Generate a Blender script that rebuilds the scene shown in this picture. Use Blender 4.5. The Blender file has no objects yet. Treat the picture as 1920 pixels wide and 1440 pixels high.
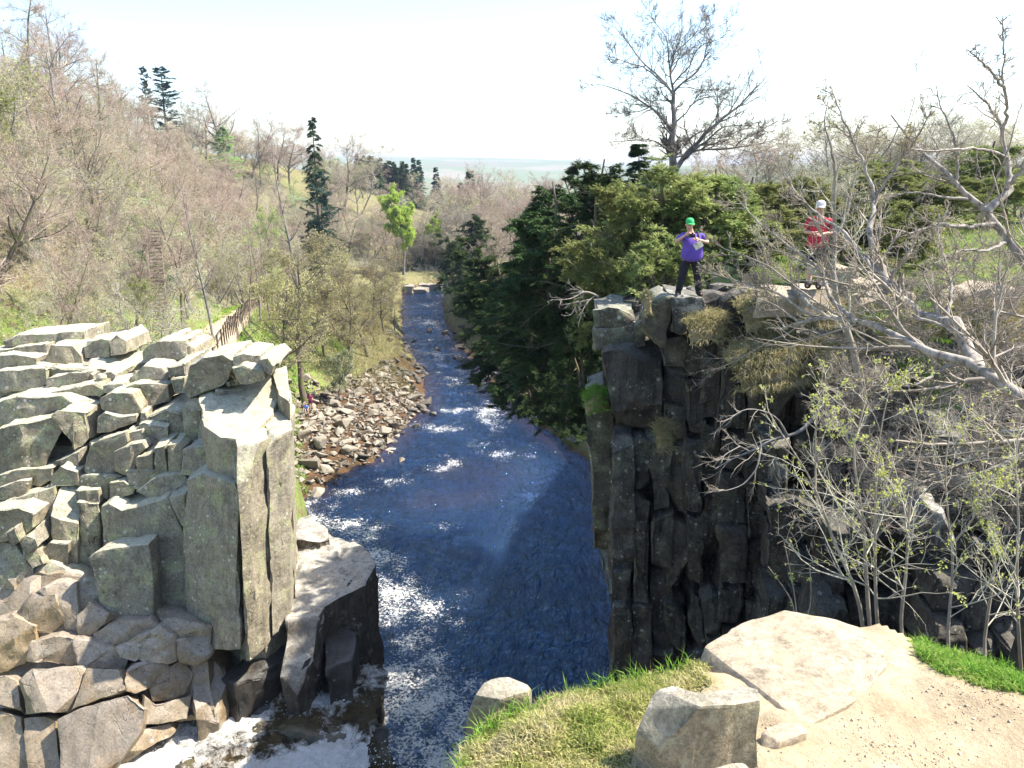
import bpy, bmesh, math, random
import numpy as np
from mathutils import Vector, Matrix, Quaternion, noise

# ------------------------------------------------------------------ camera, world, sun, exposure
SC = bpy.context.scene
COL = SC.collection
CAMZ = 26.0
FPX = 1507.0                      # focal length in pixels of the 1920 px wide photograph
PITCH = math.radians(15.4)
cam_d = bpy.data.cameras.new('camera')
cam = bpy.data.objects.new('camera', cam_d)
COL.objects.link(cam)
cam.location = (0, 0, CAMZ)
cam.rotation_euler = (math.radians(90) - PITCH, 0, 0)
cam_d.sensor_width = 36
cam_d.lens = FPX * 36 / 1920
cam_d.clip_start = 0.1
cam_d.clip_end = 20000
SC.camera = cam

SUN_AZ, SUN_EL = math.radians(80), math.radians(52)     # azimuth clockwise from +Y
world = bpy.data.worlds.new('World')
SC.world = world
world.use_nodes = True
wn = world.node_tree
bg = wn.nodes['Background']
sky = wn.nodes.new('ShaderNodeTexSky')
sky.sky_type = 'NISHITA'
sky.sun_disc = False
sky.sun_elevation = SUN_EL
sky.sun_rotation = SUN_AZ
sky.altitude = 300
sky.air_density = 1.0
sky.dust_density = 1.2
sky.ozone_density = 2.0
wn.links.new(sky.outputs[0], bg.inputs[0])
bg.inputs[1].default_value = 0.15
sun_d = bpy.data.lights.new('sun', 'SUN')
sun_d.energy = 5.0
sun_d.angle = math.radians(0.55)
sun_d.color = (1.0, 0.93, 0.82)
sun = bpy.data.objects.new('sun', sun_d)
COL.objects.link(sun)
SUNV = Vector((math.sin(SUN_AZ) * math.cos(SUN_EL), math.cos(SUN_AZ) * math.cos(SUN_EL), math.sin(SUN_EL)))
sun.rotation_euler = SUNV.to_track_quat('Z', 'Y').to_euler()
sun.location = (60, 20, 90)
SC.view_settings.view_transform = 'Standard'
SC.view_settings.look = 'None'
SC.view_settings.gamma = 1
SC.view_settings.use_curve_mapping = False
SC.view_settings.exposure = 1.28
SC.cycles.max_bounces = 6
SC.cycles.diffuse_bounces = 3
SC.cycles.glossy_bounces = 2
SC.cycles.transmission_bounces = 3
SC.cycles.transparent_max_bounces = 8
SC.cycles.volume_bounces = 0
SC.cycles.sample_clamp_indirect = 6

# ------------------------------------------------------------------ helpers
CP, SP = math.cos(PITCH), math.sin(PITCH)

def ray(px, py):
    v = (720 - py) / FPX
    return ((px - 960) / FPX, CP + v * SP, -SP + v * CP)

def P(px, py, Y):                 # the point at depth Y seen at a photo pixel
    d = ray(px, py)
    t = Y / d[1]
    return Vector((d[0] * t, Y, CAMZ + d[2] * t))

def G(px, py, z):                 # the point at height z seen at a photo pixel
    d = ray(px, py)
    t = (z - CAMZ) / d[2]
    return Vector((d[0] * t, d[1] * t, z))

def tag(o, label=None, cat=None, group=None, kind=None):
    if label: o['label'] = label
    if cat: o['category'] = cat
    if group: o['group'] = group
    if kind: o['kind'] = kind
    return o

def empty(name, loc=(0, 0, 0), rz=0.0):
    o = bpy.data.objects.new(name, None)
    COL.objects.link(o)
    o.location = loc
    o.rotation_euler = (0, 0, rz)
    o.empty_display_size = 0.2
    return o

def link(name, me, mat=None, parent=None, local=True):
    o = bpy.data.objects.new(name, me)
    COL.objects.link(o)
    if mat is not None and not me.materials:
        for m in (mat if isinstance(mat, (list, tuple)) else [mat]):
            me.materials.append(m)
    if parent is not None:
        o.parent = parent
        if not local:              # vertices were given in world space
            o.matrix_parent_inverse = Matrix.Translation(-Vector(parent.location)) if parent.rotation_euler[2] == 0 else \
                (Matrix.Translation(parent.location) @ Matrix.Rotation(parent.rotation_euler[2], 4, 'Z')).inverted()
    return o

def np_mesh(name, V, F, smooth=False, mats=None, midx=None):
    """mesh from an (n,3) vertex array and a list of (m,k) face index arrays"""
    me = bpy.data.meshes.new(name)
    if not isinstance(F, (list, tuple)): F = [F]
    F = [np.asarray(f, dtype=np.int32) for f in F if len(f)]
    V = np.asarray(V, dtype=np.float32)
    me.vertices.add(len(V))
    me.vertices.foreach_set('co', V.ravel())
    nl = sum(f.size for f in F); nf = sum(len(f) for f in F)
    me.loops.add(nl)
    me.loops.foreach_set('vertex_index', np.concatenate([f.ravel() for f in F]))
    me.polygons.add(nf)
    starts, s = [], 0
    for f in F:
        k = f.shape[1]
        starts.append(s + k * np.arange(len(f))); s += f.size
    me.polygons.foreach_set('loop_start', np.concatenate(starts).astype(np.int32))
    me.polygons.foreach_set('use_smooth', np.full(nf, smooth, dtype=bool))
    if midx is not None:
        me.polygons.foreach_set('material_index', np.asarray(midx, dtype=np.int32))
    if mats:
        for m in mats: me.materials.append(m)
    me.update(calc_edges=True)
    me.validate()
    return me

def nrm(a):
    return a / np.maximum(np.linalg.norm(a, axis=-1, keepdims=True), 1e-9)

class MB:
    """collects numpy pieces and builds one mesh"""
    def __init__(self): self.V, self.F, self.n = [], {}, 0
    def add(self, V, F):
        V = np.asarray(V, float).reshape(-1, 3)
        F = np.asarray(F, int)
        if len(F):
            self.F.setdefault(F.shape[1], []).append(F + self.n)
        self.V.append(V); self.n += len(V)
    def tubes(self, P, R, s=5, seed=0):
        P = np.asarray(P, float); R = np.asarray(R, float)
        M, n = P.shape[:2]
        T = np.empty_like(P)
        T[:, 1:-1] = P[:, 2:] - P[:, :-2]; T[:, 0] = P[:, 1] - P[:, 0]; T[:, -1] = P[:, -1] - P[:, -2]
        T = nrm(T)
        mean = nrm(P[:, -1] - P[:, 0] + 1e-6)
        ref = np.where(np.abs(mean[:, 2:3]) < 0.8, np.array([[0, 0, 1.0]]), np.array([[1.0, 0, 0]]))
        A = nrm(np.cross(T, ref[:, None, :])); B = np.cross(T, A)
        a = np.arange(s) * 2 * np.pi / s
        V = P[:, :, None, :] + R[:, :, None, None] * (np.cos(a)[None, None, :, None] * A[:, :, None, :] + np.sin(a)[None, None, :, None] * B[:, :, None, :])
        m = np.arange(M)[:, None, None] * n * s; i = np.arange(n - 1)[None, :, None] * s; j = np.arange(s)[None, None, :]; k = (j + 1) % s
        F = np.stack([m + i + j, m + i + k, m + i + s + k, m + i + s + j], -1).reshape(-1, 4)
        self.add(V, F)
    def ribbons(self, A, B, w, rng):
        """thin three-cornered twigs from A to B (a triangle fan of three faces, closed at the tip)"""
        A = np.asarray(A); B = np.asarray(B); M = len(A)
        T = nrm(B - A); r = nrm(np.cross(T, rng.normal(size=(M, 3)))); q = np.cross(T, r)
        w = np.broadcast_to(np.asarray(w), (M,))[:, None]
        V = np.stack([A + r * w, A - 0.5 * r * w + .87 * q * w, A - 0.5 * r * w - .87 * q * w, B], 1)
        i = np.arange(M)[:, None] * 4
        F = np.concatenate([i + np.array([[0, 1, 3]]), i + np.array([[1, 2, 3]]), i + np.array([[2, 0, 3]])])
        self.add(V, F)
    def shards(self, A, D, L, w, rng, up=None, fold=0.25):
        """leaf or needle spray: folded diamond from A along D"""
        M = len(A); D = nrm(D)
        ref = rng.normal(size=(M, 3)) if up is None else np.broadcast_to(np.asarray(up, float), (M, 3)) + rng.normal(size=(M, 3)) * 0.35
        S = nrm(np.cross(D, ref)); N = np.cross(S, D)
        L = np.broadcast_to(np.asarray(L), (M,))[:, None]; w = np.broadcast_to(np.asarray(w), (M,))[:, None]
        mid = A + D * L * 0.45
        V = np.stack([A, mid + S * w + N * w * fold, A + D * L, mid - S * w + N * w * fold], 1)
        i = np.arange(M)[:, None] * 4
        F = np.concatenate([i + np.array([[0, 1, 2]]), i + np.array([[0, 2, 3]])])
        self.add(V, F)
    def leaves(self, C, size, rng):
        M = len(C)
        self.shards(C, rng.normal(size=(M, 3)), size, np.asarray(size) * 0.42, rng)
    def box(self, c, d, R=None):
        s = np.array([[-1, -1, -1], [1, -1, -1], [1, 1, -1], [-1, 1, -1], [-1, -1, 1], [1, -1, 1], [1, 1, 1], [-1, 1, 1]]) * 0.5 * np.asarray(d)
        if R is not None: s = s @ np.array(R).T
        self.add(s + np.asarray(c), [[0, 3, 2, 1], [4, 5, 6, 7], [0, 1, 5, 4], [1, 2, 6, 5], [2, 3, 7, 6], [3, 0, 4, 7]])
    def bar(self, a, b, w, h):
        a = np.asarray(a, float); b = np.asarray(b, float)
        x = nrm(b - a); y = nrm(np.cross([0, 0, 1.0] if abs(x[2]) < .95 else [1.0, 0, 0], x)); z = np.cross(x, y)
        self.box((a + b) / 2, (np.linalg.norm(b - a), w, h), np.stack([x, y, z], 1))
    def mesh(self, name, smooth=False):
        return np_mesh(name, np.concatenate(self.V) if self.V else np.zeros((0, 3)), [np.concatenate(v) for v in self.F.values()], smooth)

def branch(rng, Pp, Rp, k, t0, t1, ang, lr, n, up=0.0, wander=0.15, rr=0.55, rmin=0.002, tip=0.25, L=None, bias=None):
    """k children on each parent polyline: (points, radii) of the children"""
    M, m = Pp.shape[:2]
    idx = np.repeat(np.arange(M), k); N = len(idx)
    t = rng.uniform(t0, t1, N) * (m - 1); i = np.minimum(t.astype(int), m - 2); f = (t - i)[:, None]
    a, b = Pp[idx, i], Pp[idx, i + 1]
    st = a + (b - a) * f
    r0 = Rp[idx, i] + (Rp[idx, i + 1] - Rp[idx, i]) * f[:, 0]
    T = nrm(b - a)
    perp = rng.normal(size=(N, 3))
    perp = nrm(perp - (perp * T).sum(1, keepdims=True) * T)
    an = np.radians(rng.normal(ang, ang * 0.25, N))[:, None]
    D = nrm(np.cos(an) * T + np.sin(an) * perp + (0 if bias is None else np.asarray(bias)))
    plen = np.linalg.norm(np.diff(Pp, axis=1), axis=2).sum(1)[idx]
    ll = (plen * lr if L is None else np.full(N, L)) * rng.uniform(0.55, 1.15, N) * (1.1 - 0.55 * t / (m - 1))
    out = np.empty((N, n, 3)); out[:, 0] = st
    for j in range(1, n):
        D = nrm(D + rng.normal(size=(N, 3)) * wander + np.array([0, 0, up]))
        out[:, j] = out[:, j - 1] + D * (ll / (n - 1))[:, None]
    r = np.maximum(r0 * rr, rmin)[:, None] * (1 - (1 - tip) * np.linspace(0, 1, n)[None, :])
    return out, r

def flat(a): return a.reshape(-1, a.shape[-1])

# ------------------------------------------------------------------ materials
class NT:
    def __init__(self, name):
        self.m = bpy.data.materials.new(name); self.m.use_nodes = True
        self.t = self.m.node_tree; self.t.nodes.clear()
        self.out = self.t.nodes.new('ShaderNodeOutputMaterial')
        self.geo = None
    def n(self, typ, **kw):
        nd = self.t.nodes.new(typ)
        for k, v in kw.items(): setattr(nd, k, v)
        return nd
    def l(self, a, b): self.t.links.new(a, b)
    def pos(self, scale=(1, 1, 1), obj=False):
        if obj:
            tc = self.n('ShaderNodeTexCoord'); src = tc.outputs['Object']
        else:
            if self.geo is None: self.geo = self.n('ShaderNodeNewGeometry')
            src = self.geo.outputs['Position']
        mp = self.n('ShaderNodeMapping'); mp.inputs['Scale'].default_value = scale
        self.l(src, mp.inputs['Vector'])
        return mp.outputs[0]
    def noise(self, vec, scale, detail=4, rough=0.55, dist=0.0):
        nd = self.n('ShaderNodeTexNoise')
        nd.inputs['Scale'].default_value = scale; nd.inputs['Detail'].default_value = detail
        nd.inputs['Roughness'].default_value = rough; nd.inputs['Distortion'].default_value = dist
        self.l(vec, nd.inputs['Vector'])
        return nd.outputs[0]
    def vor(self, vec, scale, feature='F1', out='Distance', rand=1.0):
        nd = self.n('ShaderNodeTexVoronoi', feature=feature)
        nd.inputs['Scale'].default_value = scale; nd.inputs['Randomness'].default_value = rand
        self.l(vec, nd.inputs['Vector'])
        return nd.outputs[out]
    def ramp(self, fac, stops, interp='LINEAR'):
        nd = self.n('ShaderNodeValToRGB'); cr = nd.color_ramp; cr.interpolation = interp
        while len(cr.elements) < len(stops): cr.elements.new(0.5)
        for e, (p, c) in zip(cr.elements, stops):
            e.position = p; e.color = (*c, 1) if isinstance(c, (tuple, list)) else (c, c, c, 1)
        self.l(fac, nd.inputs[0])
        return nd.outputs[0]
    def mix(self, fac, a, b, mode='MIX'):
        nd = self.n('ShaderNodeMix', data_type='RGBA', blend_type=mode)
        for v, i in ((fac, 0), (a, 6), (b, 7)):
            if hasattr(v, 'node'): self.l(v, nd.inputs[i])
            elif i == 0: nd.inputs[0].default_value = v
            else: nd.inputs[i].default_value = (*v, 1)
        return nd.outputs[2]
    def math(self, op, a, b=0.5, c=None):
        nd = self.n('ShaderNodeMath', operation=op)
        for i, v in enumerate((a, b) if c is None else (a, b, c)):
            if hasattr(v, 'node'): self.l(v, nd.inputs[i])
            else: nd.inputs[i].default_value = v
        return nd.outputs[0]
    def nz(self):
        if self.geo is None: self.geo = self.n('ShaderNodeNewGeometry')
        s = self.n('ShaderNodeSeparateXYZ'); self.l(self.geo.outputs['Normal'], s.inputs[0])
        return s.outputs['Z']
    def rnd(self): return self.n('ShaderNodeObjectInfo').outputs['Random']
    def bump(self, h, strength, dist, prev=None):
        nd = self.n('ShaderNodeBump'); nd.inputs['Strength'].default_value = strength; nd.inputs['Distance'].default_value = dist
        self.l(h, nd.inputs['Height'])
        if prev is not None: self.l(prev, nd.inputs['Normal'])
        return nd.outputs[0]
    def pbsdf(self, col, rough=0.9, normal=None, spec=0.3, **kw):
        b = self.n('ShaderNodeBsdfPrincipled')
        for v, k in ((col, 'Base Color'), (rough, 'Roughness'), (spec, 'Specular IOR Level')):
            if hasattr(v, 'node'): self.l(v, b.inputs[k])
            else: b.inputs[k].default_value = (*v, 1) if isinstance(v, (tuple, list)) else v
        for k, v in kw.items():
            b.inputs[k.replace('_', ' ')].default_value = v
        if normal is not None: self.l(normal, b.inputs['Normal'])
        return b.outputs[0]
    def done(self, sh):
        self.l(sh, self.out.inputs['Surface']); return self.m

def mat_plain(name, col, rough=0.8, var=0.15, scale=8, spec=0.3, bump=0.0):
    t = NT(name); v = t.pos(obj=True)
    f = t.noise(v, scale, 4)
    d = tuple(max(0, c * (1 - var * 2)) for c in col); u = tuple(min(1, c * (1 + var)) for c in col)
    c = t.ramp(f, [(0.3, d), (0.7, u)])
    n = t.bump(f, bump, 0.02) if bump else None
    return t.done(t.pbsdf(c, rough, n, spec))

def mat_leaf(name, c1, c2, trans=0.35, hue=0.0, big=1.2):
    """thin foliage: diffuse and translucent; the colour varies from clump to clump and from tree to tree"""
    t = NT(name); v = t.pos()
    f = t.noise(v, big, 3)
    c = t.ramp(f, [(0.32, c1), (0.68, c2)])
    if hue:
        hs = t.n('ShaderNodeHueSaturation')
        h = t.math('MULTIPLY_ADD', t.rnd(), hue, 0.5 - hue / 2); t.l(h, hs.inputs['Hue'])
        vv = t.math('MULTIPLY_ADD', t.rnd(), 0.6, 0.7); t.l(vv, hs.inputs['Value'])
        t.l(c, hs.inputs['Color']); c = hs.outputs[0]
    d = t.n('ShaderNodeBsdfDiffuse'); t.l(c, d.inputs[0])
    tr = t.n('ShaderNodeBsdfTranslucent'); t.l(c, tr.inputs[0])
    mx = t.n('ShaderNodeMixShader'); mx.inputs[0].default_value = trans
    t.l(d.outputs[0], mx.inputs[1]); t.l(tr.outputs[0], mx.inputs[2])
    return t.done(mx.outputs[0])

def mat_bark(name, c1, c2, moss=None, scale=6, var=0.0):
    t = NT(name); v = t.pos((1, 1, 0.35))
    f = t.noise(v, scale, 5, 0.65)
    c = t.ramp(f, [(0.3, c1), (0.65, c2)])
    if moss:
        g = t.ramp(t.noise(t.pos(), 1.5, 3), [(0.5, 0.0), (0.62, 1.0)]); c = t.mix(g, c, moss)
    if var:
        hs = t.n('ShaderNodeHueSaturation'); t.l(c, hs.inputs['Color'])
        t.l(t.math('MULTIPLY_ADD', t.rnd(), var, 1 - var / 2), hs.inputs['Value'])
        t.l(t.math('MULTIPLY_ADD', t.rnd(), 0.04, 0.48), hs.inputs['Hue']); c = hs.outputs[0]
    return t.done(t.pbsdf(c, 0.85, t.bump(f, 0.4, 0.02), 0.25))

def mat_rock(name, base, dark, lichen, spots, topc, spot_amt=0.5, lich_amt=0.5, top_amt=0.6, rough=0.85, streak=0.4, bump=0.6, spec=0.3, moss=None, rust=None, crack=0.0, crack_w=.008, gloss_noise=False, fine=0.0):
    t = NT(name); v = t.pos()
    n1 = t.noise(v, 0.55, 5, 0.6); n2 = t.noise(v, 3.0, 8, 0.65); n3 = t.noise(v, 16.0, 5, 0.7)
    c = t.ramp(n2, [(0.25, dark), (0.62, base)])
    c = t.mix(t.ramp(n1, [(0.42, 0.0), (0.62, 0.75)]), c, tuple(b * 0.72 for b in base))
    hs = t.n('ShaderNodeHueSaturation'); t.l(c, hs.inputs['Color'])          # no two blocks weather alike
    t.l(t.math('MULTIPLY_ADD', t.rnd(), .42, .80), hs.inputs['Value']); t.l(t.math('MULTIPLY_ADD', t.math('FRACT', t.math('MULTIPLY', t.rnd(), 7.3)), .35, .92) if not fine else t.math('ADD', 1.1, 0.0), hs.inputs['Saturation']); c = hs.outputs[0]
    if streak:                     # run-off stains down the faces
        s = t.noise(t.pos((2.2, 2.2, 0.16)), 1.6, 6, 0.7)
        c = t.mix(t.math('MULTIPLY', t.ramp(s, [(0.47, 0.0), (0.66, 1.0)]), streak), c, dark)
    if rust:
        s = t.ramp(t.noise(t.pos((1.4, 1.4, 0.5)), 1.1, 5, 0.65), [(0.56, 0.0), (0.68, 0.7)])
        c = t.mix(s, c, rust)
    if lich_amt:                   # crusts of lichen in patches
        L = t.ramp(t.noise(v, 1.6, 8, 0.72, 0.4), [(0.62 - 0.22 * lich_amt, 0.0), (0.70 - 0.18 * lich_amt, 0.9)])
        c = t.mix(L, c, lichen)
    if top_amt:                    # paler upper faces, broken up: lichen crust, and sunlit tops put into the colour
        up = t.ramp(t.nz(), [(0.35, 0.0), (0.8, 1.0)])
        up = t.math('MULTIPLY', up, t.ramp(t.noise(v, 2.3, 7, 0.7), [(0.30, 0.25), (0.55, 1.0)]))
        c = t.mix(t.math('MULTIPLY', up, top_amt), c, topc)
    if moss:
        g = t.math('MULTIPLY', t.ramp(t.noise(v, 0.9, 6, 0.7), [(0.52, 0.0), (0.6, 1.0)]), t.ramp(t.nz(), [(0.1, 0.25), (0.6, 1.0)]))
        c = t.mix(g, c, moss)
    if spot_amt:                   # round pale lichen spots, two sizes
        for sc, th in ((5.5, 0.30), (13.0, 0.27)):
            d = t.vor(v, sc); rn = t.vor(v, sc, out='Color')
            sep = t.n('ShaderNodeSeparateColor'); t.l(rn, sep.inputs[0])
            pick = t.math('GREATER_THAN', sep.outputs[0], 1 - 0.55 * spot_amt)
            patchy = t.ramp(t.noise(v, 0.8, 3), [(0.42, 0.0), (0.55, 1.0)])
            e = t.math('ADD', d, t.math('MULTIPLY_ADD', n3, 0.3, -0.15))
            rad = t.math('MULTIPLY_ADD', sep.outputs[1], th * 0.7, th * 0.25)
            m = t.math('MULTIPLY', t.math('MULTIPLY', t.math('LESS_THAN', e, rad), pick), patchy)
            c = t.mix(t.math('MULTIPLY', m, 0.85), c, spots)
    c = t.mix(0.75, c, t.ramp(n3, [(0.3, 0.45), (0.62, 1.0)]), 'MULTIPLY')
    pit = t.ramp(t.noise(v, 7.5, 6, .75), [(.34, .35), (.46, 1.0)]); c = t.mix(.7, c, pit, 'MULTIPLY')
    h = t.math('ADD', t.math('MULTIPLY', n2, 1.0), t.math('MULTIPLY', n3, 0.25))
    if fine:                       # grain and small crusts on stone seen from close by
        f1 = t.noise(v, 48, 8, .75); f2 = t.noise(v, 9, 8, .75, .5)
        c = t.mix(fine, c, t.ramp(f1, [(.30, .42), (.60, 1.0)]), 'MULTIPLY')
        c = t.mix(t.math('MULTIPLY', t.ramp(f2, [(.53, 0.0), (.60, 1.0)]), .55 * fine), c, lichen)
        c = t.mix(t.math('MULTIPLY', t.ramp(t.noise(v, 5, 8, .8), [(.56, 0.0), (.66, 1.0)]), .7 * fine), c, dark)
        h = t.math('ADD', h, t.math('ADD', t.math('MULTIPLY', f1, .12), t.math('MULTIPLY', f2, .3)))
    nb = t.bump(h, bump, 0.12)
    if crack:
        vv = t.n('ShaderNodeVectorMath', operation='ADD'); t.l(v, vv.inputs[0])
        nn = t.n('ShaderNodeTexNoise'); nn.inputs['Scale'].default_value = 1.2; nn.inputs['Detail'].default_value = 5; t.l(v, nn.inputs['Vector'])
        sc_ = t.n('ShaderNodeVectorMath', operation='SCALE'); sc_.inputs['Scale'].default_value = 1.1; t.l(nn.outputs['Color'], sc_.inputs[0]); t.l(sc_.outputs[0], vv.inputs[1])
        d = t.vor(vv.outputs[0], crack, 'DISTANCE_TO_EDGE')
        k = t.math('MAXIMUM', t.ramp(d, [(0.0, 0.0), (crack_w, 1.0)]), t.ramp(t.noise(v, 1.1, 4), [(.46, 0.0), (.60, 1.0)]))
        c = t.mix(t.math('MULTIPLY_ADD', k, .55, .45), tuple(x * 0.4 for x in dark), c)
        nb = t.bump(k, 0.45, 0.03, nb)
    r = rough
    if gloss_noise:
        r = t.ramp(n1, [(0.40, rough * 0.55), (0.6, rough)])
    return t.done(t.pbsdf(c, r, nb, spec))

M = {}
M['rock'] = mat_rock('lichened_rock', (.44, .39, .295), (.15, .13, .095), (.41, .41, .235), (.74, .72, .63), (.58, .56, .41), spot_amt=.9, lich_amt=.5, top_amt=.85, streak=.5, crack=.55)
M['rock_plain'] = mat_rock('bare_rock', (.40, .325, .225), (.20, .155, .10), (.34, .31, .22), (.5, .48, .42), (.46, .40, .34), spot_amt=.15, lich_amt=.15, top_amt=.55, streak=.3, rough=.55, bump=.35, spec=.5, rust=(.34, .22, .10), gloss_noise=True, crack=.6)
M['rock_dark'] = mat_rock('shade_darkened_cliff_rock', (.15, .132, .11), (.018, .015, .012), (.17, .17, .12), (.42, .41, .37), (.20, .19, .155), spot_amt=.9, lich_amt=.35, top_amt=.5, streak=.85, rust=(.085, .05, .035), bump=.9, crack=.8)  # the cliff's shade is partly put into this darker rock colour
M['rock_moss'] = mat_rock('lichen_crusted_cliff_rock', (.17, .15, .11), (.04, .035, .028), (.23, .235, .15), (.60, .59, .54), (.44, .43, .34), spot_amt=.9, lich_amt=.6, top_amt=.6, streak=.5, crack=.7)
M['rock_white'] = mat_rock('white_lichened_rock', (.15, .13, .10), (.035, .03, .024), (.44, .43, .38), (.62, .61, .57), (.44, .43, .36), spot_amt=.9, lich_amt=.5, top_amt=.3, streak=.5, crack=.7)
M['rock_wet'] = mat_rock('wet_black_rock', (.075, .065, .055), (.02, .018, .016), (.12, .11, .08), (.3, .3, .27), (.10, .095, .085), spot_amt=.1, lich_amt=.2, top_amt=.6, streak=.6, rough=.4, spec=.5, rust=(.12, .075, .03))
M['ledge'] = mat_rock('ledge_rock', (.18, .155, .125), (.035, .03, .027), (.3, .29, .22), (.5, .5, .45), (.50, .47, .41), spot_amt=.15, lich_amt=.25, top_amt=.95, streak=.7, crack=1.4)  # sunlit top and shaded sides put into the colour by slope
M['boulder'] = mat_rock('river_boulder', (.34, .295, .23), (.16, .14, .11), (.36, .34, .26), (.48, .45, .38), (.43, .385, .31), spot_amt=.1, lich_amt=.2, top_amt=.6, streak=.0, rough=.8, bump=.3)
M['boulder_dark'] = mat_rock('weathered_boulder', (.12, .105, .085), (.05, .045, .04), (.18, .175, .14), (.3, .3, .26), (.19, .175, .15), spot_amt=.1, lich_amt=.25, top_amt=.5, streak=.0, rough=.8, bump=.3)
M['sandstone'] = mat_rock('worn_sandstone', (.50, .41, .29), (.38, .30, .20), (.54, .46, .35), (.60, .55, .46), (.49, .41, .30), spot_amt=.0, lich_amt=.35, top_amt=.7, streak=.0, bump=.3, crack=.8, crack_w=.006, fine=.6)
M['sandstone_grey'] = mat_rock('grey_sandstone', (.40, .34, .235), (.22, .18, .12), (.38, .36, .24), (.7, .7, .66), (.52, .47, .38), spot_amt=.1, lich_amt=.5, top_amt=.9, streak=.15, bump=.5, fine=1.0)
M['bark_grey'] = mat_bark('grey_bark', (.10, .092, .085), (.30, .28, .26), var=.3)
M['bark_silver'] = mat_bark('silvery_bark', (.10, .083, .068), (.42, .38, .33), scale=18)
M['bark_brown'] = mat_bark('brown_bark', (.07, .055, .04), (.22, .18, .14), moss=(.12, .14, .05), var=.3)
M['bark_tan'] = mat_bark('tan_bark', (.20, .165, .12), (.36, .31, .24), scale=9)
M['twig_pink'] = mat_bark('pinkish_twigs', (.34, .265, .20), (.52, .42, .33), scale=.25, var=.35)
M['twig_grey'] = mat_bark('grey_twigs', (.32, .29, .225), (.50, .46, .37), scale=.25, var=.35)
M['twig_birch'] = mat_bark('birch_twigs', (.18, .145, .11), (.38, .33, .27), scale=3)
M['twig_dark'] = mat_bark('dark_twigs', (.13, .105, .085), (.26, .22, .18), scale=.3, var=.3)
M['leaf_fresh'] = mat_leaf('fresh_spring_leaves', (.28, .34, .10), (.42, .47, .17), .45, .03, .3)
M['leaf_lime'] = mat_leaf('lime_beech_leaves', (.36, .49, .08), (.52, .62, .16), .5, .0, .5)
M['leaf_olive'] = mat_leaf('budding_leaves', (.32, .29, .13), (.48, .44, .22), .45, .04, .3)
M['leaf_sage'] = mat_leaf('pale_grey_green_leaves', (.36, .40, .22), (.48, .52, .33), .45, .03, .3)
M['yew'] = mat_leaf('dark_yew_sprays', (.032, .056, .024), (.085, .125, .045), .2, .03, .9)
M['juniper'] = mat_leaf('olive_juniper_sprays', (.12, .16, .05), (.36, .38, .14), .25, .03, .8)
M['spruce'] = mat_leaf('spruce_needles', (.035, .06, .03), (.10, .15, .065), .15, .02, .6)
M['pine'] = mat_leaf('blue_green_pine_needles', (.04, .07, .055), (.09, .14, .10), .15, .02, .6)
M['larch'] = mat_leaf('bright_larch_needles', (.22, .42, .10), (.34, .55, .16), .45, .0, .6)
M['bud'] = mat_leaf('yellow_green_buds', (.42, .46, .10), (.60, .62, .20), .4, .0, 6)
M['wood'] = mat_plain('weathered_wood', (.22, .18, .13), .85, .25, 5, bump=.3)
M['wood_dark'] = mat_plain('dark_weathered_wood', (.13, .10, .075), .85, .25, 5, bump=.3)

def mat_grass_ground():
    t = NT('grassy_slope'); v = t.pos()
    n1 = t.noise(v, 0.16, 6, 0.65); n2 = t.noise(v, 1.3, 7, 0.7); n3 = t.noise(v, 7.0, 6, 0.7)
    green = t.ramp(n3, [(0.25, (.10, .16, .03)), (0.5, (.19, .29, .06)), (0.75, (.34, .42, .12))])
    brown = t.ramp(n3, [(0.3, (.10, .075, .045)), (0.7, (.30, .23, .145))])
    c = t.mix(t.ramp(n2, [(0.43, 0.0), (0.62, 1.0)]), green, brown)
    at = t.n('ShaderNodeAttribute', attribute_name='litter')
    c = t.mix(t.math('MULTIPLY', at.outputs['Fac'], t.ramp(n1, [(0.3, 0.75), (0.7, 1.0)])), c, brown)
    a2 = t.n('ShaderNodeAttribute', attribute_name='bed')
    bed = t.ramp(n2, [(0.3, (.045, .03, .018)), (0.7, (.17, .10, .05))])
    c = t.mix(a2.outputs['Fac'], c, bed)
    a3 = t.n('ShaderNodeAttribute', attribute_name='moor')
    f = t.noise(v, 0.0022, 5, 0.6)
    moor = t.ramp(f, [(0.38, (.20, .17, .09)), (0.52, (.15, .19, .07)), (0.62, (.26, .22, .14))])
    c = t.mix(a3.outputs['Fac'], c, moor)
    h = t.math('ADD', n2, t.math('MULTIPLY', n3, 0.6))
    return t.done(t.pbsdf(c, 0.95, t.bump(h, 0.8, 0.35), 0.1))
M['ground'] = mat_grass_ground()

def mat_turf(name, lo, mid, hi):
    t = NT(name); v = t.pos()
    n3 = t.noise(v, 9.0, 6, 0.7); n1 = t.noise(v, 1.5, 5, .6)
    c = t.ramp(n3, [(0.28, lo), (0.5, mid), (0.75, hi)])
    c = t.mix(t.ramp(n1, [(0.45, 0.0), (0.65, .8)]), c, (.33, .26, .15))
    return t.done(t.pbsdf(c, 0.95, t.bump(n3, 0.8, 0.05), 0.1))
M['turf'] = mat_turf('turf', (.09, .075, .03), (.20, .165, .075), (.33, .27, .13))

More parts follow.
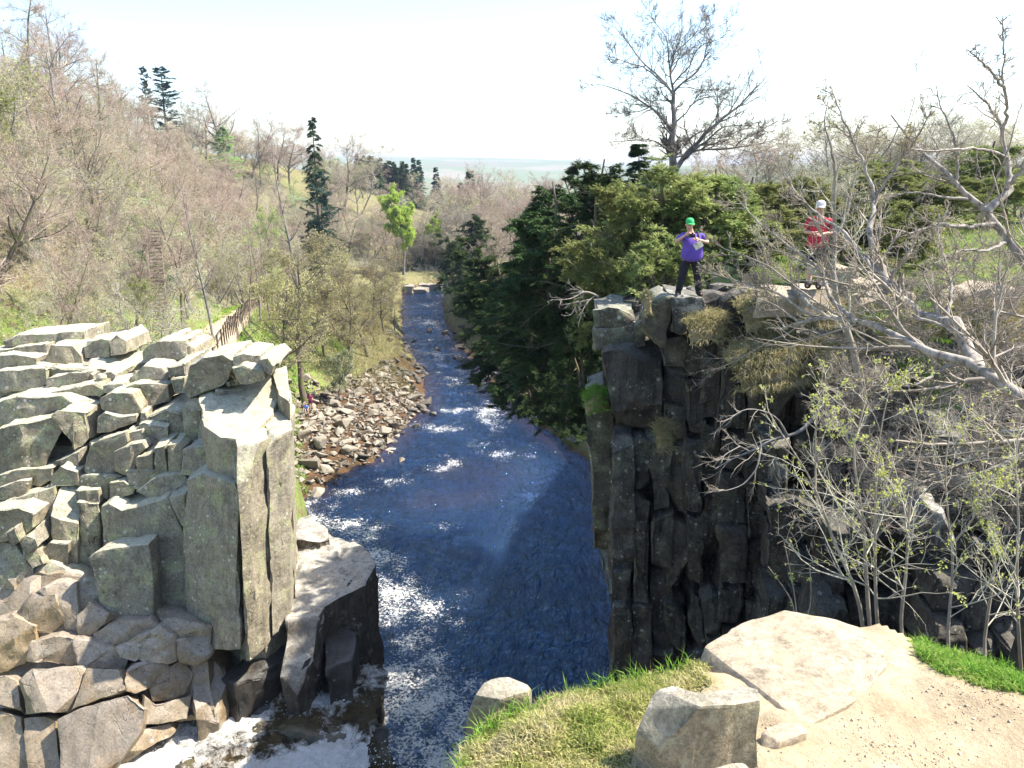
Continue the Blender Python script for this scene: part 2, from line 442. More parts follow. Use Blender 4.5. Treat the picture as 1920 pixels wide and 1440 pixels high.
def mat_path():
    t = NT('gravelly_earth'); v = t.pos()
    n1 = t.noise(v, 2.0, 6, 0.6); n2 = t.noise(v, 22, 6, 0.7)
    c = t.ramp(n1, [(0.3, (.40, .31, .20)), (0.7, (.54, .44, .30))])
    d = t.vor(v, 55); rc = t.vor(v, 55, out='Color')
    s = t.n('ShaderNodeSeparateColor'); t.l(rc, s.inputs[0])
    g = t.math('MULTIPLY', t.math('GREATER_THAN', s.outputs[0], 0.55), t.math('LESS_THAN', d, 0.36))
    c = t.mix(t.math('MULTIPLY', g, .8), c, t.ramp(s.outputs[1], [(0, (.25, .21, .16)), (1, (.52, .46, .38))]))
    c = t.mix(0.55, c, t.ramp(n2, [(0.25, 0.5), (0.7, 1.0)]), 'MULTIPLY')
    h = t.math('ADD', n2, t.math('MULTIPLY', d, -0.8))
    return t.done(t.pbsdf(c, 0.95, t.bump(h, 0.7, 0.02), 0.2))
M['path'] = mat_path()
# ------------------------------------------------------------------ terrain
def pn(x, y, seed=0):             # 2-D gradient noise on arrays, about -1..1
    r = np.random.default_rng(seed); perm = r.permutation(512); ang = r.uniform(0, 2 * np.pi, 512)
    xi = np.floor(x).astype(int); yi = np.floor(y).astype(int); xf = x - xi; yf = y - yi
    u = xf * xf * xf * (xf * (xf * 6 - 15) + 10); w = yf * yf * yf * (yf * (yf * 6 - 15) + 10)
    def g(i, j):
        h = ang[perm[(perm[(xi + i) & 511] + yi + j) & 511]]
        return np.cos(h) * (xf - i) + np.sin(h) * (yf - j)
    a = g(0, 0) * (1 - u) + g(1, 0) * u; b = g(0, 1) * (1 - u) + g(1, 1) * u
    return 1.5 * (a * (1 - w) + b * w)

def fbm(x, y, seed=0, o=4, gain=.5):
    s = 0; a = 1
    for k in range(o):
        s = s + a * pn(x * 2 ** k + 17.3 * k, y * 2 ** k - 9.1 * k, seed + k); a *= gain
    return s

LEFT = np.array([(-3.5, -60), (-3.5, 5), (-4.6, 20), (-6.4, 28), (-9, 40), (-14.5, 50), (-17.1, 58.7), (-14.7, 64.9), (-12.5, 68.1), (-10.9, 78), (-9.5, 85.5), (-11.3, 99.5), (-16.5, 118.6), (-19, 135.7), (-21.6, 151.9), (-22.6, 165), (-19.9, 176), (-15, 182), (10, 186), (60, 190), (160, 198), (400, 215)])
RIGHT = np.array([(16, -60), (16, 4), (14, 10), (11.6, 14.5), (8.6, 18.3), (4.6, 20.0), (4.2, 22), (5, 28), (6.1, 39.4), (7.0, 53.5), (7.2, 67.4), (2.2, 79.7), (-1.2, 88.6), (-4.2, 102.3), (-7.8, 115), (-11.4, 135.7), (-13.7, 158), (-12.5, 164), (-5, 168), (60, 172), (160, 178), (400, 195)])

def seg_dist(x, y, pl):
    d = np.full(x.shape, 1e9)
    for a, b in zip(pl[:-1], pl[1:]):
        ab = b - a; t = np.clip(((x - a[0]) * ab[0] + (y - a[1]) * ab[1]) / (ab @ ab), 0, 1)
        d = np.minimum(d, np.hypot(x - a[0] - t * ab[0], y - a[1] - t * ab[1]))
    return d

I = lambda v, xs, ys: np.interp(v, xs, ys)
def sstep(x, a, b):
    t = np.clip((x - a) / (b - a), 0, 1); return t * t * (3 - 2 * t)

PATHY = [40, 50, 54, 70.2, 89.9, 109.7, 134.3, 160, 200]
PATHX = [-19, -20.3, -21.2, -25.8, -31.1, -36.2, -40, -44, -50]
PATHZ = [14.4, 14.3, 14.0, 12.3, 9.7, 7.0, 5.0, 4.2, 4]

def terrain(x, y):
    """height, litter, bed, moor at arrays of positions"""
    dl = seg_dist(x, y, LEFT); isl = x < I(y, LEFT[:, 1], LEFT[:, 0])
    dr = seg_dist(x, y, RIGHT); isr = x > I(y, RIGHT[:, 1], RIGHT[:, 0])
    inch = ~(isl | isr)
    # left side
    bw = I(y, [45, 58, 62, 82, 96, 106, 150], [.6, 1, 6, 12, 6, 2, 1.5])
    pz = I(y, [0, 33, 45, 50] + PATHY[2:], [9, 9.5, 13, 14.3] + PATHZ[2:])
    px = I(y, PATHY, PATHX)
    dp = np.maximum(np.where(y < 48, 2.5, I(y, LEFT[:, 1], LEFT[:, 0]) - px), bw + 2)
    fw = I(y, [40, 56, 70], [19, 4, 1.6])
    zc = I(y, [40, 60, 100, 160, 200], [26, 29, 30, 28, 26])
    up = dl - dp - fw
    z = np.where(dl < bw, 2.0 * (dl / bw) ** .8, 2.0 + (pz - 2.0) * np.clip((dl - bw) / (dp - bw), 0, 1))
    slope = .82
    rise = np.clip(up, 0, None) * slope
    z = np.where(up > 0, np.minimum(pz + rise, zc + .04 * up) - 0.0 * rise, z)
    cap = zc + .04 * np.maximum(up, 0)
    soft = 3.0
    zz = pz + rise
    z = np.where(up > 0, -soft * np.log(np.exp(-zz / soft) + np.exp(-cap / soft)) + soft * np.exp(-np.abs(zz - cap) / soft) * 0, z)
    # far side beyond the bend
    ratio = x / np.maximum(y, 1)
    zr = I(ratio, [-.6, -.45, -.3, -.2, -.133, -.07, .1, .5], [33, 31, 26, 18, 10.5, 5.5, 5, 8])
    zf = zr * sstep(dl, -8, 120) + .6 * sstep(dl, 0, 3)
    zf = zf - I(y, [330, 520, 1600, 2200, 4300, 5200], [0, 6, 62, 66, -34, -42]) * 1.0
    k = sstep(y, 168, 215)
    zl = z * (1 - k) + zf * k
    # right side
    pr = I(y, [0, 16, 30, 60, 80, 100, 140, 200], [23.6, 22.9, 22.6, 20, 17, 13, 8, 6])
    st = I(y, [0, 24, 40, 70, 100], [14, 9, 3.0, 1.7, 1.5])
    bs = I(y, [35, 60, 75, 110, 130], [.2, .5, 2.6, 2.6, .5])
    zrr = np.where(dr < bs, 1.0 * dr / bs, 1.0 + (dr - bs) * st)
    back = np.clip((x - 6) * .055, 0, 3.0) + np.clip(dr - 14, 0, 30) * .045
    cap = pr + np.minimum(dr, 40) * .02 + back
    zrr = np.minimum(zrr, cap)
    kk = sstep(y, 150, 168)
    h = np.where(isl, zl, np.where(isr, zrr, -np.minimum(.25 + .25 * np.minimum(dl, dr), 2.2)))
    bed = np.where(h < .7, 1.0 - np.clip(h / .7, 0, 1), 0)
    bed = np.maximum(bed, np.where(isl & (y > 57) & (y < 104), 1 - sstep(dl, bw - 1.5, bw + .5), 0))
    n = fbm(x * .11, y * .11, 3, 5)
    amp = np.where(isl & (up > 0), .8, .28) * np.clip(np.where(isl, dl, dr) * .3, 0, 1) + 0
    n2 = np.where(y > 600, fbm(x * .0008 + 3, y * .0008, 9, 4) * 15 * sstep(y, 600, 3000), 0)
    h = h + n * amp * (~inch) * (1 - sstep(y, 180, 260)) * (np.abs(x) < 90) + fbm(x * .03, y * .03, 5, 3) * 1.5 * sstep(y, 200, 300) * (1 - sstep(y, 500, 900)) + n2
    litter = np.where(isl, .12 + .85 * sstep(up, 1, 7) * (y < 900) + .6 * sstep(y, 86, 96), .12 + .5 * sstep(y, 60, 90))
    moor = sstep(y, 430, 700)
    return h, litter, bed, moor

def hz(x, y):
    h = terrain(np.array([float(x)]), np.array([float(y)]))[0]
    return float(h[0])

def axis(core0, core1, step, lo, hi, grow=1.25):
    a = list(np.arange(core0, core1 + .01, step)); s = step; v = a[-1]
    while v < hi: s *= grow; v += s; a.append(v)
    s = step; v = core0; b = []
    while v > lo: s *= grow; v -= s; b.append(v)
    return np.array(b[::-1] + a)

def grid_mesh(name, xs, ys, Z, smooth=True):
    X, Y = np.meshgrid(xs, ys)
    V = np.stack([X, Y, Z], -1).reshape(-1, 3)
    ny, nx = X.shape
    i = (np.arange(ny - 1)[:, None] * nx + np.arange(nx - 1)[None, :]).ravel()
    return np_mesh(name, V, np.stack([i, i + 1, i + nx + 1, i + nx], 1), smooth)

def set_attr(me, name, v):
    a = me.attributes.new(name, 'FLOAT', 'POINT'); a.data.foreach_set('value', np.asarray(v, np.float32).ravel())

xs = axis(-72, 46, .8, -5200, 5200, 1.22); ys = axis(4, 216, .8, -160, 5000, 1.10)
X, Y = np.meshgrid(xs, ys)
H, LIT, BED, MOOR = terrain(X, Y)
H[Y < 3] = np.minimum(H[Y < 3], 21.5)
me = grid_mesh('terrain', xs, ys, H)
set_attr(me, 'litter', LIT); set_attr(me, 'bed', BED); set_attr(me, 'moor', MOOR)
tag(link('terrain', me, M['ground']), 'grassy and wooded valley sides with distant pale moorland', kind='structure')

# ------------------------------------------------------------------ river
def mat_water():
    t = NT('peaty_river_water'); v = t.pos()
    w1 = t.noise(t.pos((1.0, .55, 1)), 1.5, 4, .6, .6); w2 = t.noise(t.pos((1, .6, 1)), 5.0, 5, .65, .5); w3 = t.noise(v, 14, 3, .6)
    h = t.math('ADD', t.math('ADD', w1, t.math('MULTIPLY', w2, .32)), t.math('MULTIPLY', w3, .05))
    nb = t.bump(h, 1.0, .52)
    sh = t.n('ShaderNodeAttribute', attribute_name='shallow')
    deep = t.ramp(t.noise(v, .12, 3), [(.35, (.002, .006, .016)), (.65, (.003, .010, .026))])
    c = t.mix(sh.outputs['Fac'], deep, (.06, .03, .016))
    wb = t.pbsdf(c, .05, nb, .5, IOR=2.5, Specular_Tint=(.21, .46, .86, 1))  # blue of the reflected sky put into the specular tint, IOR raised
    fo = t.n('ShaderNodeAttribute', attribute_name='foam')
    def strands(sc, seedoff):
        m = t.n('ShaderNodeMapping'); m.inputs['Location'].default_value = (seedoff, seedoff * .7, 0); t.l(v, m.inputs[0])
        nn = t.noise(m.outputs[0], sc, 6, .68, 1.0)
        return t.math('MULTIPLY_ADD', t.math('ABSOLUTE', t.math('SUBTRACT', nn, .5)), -9.0, 1.0)
    rr = t.math('MAXIMUM', t.math('MAXIMUM', strands(1.6, 0), strands(2.9, 31)), -.3)
    fk = t.math('ADD', t.math('MULTIPLY', rr, .42), t.math('MULTIPLY_ADD', t.noise(v, 6, 6, .75), 1.7, -.85))
    fk = t.math('ADD', fk, t.math('MULTIPLY_ADD', t.noise(v, .45, 4, .6), 1.1, -.55))
    fk = t.math('ADD', fk, fo.outputs['Fac'])
    fm = t.ramp(t.math('MULTIPLY', fk, .5), [(.50, 0.0), (.58, 1.0)])
    foam = t.pbsdf(t.ramp(t.noise(v, 11, 5, .7), [(.3, (.45, .45, .42)), (.6, (.82, .80, .75))]), .75, t.bump(t.noise(v, 9, 6, .7), .7, .06), .2)
    mx = t.n('ShaderNodeMixShader'); t.l(fm, mx.inputs[0]); t.l(wb, mx.inputs[1]); t.l(foam, mx.inputs[2])
    return t.done(mx.outputs[0])
M['water'] = mat_water()

ys = [20.0]
while ys[-1] < 215: ys.append(ys[-1] + max(.17, (ys[-1] - 30) * .0052))
ys = np.array(ys); xs = axis(-24, 9, .19, -34, 80, 1.2)
X, Y = np.meshgrid(xs, ys)
wx, wy = fbm(X * .12, Y * .08, 31, 3) * 3, fbm(X * .12, Y * .08, 41, 3) * 3
ph = X * .55 + Y * .35
Z = .10 * fbm(X * .42 + wx * .4, Y * .36 + wy * .4, 51, 3, .55) + .085 * fbm(X * 1.15 + wx, Y * .95 + wy, 61, 3, .55)
Z += .03 * np.sin(2.1 * (Y * .9 + X * .25 + wx * 1.2)) * sstep(X, -4, 3) * (Y < 75)
def trail(pl, w): return np.exp(-(seg_dist(X, Y, np.array([G(a, b, 0)[:2] for a, b in pl])) / w) ** 2)
foam = .34 * trail([(560, 960), (650, 985), (720, 1060), (780, 1170), (830, 1300), (800, 1440)], 2.6)
foam += .46 * trail([(720, 1310), (790, 1370), (810, 1460), (780, 1600)], 2.8)
foam += .26 * trail([(640, 925), (740, 905), (860, 860)], 1.7) + .36 * trail([(755, 795), (820, 800), (850, 805)], 1.2)
foam += .30 * trail([(850, 770), (905, 760), (930, 790)], 2.2) + .2 * trail([(800, 640), (830, 680), (870, 720)], 3.0)
foam += .2 * trail([(900, 830), (960, 850)], 2.0) + .2 * trail([(790, 600), (830, 612)], 3) + .2 * trail([(790, 572), (820, 568)], 4) + .30
foam += .10 * fbm(X * .2, Y * .15, 71, 3)
hb = terrain(X, Y)[0]
shallow = np.clip(1.0 + hb * 1.1, 0, 1) * .8 + .22 * trail([(860, 880), (960, 890)], 2.5) + .3 * trail([(800, 940), (900, 930)], 2.0)
Z += .10 * fbm(X * 2.2, Y * 2.2, 81, 3) * np.clip(foam - .55, 0, 1)
me = grid_mesh('river', xs, ys, Z)
set_attr(me, 'foam', np.minimum(foam, .74)); set_attr(me, 'shallow', np.clip(shallow, 0, 1))
tag(link('river', me, M['water']), 'dark blue rippled river running down the gorge with white foam flecks', kind='structure')
# ------------------------------------------------------------------ haze
t = NT('valley_haze')
pv = t.n('ShaderNodeVolumePrincipled'); pv.inputs['Color'].default_value = (.60, .74, 1.0, 1); pv.inputs['Density'].default_value = .00014
pv.inputs['Anisotropy'].default_value = .0
t.l(pv.outputs[0], t.out.inputs['Volume'])
mb = MB(); hz0, hz1 = float(H.min()) - 6, 66.0
mb.box((0, 2420, (hz0 + hz1) / 2), (12200, 6000, hz1 - hz0))
tag(link('haze', mb.mesh('haze'), t.m), 'thin pale haze over the valley', kind='stuff')
# ------------------------------------------------------------------ rock
def rock_mesh(name, top, vec, seed=0, bev=.06, cell=.32, amp=.05, taper=0.0, rough=1.0, chip=.5, chops=4, bite=1.0):
    """a joint-bounded block: a polygon swept along vec, edges worn, faces uneven"""
    rng = random.Random(seed)
    top = [Vector(p) for p in top]; vec = Vector(vec)
    c = sum(top, Vector()) / len(top)
    bm = bmesh.new()
    a = [bm.verts.new(p) for p in top]
    b = [bm.verts.new(c + (p - c) * (1 + taper) + vec + Vector((rng.uniform(-1, 1), rng.uniform(-1, 1), 0)) * amp * 2) for p in top]
    n = len(top)
    bm.faces.new(a); bm.faces.new(b[::-1])
    for i in range(n):
        bm.faces.new((a[i], b[i], b[(i + 1) % n], a[(i + 1) % n]))
    bmesh.ops.recalc_face_normals(bm, faces=bm.faces)
    out = -vec.normalized(); size = sum((p - c).length for p in top) / n
    def cut(co, no):                # break a corner off along a plane
        g = bmesh.ops.bisect_plane(bm, geom=list(bm.verts) + list(bm.edges) + list(bm.faces), plane_co=co, plane_no=no, clear_outer=True)
        es = [e for e in g['geom_cut'] if isinstance(e, bmesh.types.BMEdge)]
        if es: bmesh.ops.holes_fill(bm, edges=[e for e in bm.edges if e.is_boundary], sides=0)
    R = lambda a: rng.uniform(-a, a)
    if chops:
        cut(c - out * .02 * size, (out + Vector((R(.09), R(.09), R(.09)))).normalized())
        for _ in range(chops):
            i = rng.randrange(n); v0 = top[i] if rng.random() < .6 else (top[i] + top[(i + 1) % n]) / 2
            o = (v0 - c); o = (o - out * o.dot(out)).normalized()
            no = (o * rng.uniform(.45, 1) + out * rng.uniform(.15, 1.1) + Vector((R(.4), R(.4), R(.3)))).normalized()
            cut(v0 - no * rng.uniform(.06, .30) * min(size, 1.1) * bite, no)
    bmesh.ops.dissolve_degenerate(bm, dist=.01, edges=list(bm.edges))
    bmesh.ops.recalc_face_normals(bm, faces=bm.faces)
    bmesh.ops.bevel(bm, geom=list(bm.edges), offset=bev, segments=2, profile=.6, affect='EDGES', clamp_overlap=True)
    bmesh.ops.triangulate(bm, faces=[f for f in bm.faces if len(f.verts) > 4])
    for _ in range(7):
        es = [e for e in bm.edges if e.calc_length() > cell * 1.5]
        if not es or len(bm.verts) > 3600: break
        bmesh.ops.subdivide_edges(bm, edges=es, cuts=1, use_grid_fill=True)
        bmesh.ops.triangulate(bm, faces=[f for f in bm.faces if len(f.verts) > 4])
    bm.normal_update()
    off = Vector((seed * 3.7, seed * 1.3, seed * 2.1))
    mv = []
    for v in bm.verts:
        q = v.co + off
        d = noise.noise(q * .7) * 1.6 + noise.noise(q * 1.9) * 1.0 + noise.noise(q * 5.0) * .5 * rough + noise.noise(q * 11.0) * .22 * rough
        w_ = q + noise.noise_vector(q * .6) * .5
        d += (noise.cell(Vector((w_.x * 1.1 + w_.y * .5, w_.y * 1.1 - w_.x * .5, w_.z * .75))) - .5) * 1.5 * chip
        dd = noise.voronoi(q * 1.1)[0]
        d += (min(dd[1] - dd[0], .5) - .25) * 1.2 * chip
        mv.append(v.normal * d * amp)
    for v, m_ in zip(bm.verts, mv): v.co += m_
    me = bpy.data.meshes.new(name)
    bm.to_mesh(me); bm.free()
    me.polygons.foreach_set('use_smooth', [True] * len(me.polygons))
    me.set_sharp_from_angle(angle=math.radians(28))
    return me

def block(parent, pts, z, h, mat, seed, name='rock_block', back=.35, dz=None, lean=(0, 0), label=None, **kw):
    """a column of rock: pts is its top outline in photo pixels on the level z"""
    top = [G(px, py, z) for px, py in pts]
    c = sum(top, Vector()) / len(top)
    for i, p in enumerate(top):
        if p.y > c.y + .05: p.y += back
        if dz: p.z += dz * (p.y - c.y)
    me = rock_mesh(name, top, (lean[0] * h, lean[1] * h, -h), seed, **kw)
    return tag(link(name, me, M[mat], parent), label)

Z1 = lambda pts: [(x / 2.6667, 560 + y / 2.6667) for x, y in pts]     # read off an enlarged crop of the photograph
Z2 = lambda pts: [(x / 2.526, 960 + y / 2.526) for x, y in pts]

cliff = tag(empty('rock_cliff', (0, 0, 0)), 'pale lichened cliff of jointed blocks and columns beside the falls', kind='structure')
def face(parent, pts, Y, depth, mat, seed, lean=0.0, name='rock_column', label=None, **kw):
    cy = sum(p[1] for p in pts) / len(pts)
    v = [P(px, py, Y + lean * (cy - py) / 80) for px, py in pts]
    kk = dict(cell=.18, bev=.035, amp=.06, chops=2, bite=.4); kk.update(kw)
    return tag(link(name, rock_mesh(name, v, (depth * .12, depth, 0), seed, **kk), M[mat], parent), label)
Z3 = lambda pts: [(x / 2.115, 620 + y / 2.115) for x, y in pts]
FL_ = [  # front outlines read off the photograph, each with the depth (left, right) at which it stands
 ([(15, 45), (80, 15), (280, 8), (325, 0), (328, 85), (290, 66), (20, 58)], 30.3, 30.2), ([(0, 75), (170, 58), (176, 140), (100, 120), (-60, 130), (-60, 80)], 29.5, 29.3), ([(168, 138), (200, 58), (288, 58), (322, 100), (330, 135), (180, 145)], 28.9, 29.2),
 ([(330, 45), (400, 33), (432, 40), (432, 106), (336, 110)], 29.4, 29.4), ([(430, 42), (460, 14), (502, 40), (502, 92), (438, 100)], 29.2, 29.4),
 ([(558, 84), (590, 55), (665, 26), (682, 40), (688, 118), (566, 122)], 28.7, 28.5), ([(680, 40), (736, 38), (742, 118), (688, 120)], 28.6, 28.8), ([(735, 50), (770, 68), (778, 114), (742, 116)], 28.7, 29.0),
 ([(-60, 100), (60, 95), (140, 110), (140, 150), (-60, 165)], 28.7, 28.6), ([(-60, 165), (100, 152), (178, 148), (178, 228), (90, 243), (-60, 240)], 28.0, 27.9), ([(180, 188), (260, 168), (360, 163), (372, 198), (260, 226), (182, 226)], 27.7, 27.6),
 ([(405, 165), (440, 160), (458, 175), (455, 205), (408, 208)], 27.4, 27.4), ([(510, 190), (560, 138), (640, 148), (672, 190), (662, 220), (516, 212)], 27.0, 27.1), ([(660, 145), (732, 128), (738, 184), (668, 190)], 26.6, 26.6), ([(670, 190), (732, 184), (730, 248), (690, 252)], 26.2, 26.2),
 ([(724, 250), (742, 150), (800, 104), (882, 94), (922, 130), (900, 205), (862, 240), (740, 276)], 24.9, 24.6), ([(880, 95), (926, 94), (938, 132), (905, 172), (934, 218), (880, 234), (898, 190)], 24.7, 25.0),
 ([(925, 106), (965, 94), (1030, 99), (1052, 172), (985, 184), (925, 132)], 24.4, 24.4), ([(903, 152), (960, 140), (1046, 165), (1052, 200), (950, 216), (920, 194)], 23.9, 23.9), ([(1030, 116), (1062, 108), (1088, 140), (1072, 182), (1050, 168)], 23.7, 23.7),
 ([(-60, 300), (60, 264), (250, 260), (350, 298), (374, 322), (356, 352), (330, 330), (215, 328), (100, 352), (-60, 390)], 26.2, 26.0), ([(200, 245), (300, 225), (405, 205), (410, 250), (380, 268), (250, 262)], 26.8, 26.6),
 ([(405, 218), (485, 210), (490, 248), (410, 252)], 26.4, 26.3), ([(484, 226), (530, 208), (670, 213), (674, 284), (600, 304), (546, 316), (520, 252)], 26.0, 26.5),
 ([(394, 268), (440, 244), (522, 249), (550, 312), (546, 340), (470, 346), (400, 314)], 25.6, 25.5), ([(368, 348), (410, 324), (480, 345), (538, 334), (544, 366), (440, 400), (374, 412)], 25.3, 25.3),
 ([(548, 320), (580, 318), (585, 355), (552, 362)], 25.4, 25.4), ([(584, 338), (655, 308), (716, 328), (722, 402), (702, 450), (664, 454), (660, 362), (588, 360)], 25.2, 25.0), ([(712, 312), (740, 278), (792, 278), (794, 446), (770, 468), (704, 452), (722, 400)], 24.7, 24.6), ([(548, 372), (600, 354), (662, 354), (664, 450), (600, 470), (572, 476)], 24.9, 24.8),
 ([(-60, 400), (0, 384), (196, 344), (288, 455), (278, 484), (180, 540), (0, 566), (-60, 575)], 24.9, 24.6), ([(194, 345), (215, 321), (342, 319), (354, 432), (330, 460), (290, 480), (282, 455)], 24.7, 25.2),
 ([(180, 540), (285, 486), (312, 479), (312, 552), (200, 566)], 24.6, 24.5), ([(308, 477), (400, 439), (496, 403), (503, 442), (452, 482), (457, 566), (380, 582), (308, 552)], 24.4, 24.3), ([(498, 405), (562, 392), (570, 442), (504, 452)], 24.6, 24.6), ([(450, 482), (520, 450), (562, 444), (578, 472), (542, 502), (538, 578), (450, 570)], 24.15, 24.1),
 ([(538, 502), (606, 484), (608, 568), (540, 566)], 23.95, 23.95), ([(604, 464), (656, 451), (660, 572), (607, 570)], 23.8, 23.75), ([(658, 456), (706, 446), (728, 466), (710, 578), (660, 574)], 23.6, 23.8), ([(722, 472), (760, 461), (847, 464), (856, 586), (800, 584), (706, 578)], 23.4, 23.2),
 ([(-60, 590), (60, 554), (202, 547), (198, 596), (150, 622), (-60, 620)], 24.3, 24.2), ([(194, 584), (240, 538), (302, 564), (308, 618), (200, 622)], 24.0, 24.0), ([(298, 572), (400, 574), (492, 579), (428, 602), (424, 680), (380, 650), (300, 630)], 24.1, 24.1), ([(422, 602), (490, 594), (534, 630), (528, 660), (424, 680)], 23.8, 23.7), ([(494, 557), (560, 547), (654, 564), (644, 600), (540, 636), (500, 606)], 23.9, 23.8), ([(532, 640), (620, 579), (722, 568), (738, 600), (738, 660), (660, 665), (590, 672)], 23.5, 23.2),
 ([(-60, 640), (60, 600), (130, 596), (150, 640), (60, 665), (-60, 680)], 23.9, 23.8), ([(732, 592), (800, 566), (862, 584), (932, 608), (948, 660), (940, 900), (956, 1270), (740, 1270), (726, 820), (734, 690)], 22.2, 20.9),
 ([(-60, 700), (0, 688), (187, 638), (198, 840), (190, 960), (-60, 960)], 23.4, 23.1), ([(185, 640), (302, 638), (314, 760), (306, 960), (192, 960), (196, 830)], 23.05, 23.3), ([(298, 632), (385, 634), (393, 684), (303, 684)], 23.7, 23.7), ([(300, 682), (392, 680), (400, 864), (398, 1020), (300, 1000), (312, 762)], 23.25, 23.5),
 ([(392, 702), (430, 684), (482, 714), (662, 658), (738, 832), (752, 1260), (560, 1240), (400, 1180), (398, 850)], 22.9, 22.3),
 ([(358, 902), (400, 870), (590, 846), (606, 960), (612, 1180), (400, 1150), (380, 1000)], 21.8, 21.6), ([(663, 657), (732, 650), (738, 830), (690, 710)], 22.5, 22.3),
 ([(-60, 720), (70, 698), (132, 734), (122, 792), (80, 834), (-60, 850)], 22.7, 22.6), ([(20, 800), (60, 780), (80, 840), (40, 865)], 22.3, 22.3), ([(70, 830), (130, 790), (150, 860), (100, 900)], 22.4, 22.4), ([(150, 880), (200, 840), (270, 845), (266, 960), (190, 960)], 22.9, 22.9),
]
for i, (pts, ya, yb) in enumerate(FL_):
    pts = Z3(pts); x0, x1 = min(p[0] for p in pts), max(p[0] for p in pts); cy = sum(p[1] for p in pts) / len(pts)
    v = [P(px, py, ya + (yb - ya) * (px - x0) / (x1 - x0) + .10 * (cy - py) / 40) for px, py in pts]
    big = (x1 - x0) > 70
    tag(link('rock_block', rock_mesh('rock_block', v, (-.25, 2.6, -.12), 1000 + i, cell=.16, bev=.05 if big else .04, amp=.055 if big else .045, chops=0 if x1 - x0 > 88 and max(p[1] for p in pts) > 1080 else (1 if big else 2), bite=.2), M['rock'], cliff))
for x1, y0, y1, Yc in ((330, 70, 170, 31.2), (760, 120, 290, 29.6), (800, 265, 500, 27.4), (860, 430, 620, 25.9), (740, 560, 720, 25.2), (745, 665, 1040, 24.3)):   # rock behind the open joints
    v = [P(px, py, Yc) for px, py in Z3([(-80, y0 + 20), (x1 * .5, y0 + 25), (x1, y0 + 30), (x1, y1), (-80, y1)])]
    link('rock_core', rock_mesh('rock_core', v, (-.2, 3.0, -.3), 1100 + int(Yc), cell=.3, bev=.08, amp=.09, chops=0), M['rock'], cliff)
Z4 = lambda pts: [(x / 1.0844, 562 + y / 1.0844) for x, y in pts]
for i, (pts, ya, yb) in enumerate([([(-60, 480), (30, 498), (64, 545), (62, 592), (30, 616), (-60, 630)], 22.4, 22.2), ([(28, 476), (72, 498), (84, 542), (60, 550)], 22.5, 22.5), ([(60, 548), (100, 528), (168, 560), (218, 608), (256, 655), (190, 655), (120, 600), (58, 604)], 22.3, 22.0), ([(-60, 612), (30, 612), (64, 592), (60, 640), (20, 660), (-60, 670)], 21.9, 21.7),
        ([(32, 640), (64, 600), (112, 600), (128, 664), (95, 690), (40, 664)], 21.4, 21.3), ([(60, 600), (110, 573), (156, 574), (162, 700), (124, 690), (112, 606)], 21.3, 21.7), ([(154, 642), (182, 614), (246, 650), (204, 664), (160, 700)], 21.3, 21.2), ([(180, 684), (240, 654), (304, 648), (336, 692), (240, 712), (200, 706)], 20.9, 20.8), ([(230, 708), (330, 660), (358, 690), (358, 748), (310, 746), (245, 732)], 20.3, 20.5),
        ([(304, 650), (350, 643), (432, 664), (428, 694), (360, 696), (335, 684)], 20.9, 21.0), ([(356, 690), (428, 682), (428, 722), (390, 748), (360, 742)], 20.5, 20.8), ([(-60, 665), (20, 638), (72, 664), (68, 704), (40, 750), (-60, 790)], 20.9, 20.8), ([(64, 696), (110, 684), (152, 690), (164, 748), (140, 752), (54, 736)], 20.6, 20.5), ([(150, 690), (232, 702), (260, 734), (246, 768), (160, 752)], 20.4, 20.4),
        ([(383, 722), (430, 724), (452, 760), (444, 800), (396, 792)], 20.9, 21.2)]):
    pts = Z4(pts); x0, x1 = min(p[0] for p in pts), max(p[0] for p in pts); cy = sum(p[1] for p in pts) / len(pts)
    v = [P(px, py, ya + (yb - ya) * (px - x0) / (x1 - x0) + .34 * (cy - py) / 40) for px, py in pts]
    tag(link('rock_block', rock_mesh('rock_block', v, (-.3, 2.2, -.55), 1200 + i, cell=.13, bev=.09, amp=.06, chops=1, bite=.25), M['rock' if i < 3 else 'rock_plain'], cliff))
v = [P(px, py, 23.0 - (py - 1000) * .0085) for px, py in Z4([(-80, 540), (200, 560), (420, 690), (440, 860), (-80, 900)])]
link('rock_core', rock_mesh('rock_core', v, (-.2, 2.6, -.6), 1300, cell=.25, bev=.08, amp=.12, chops=0), M['rock_plain'], cliff)
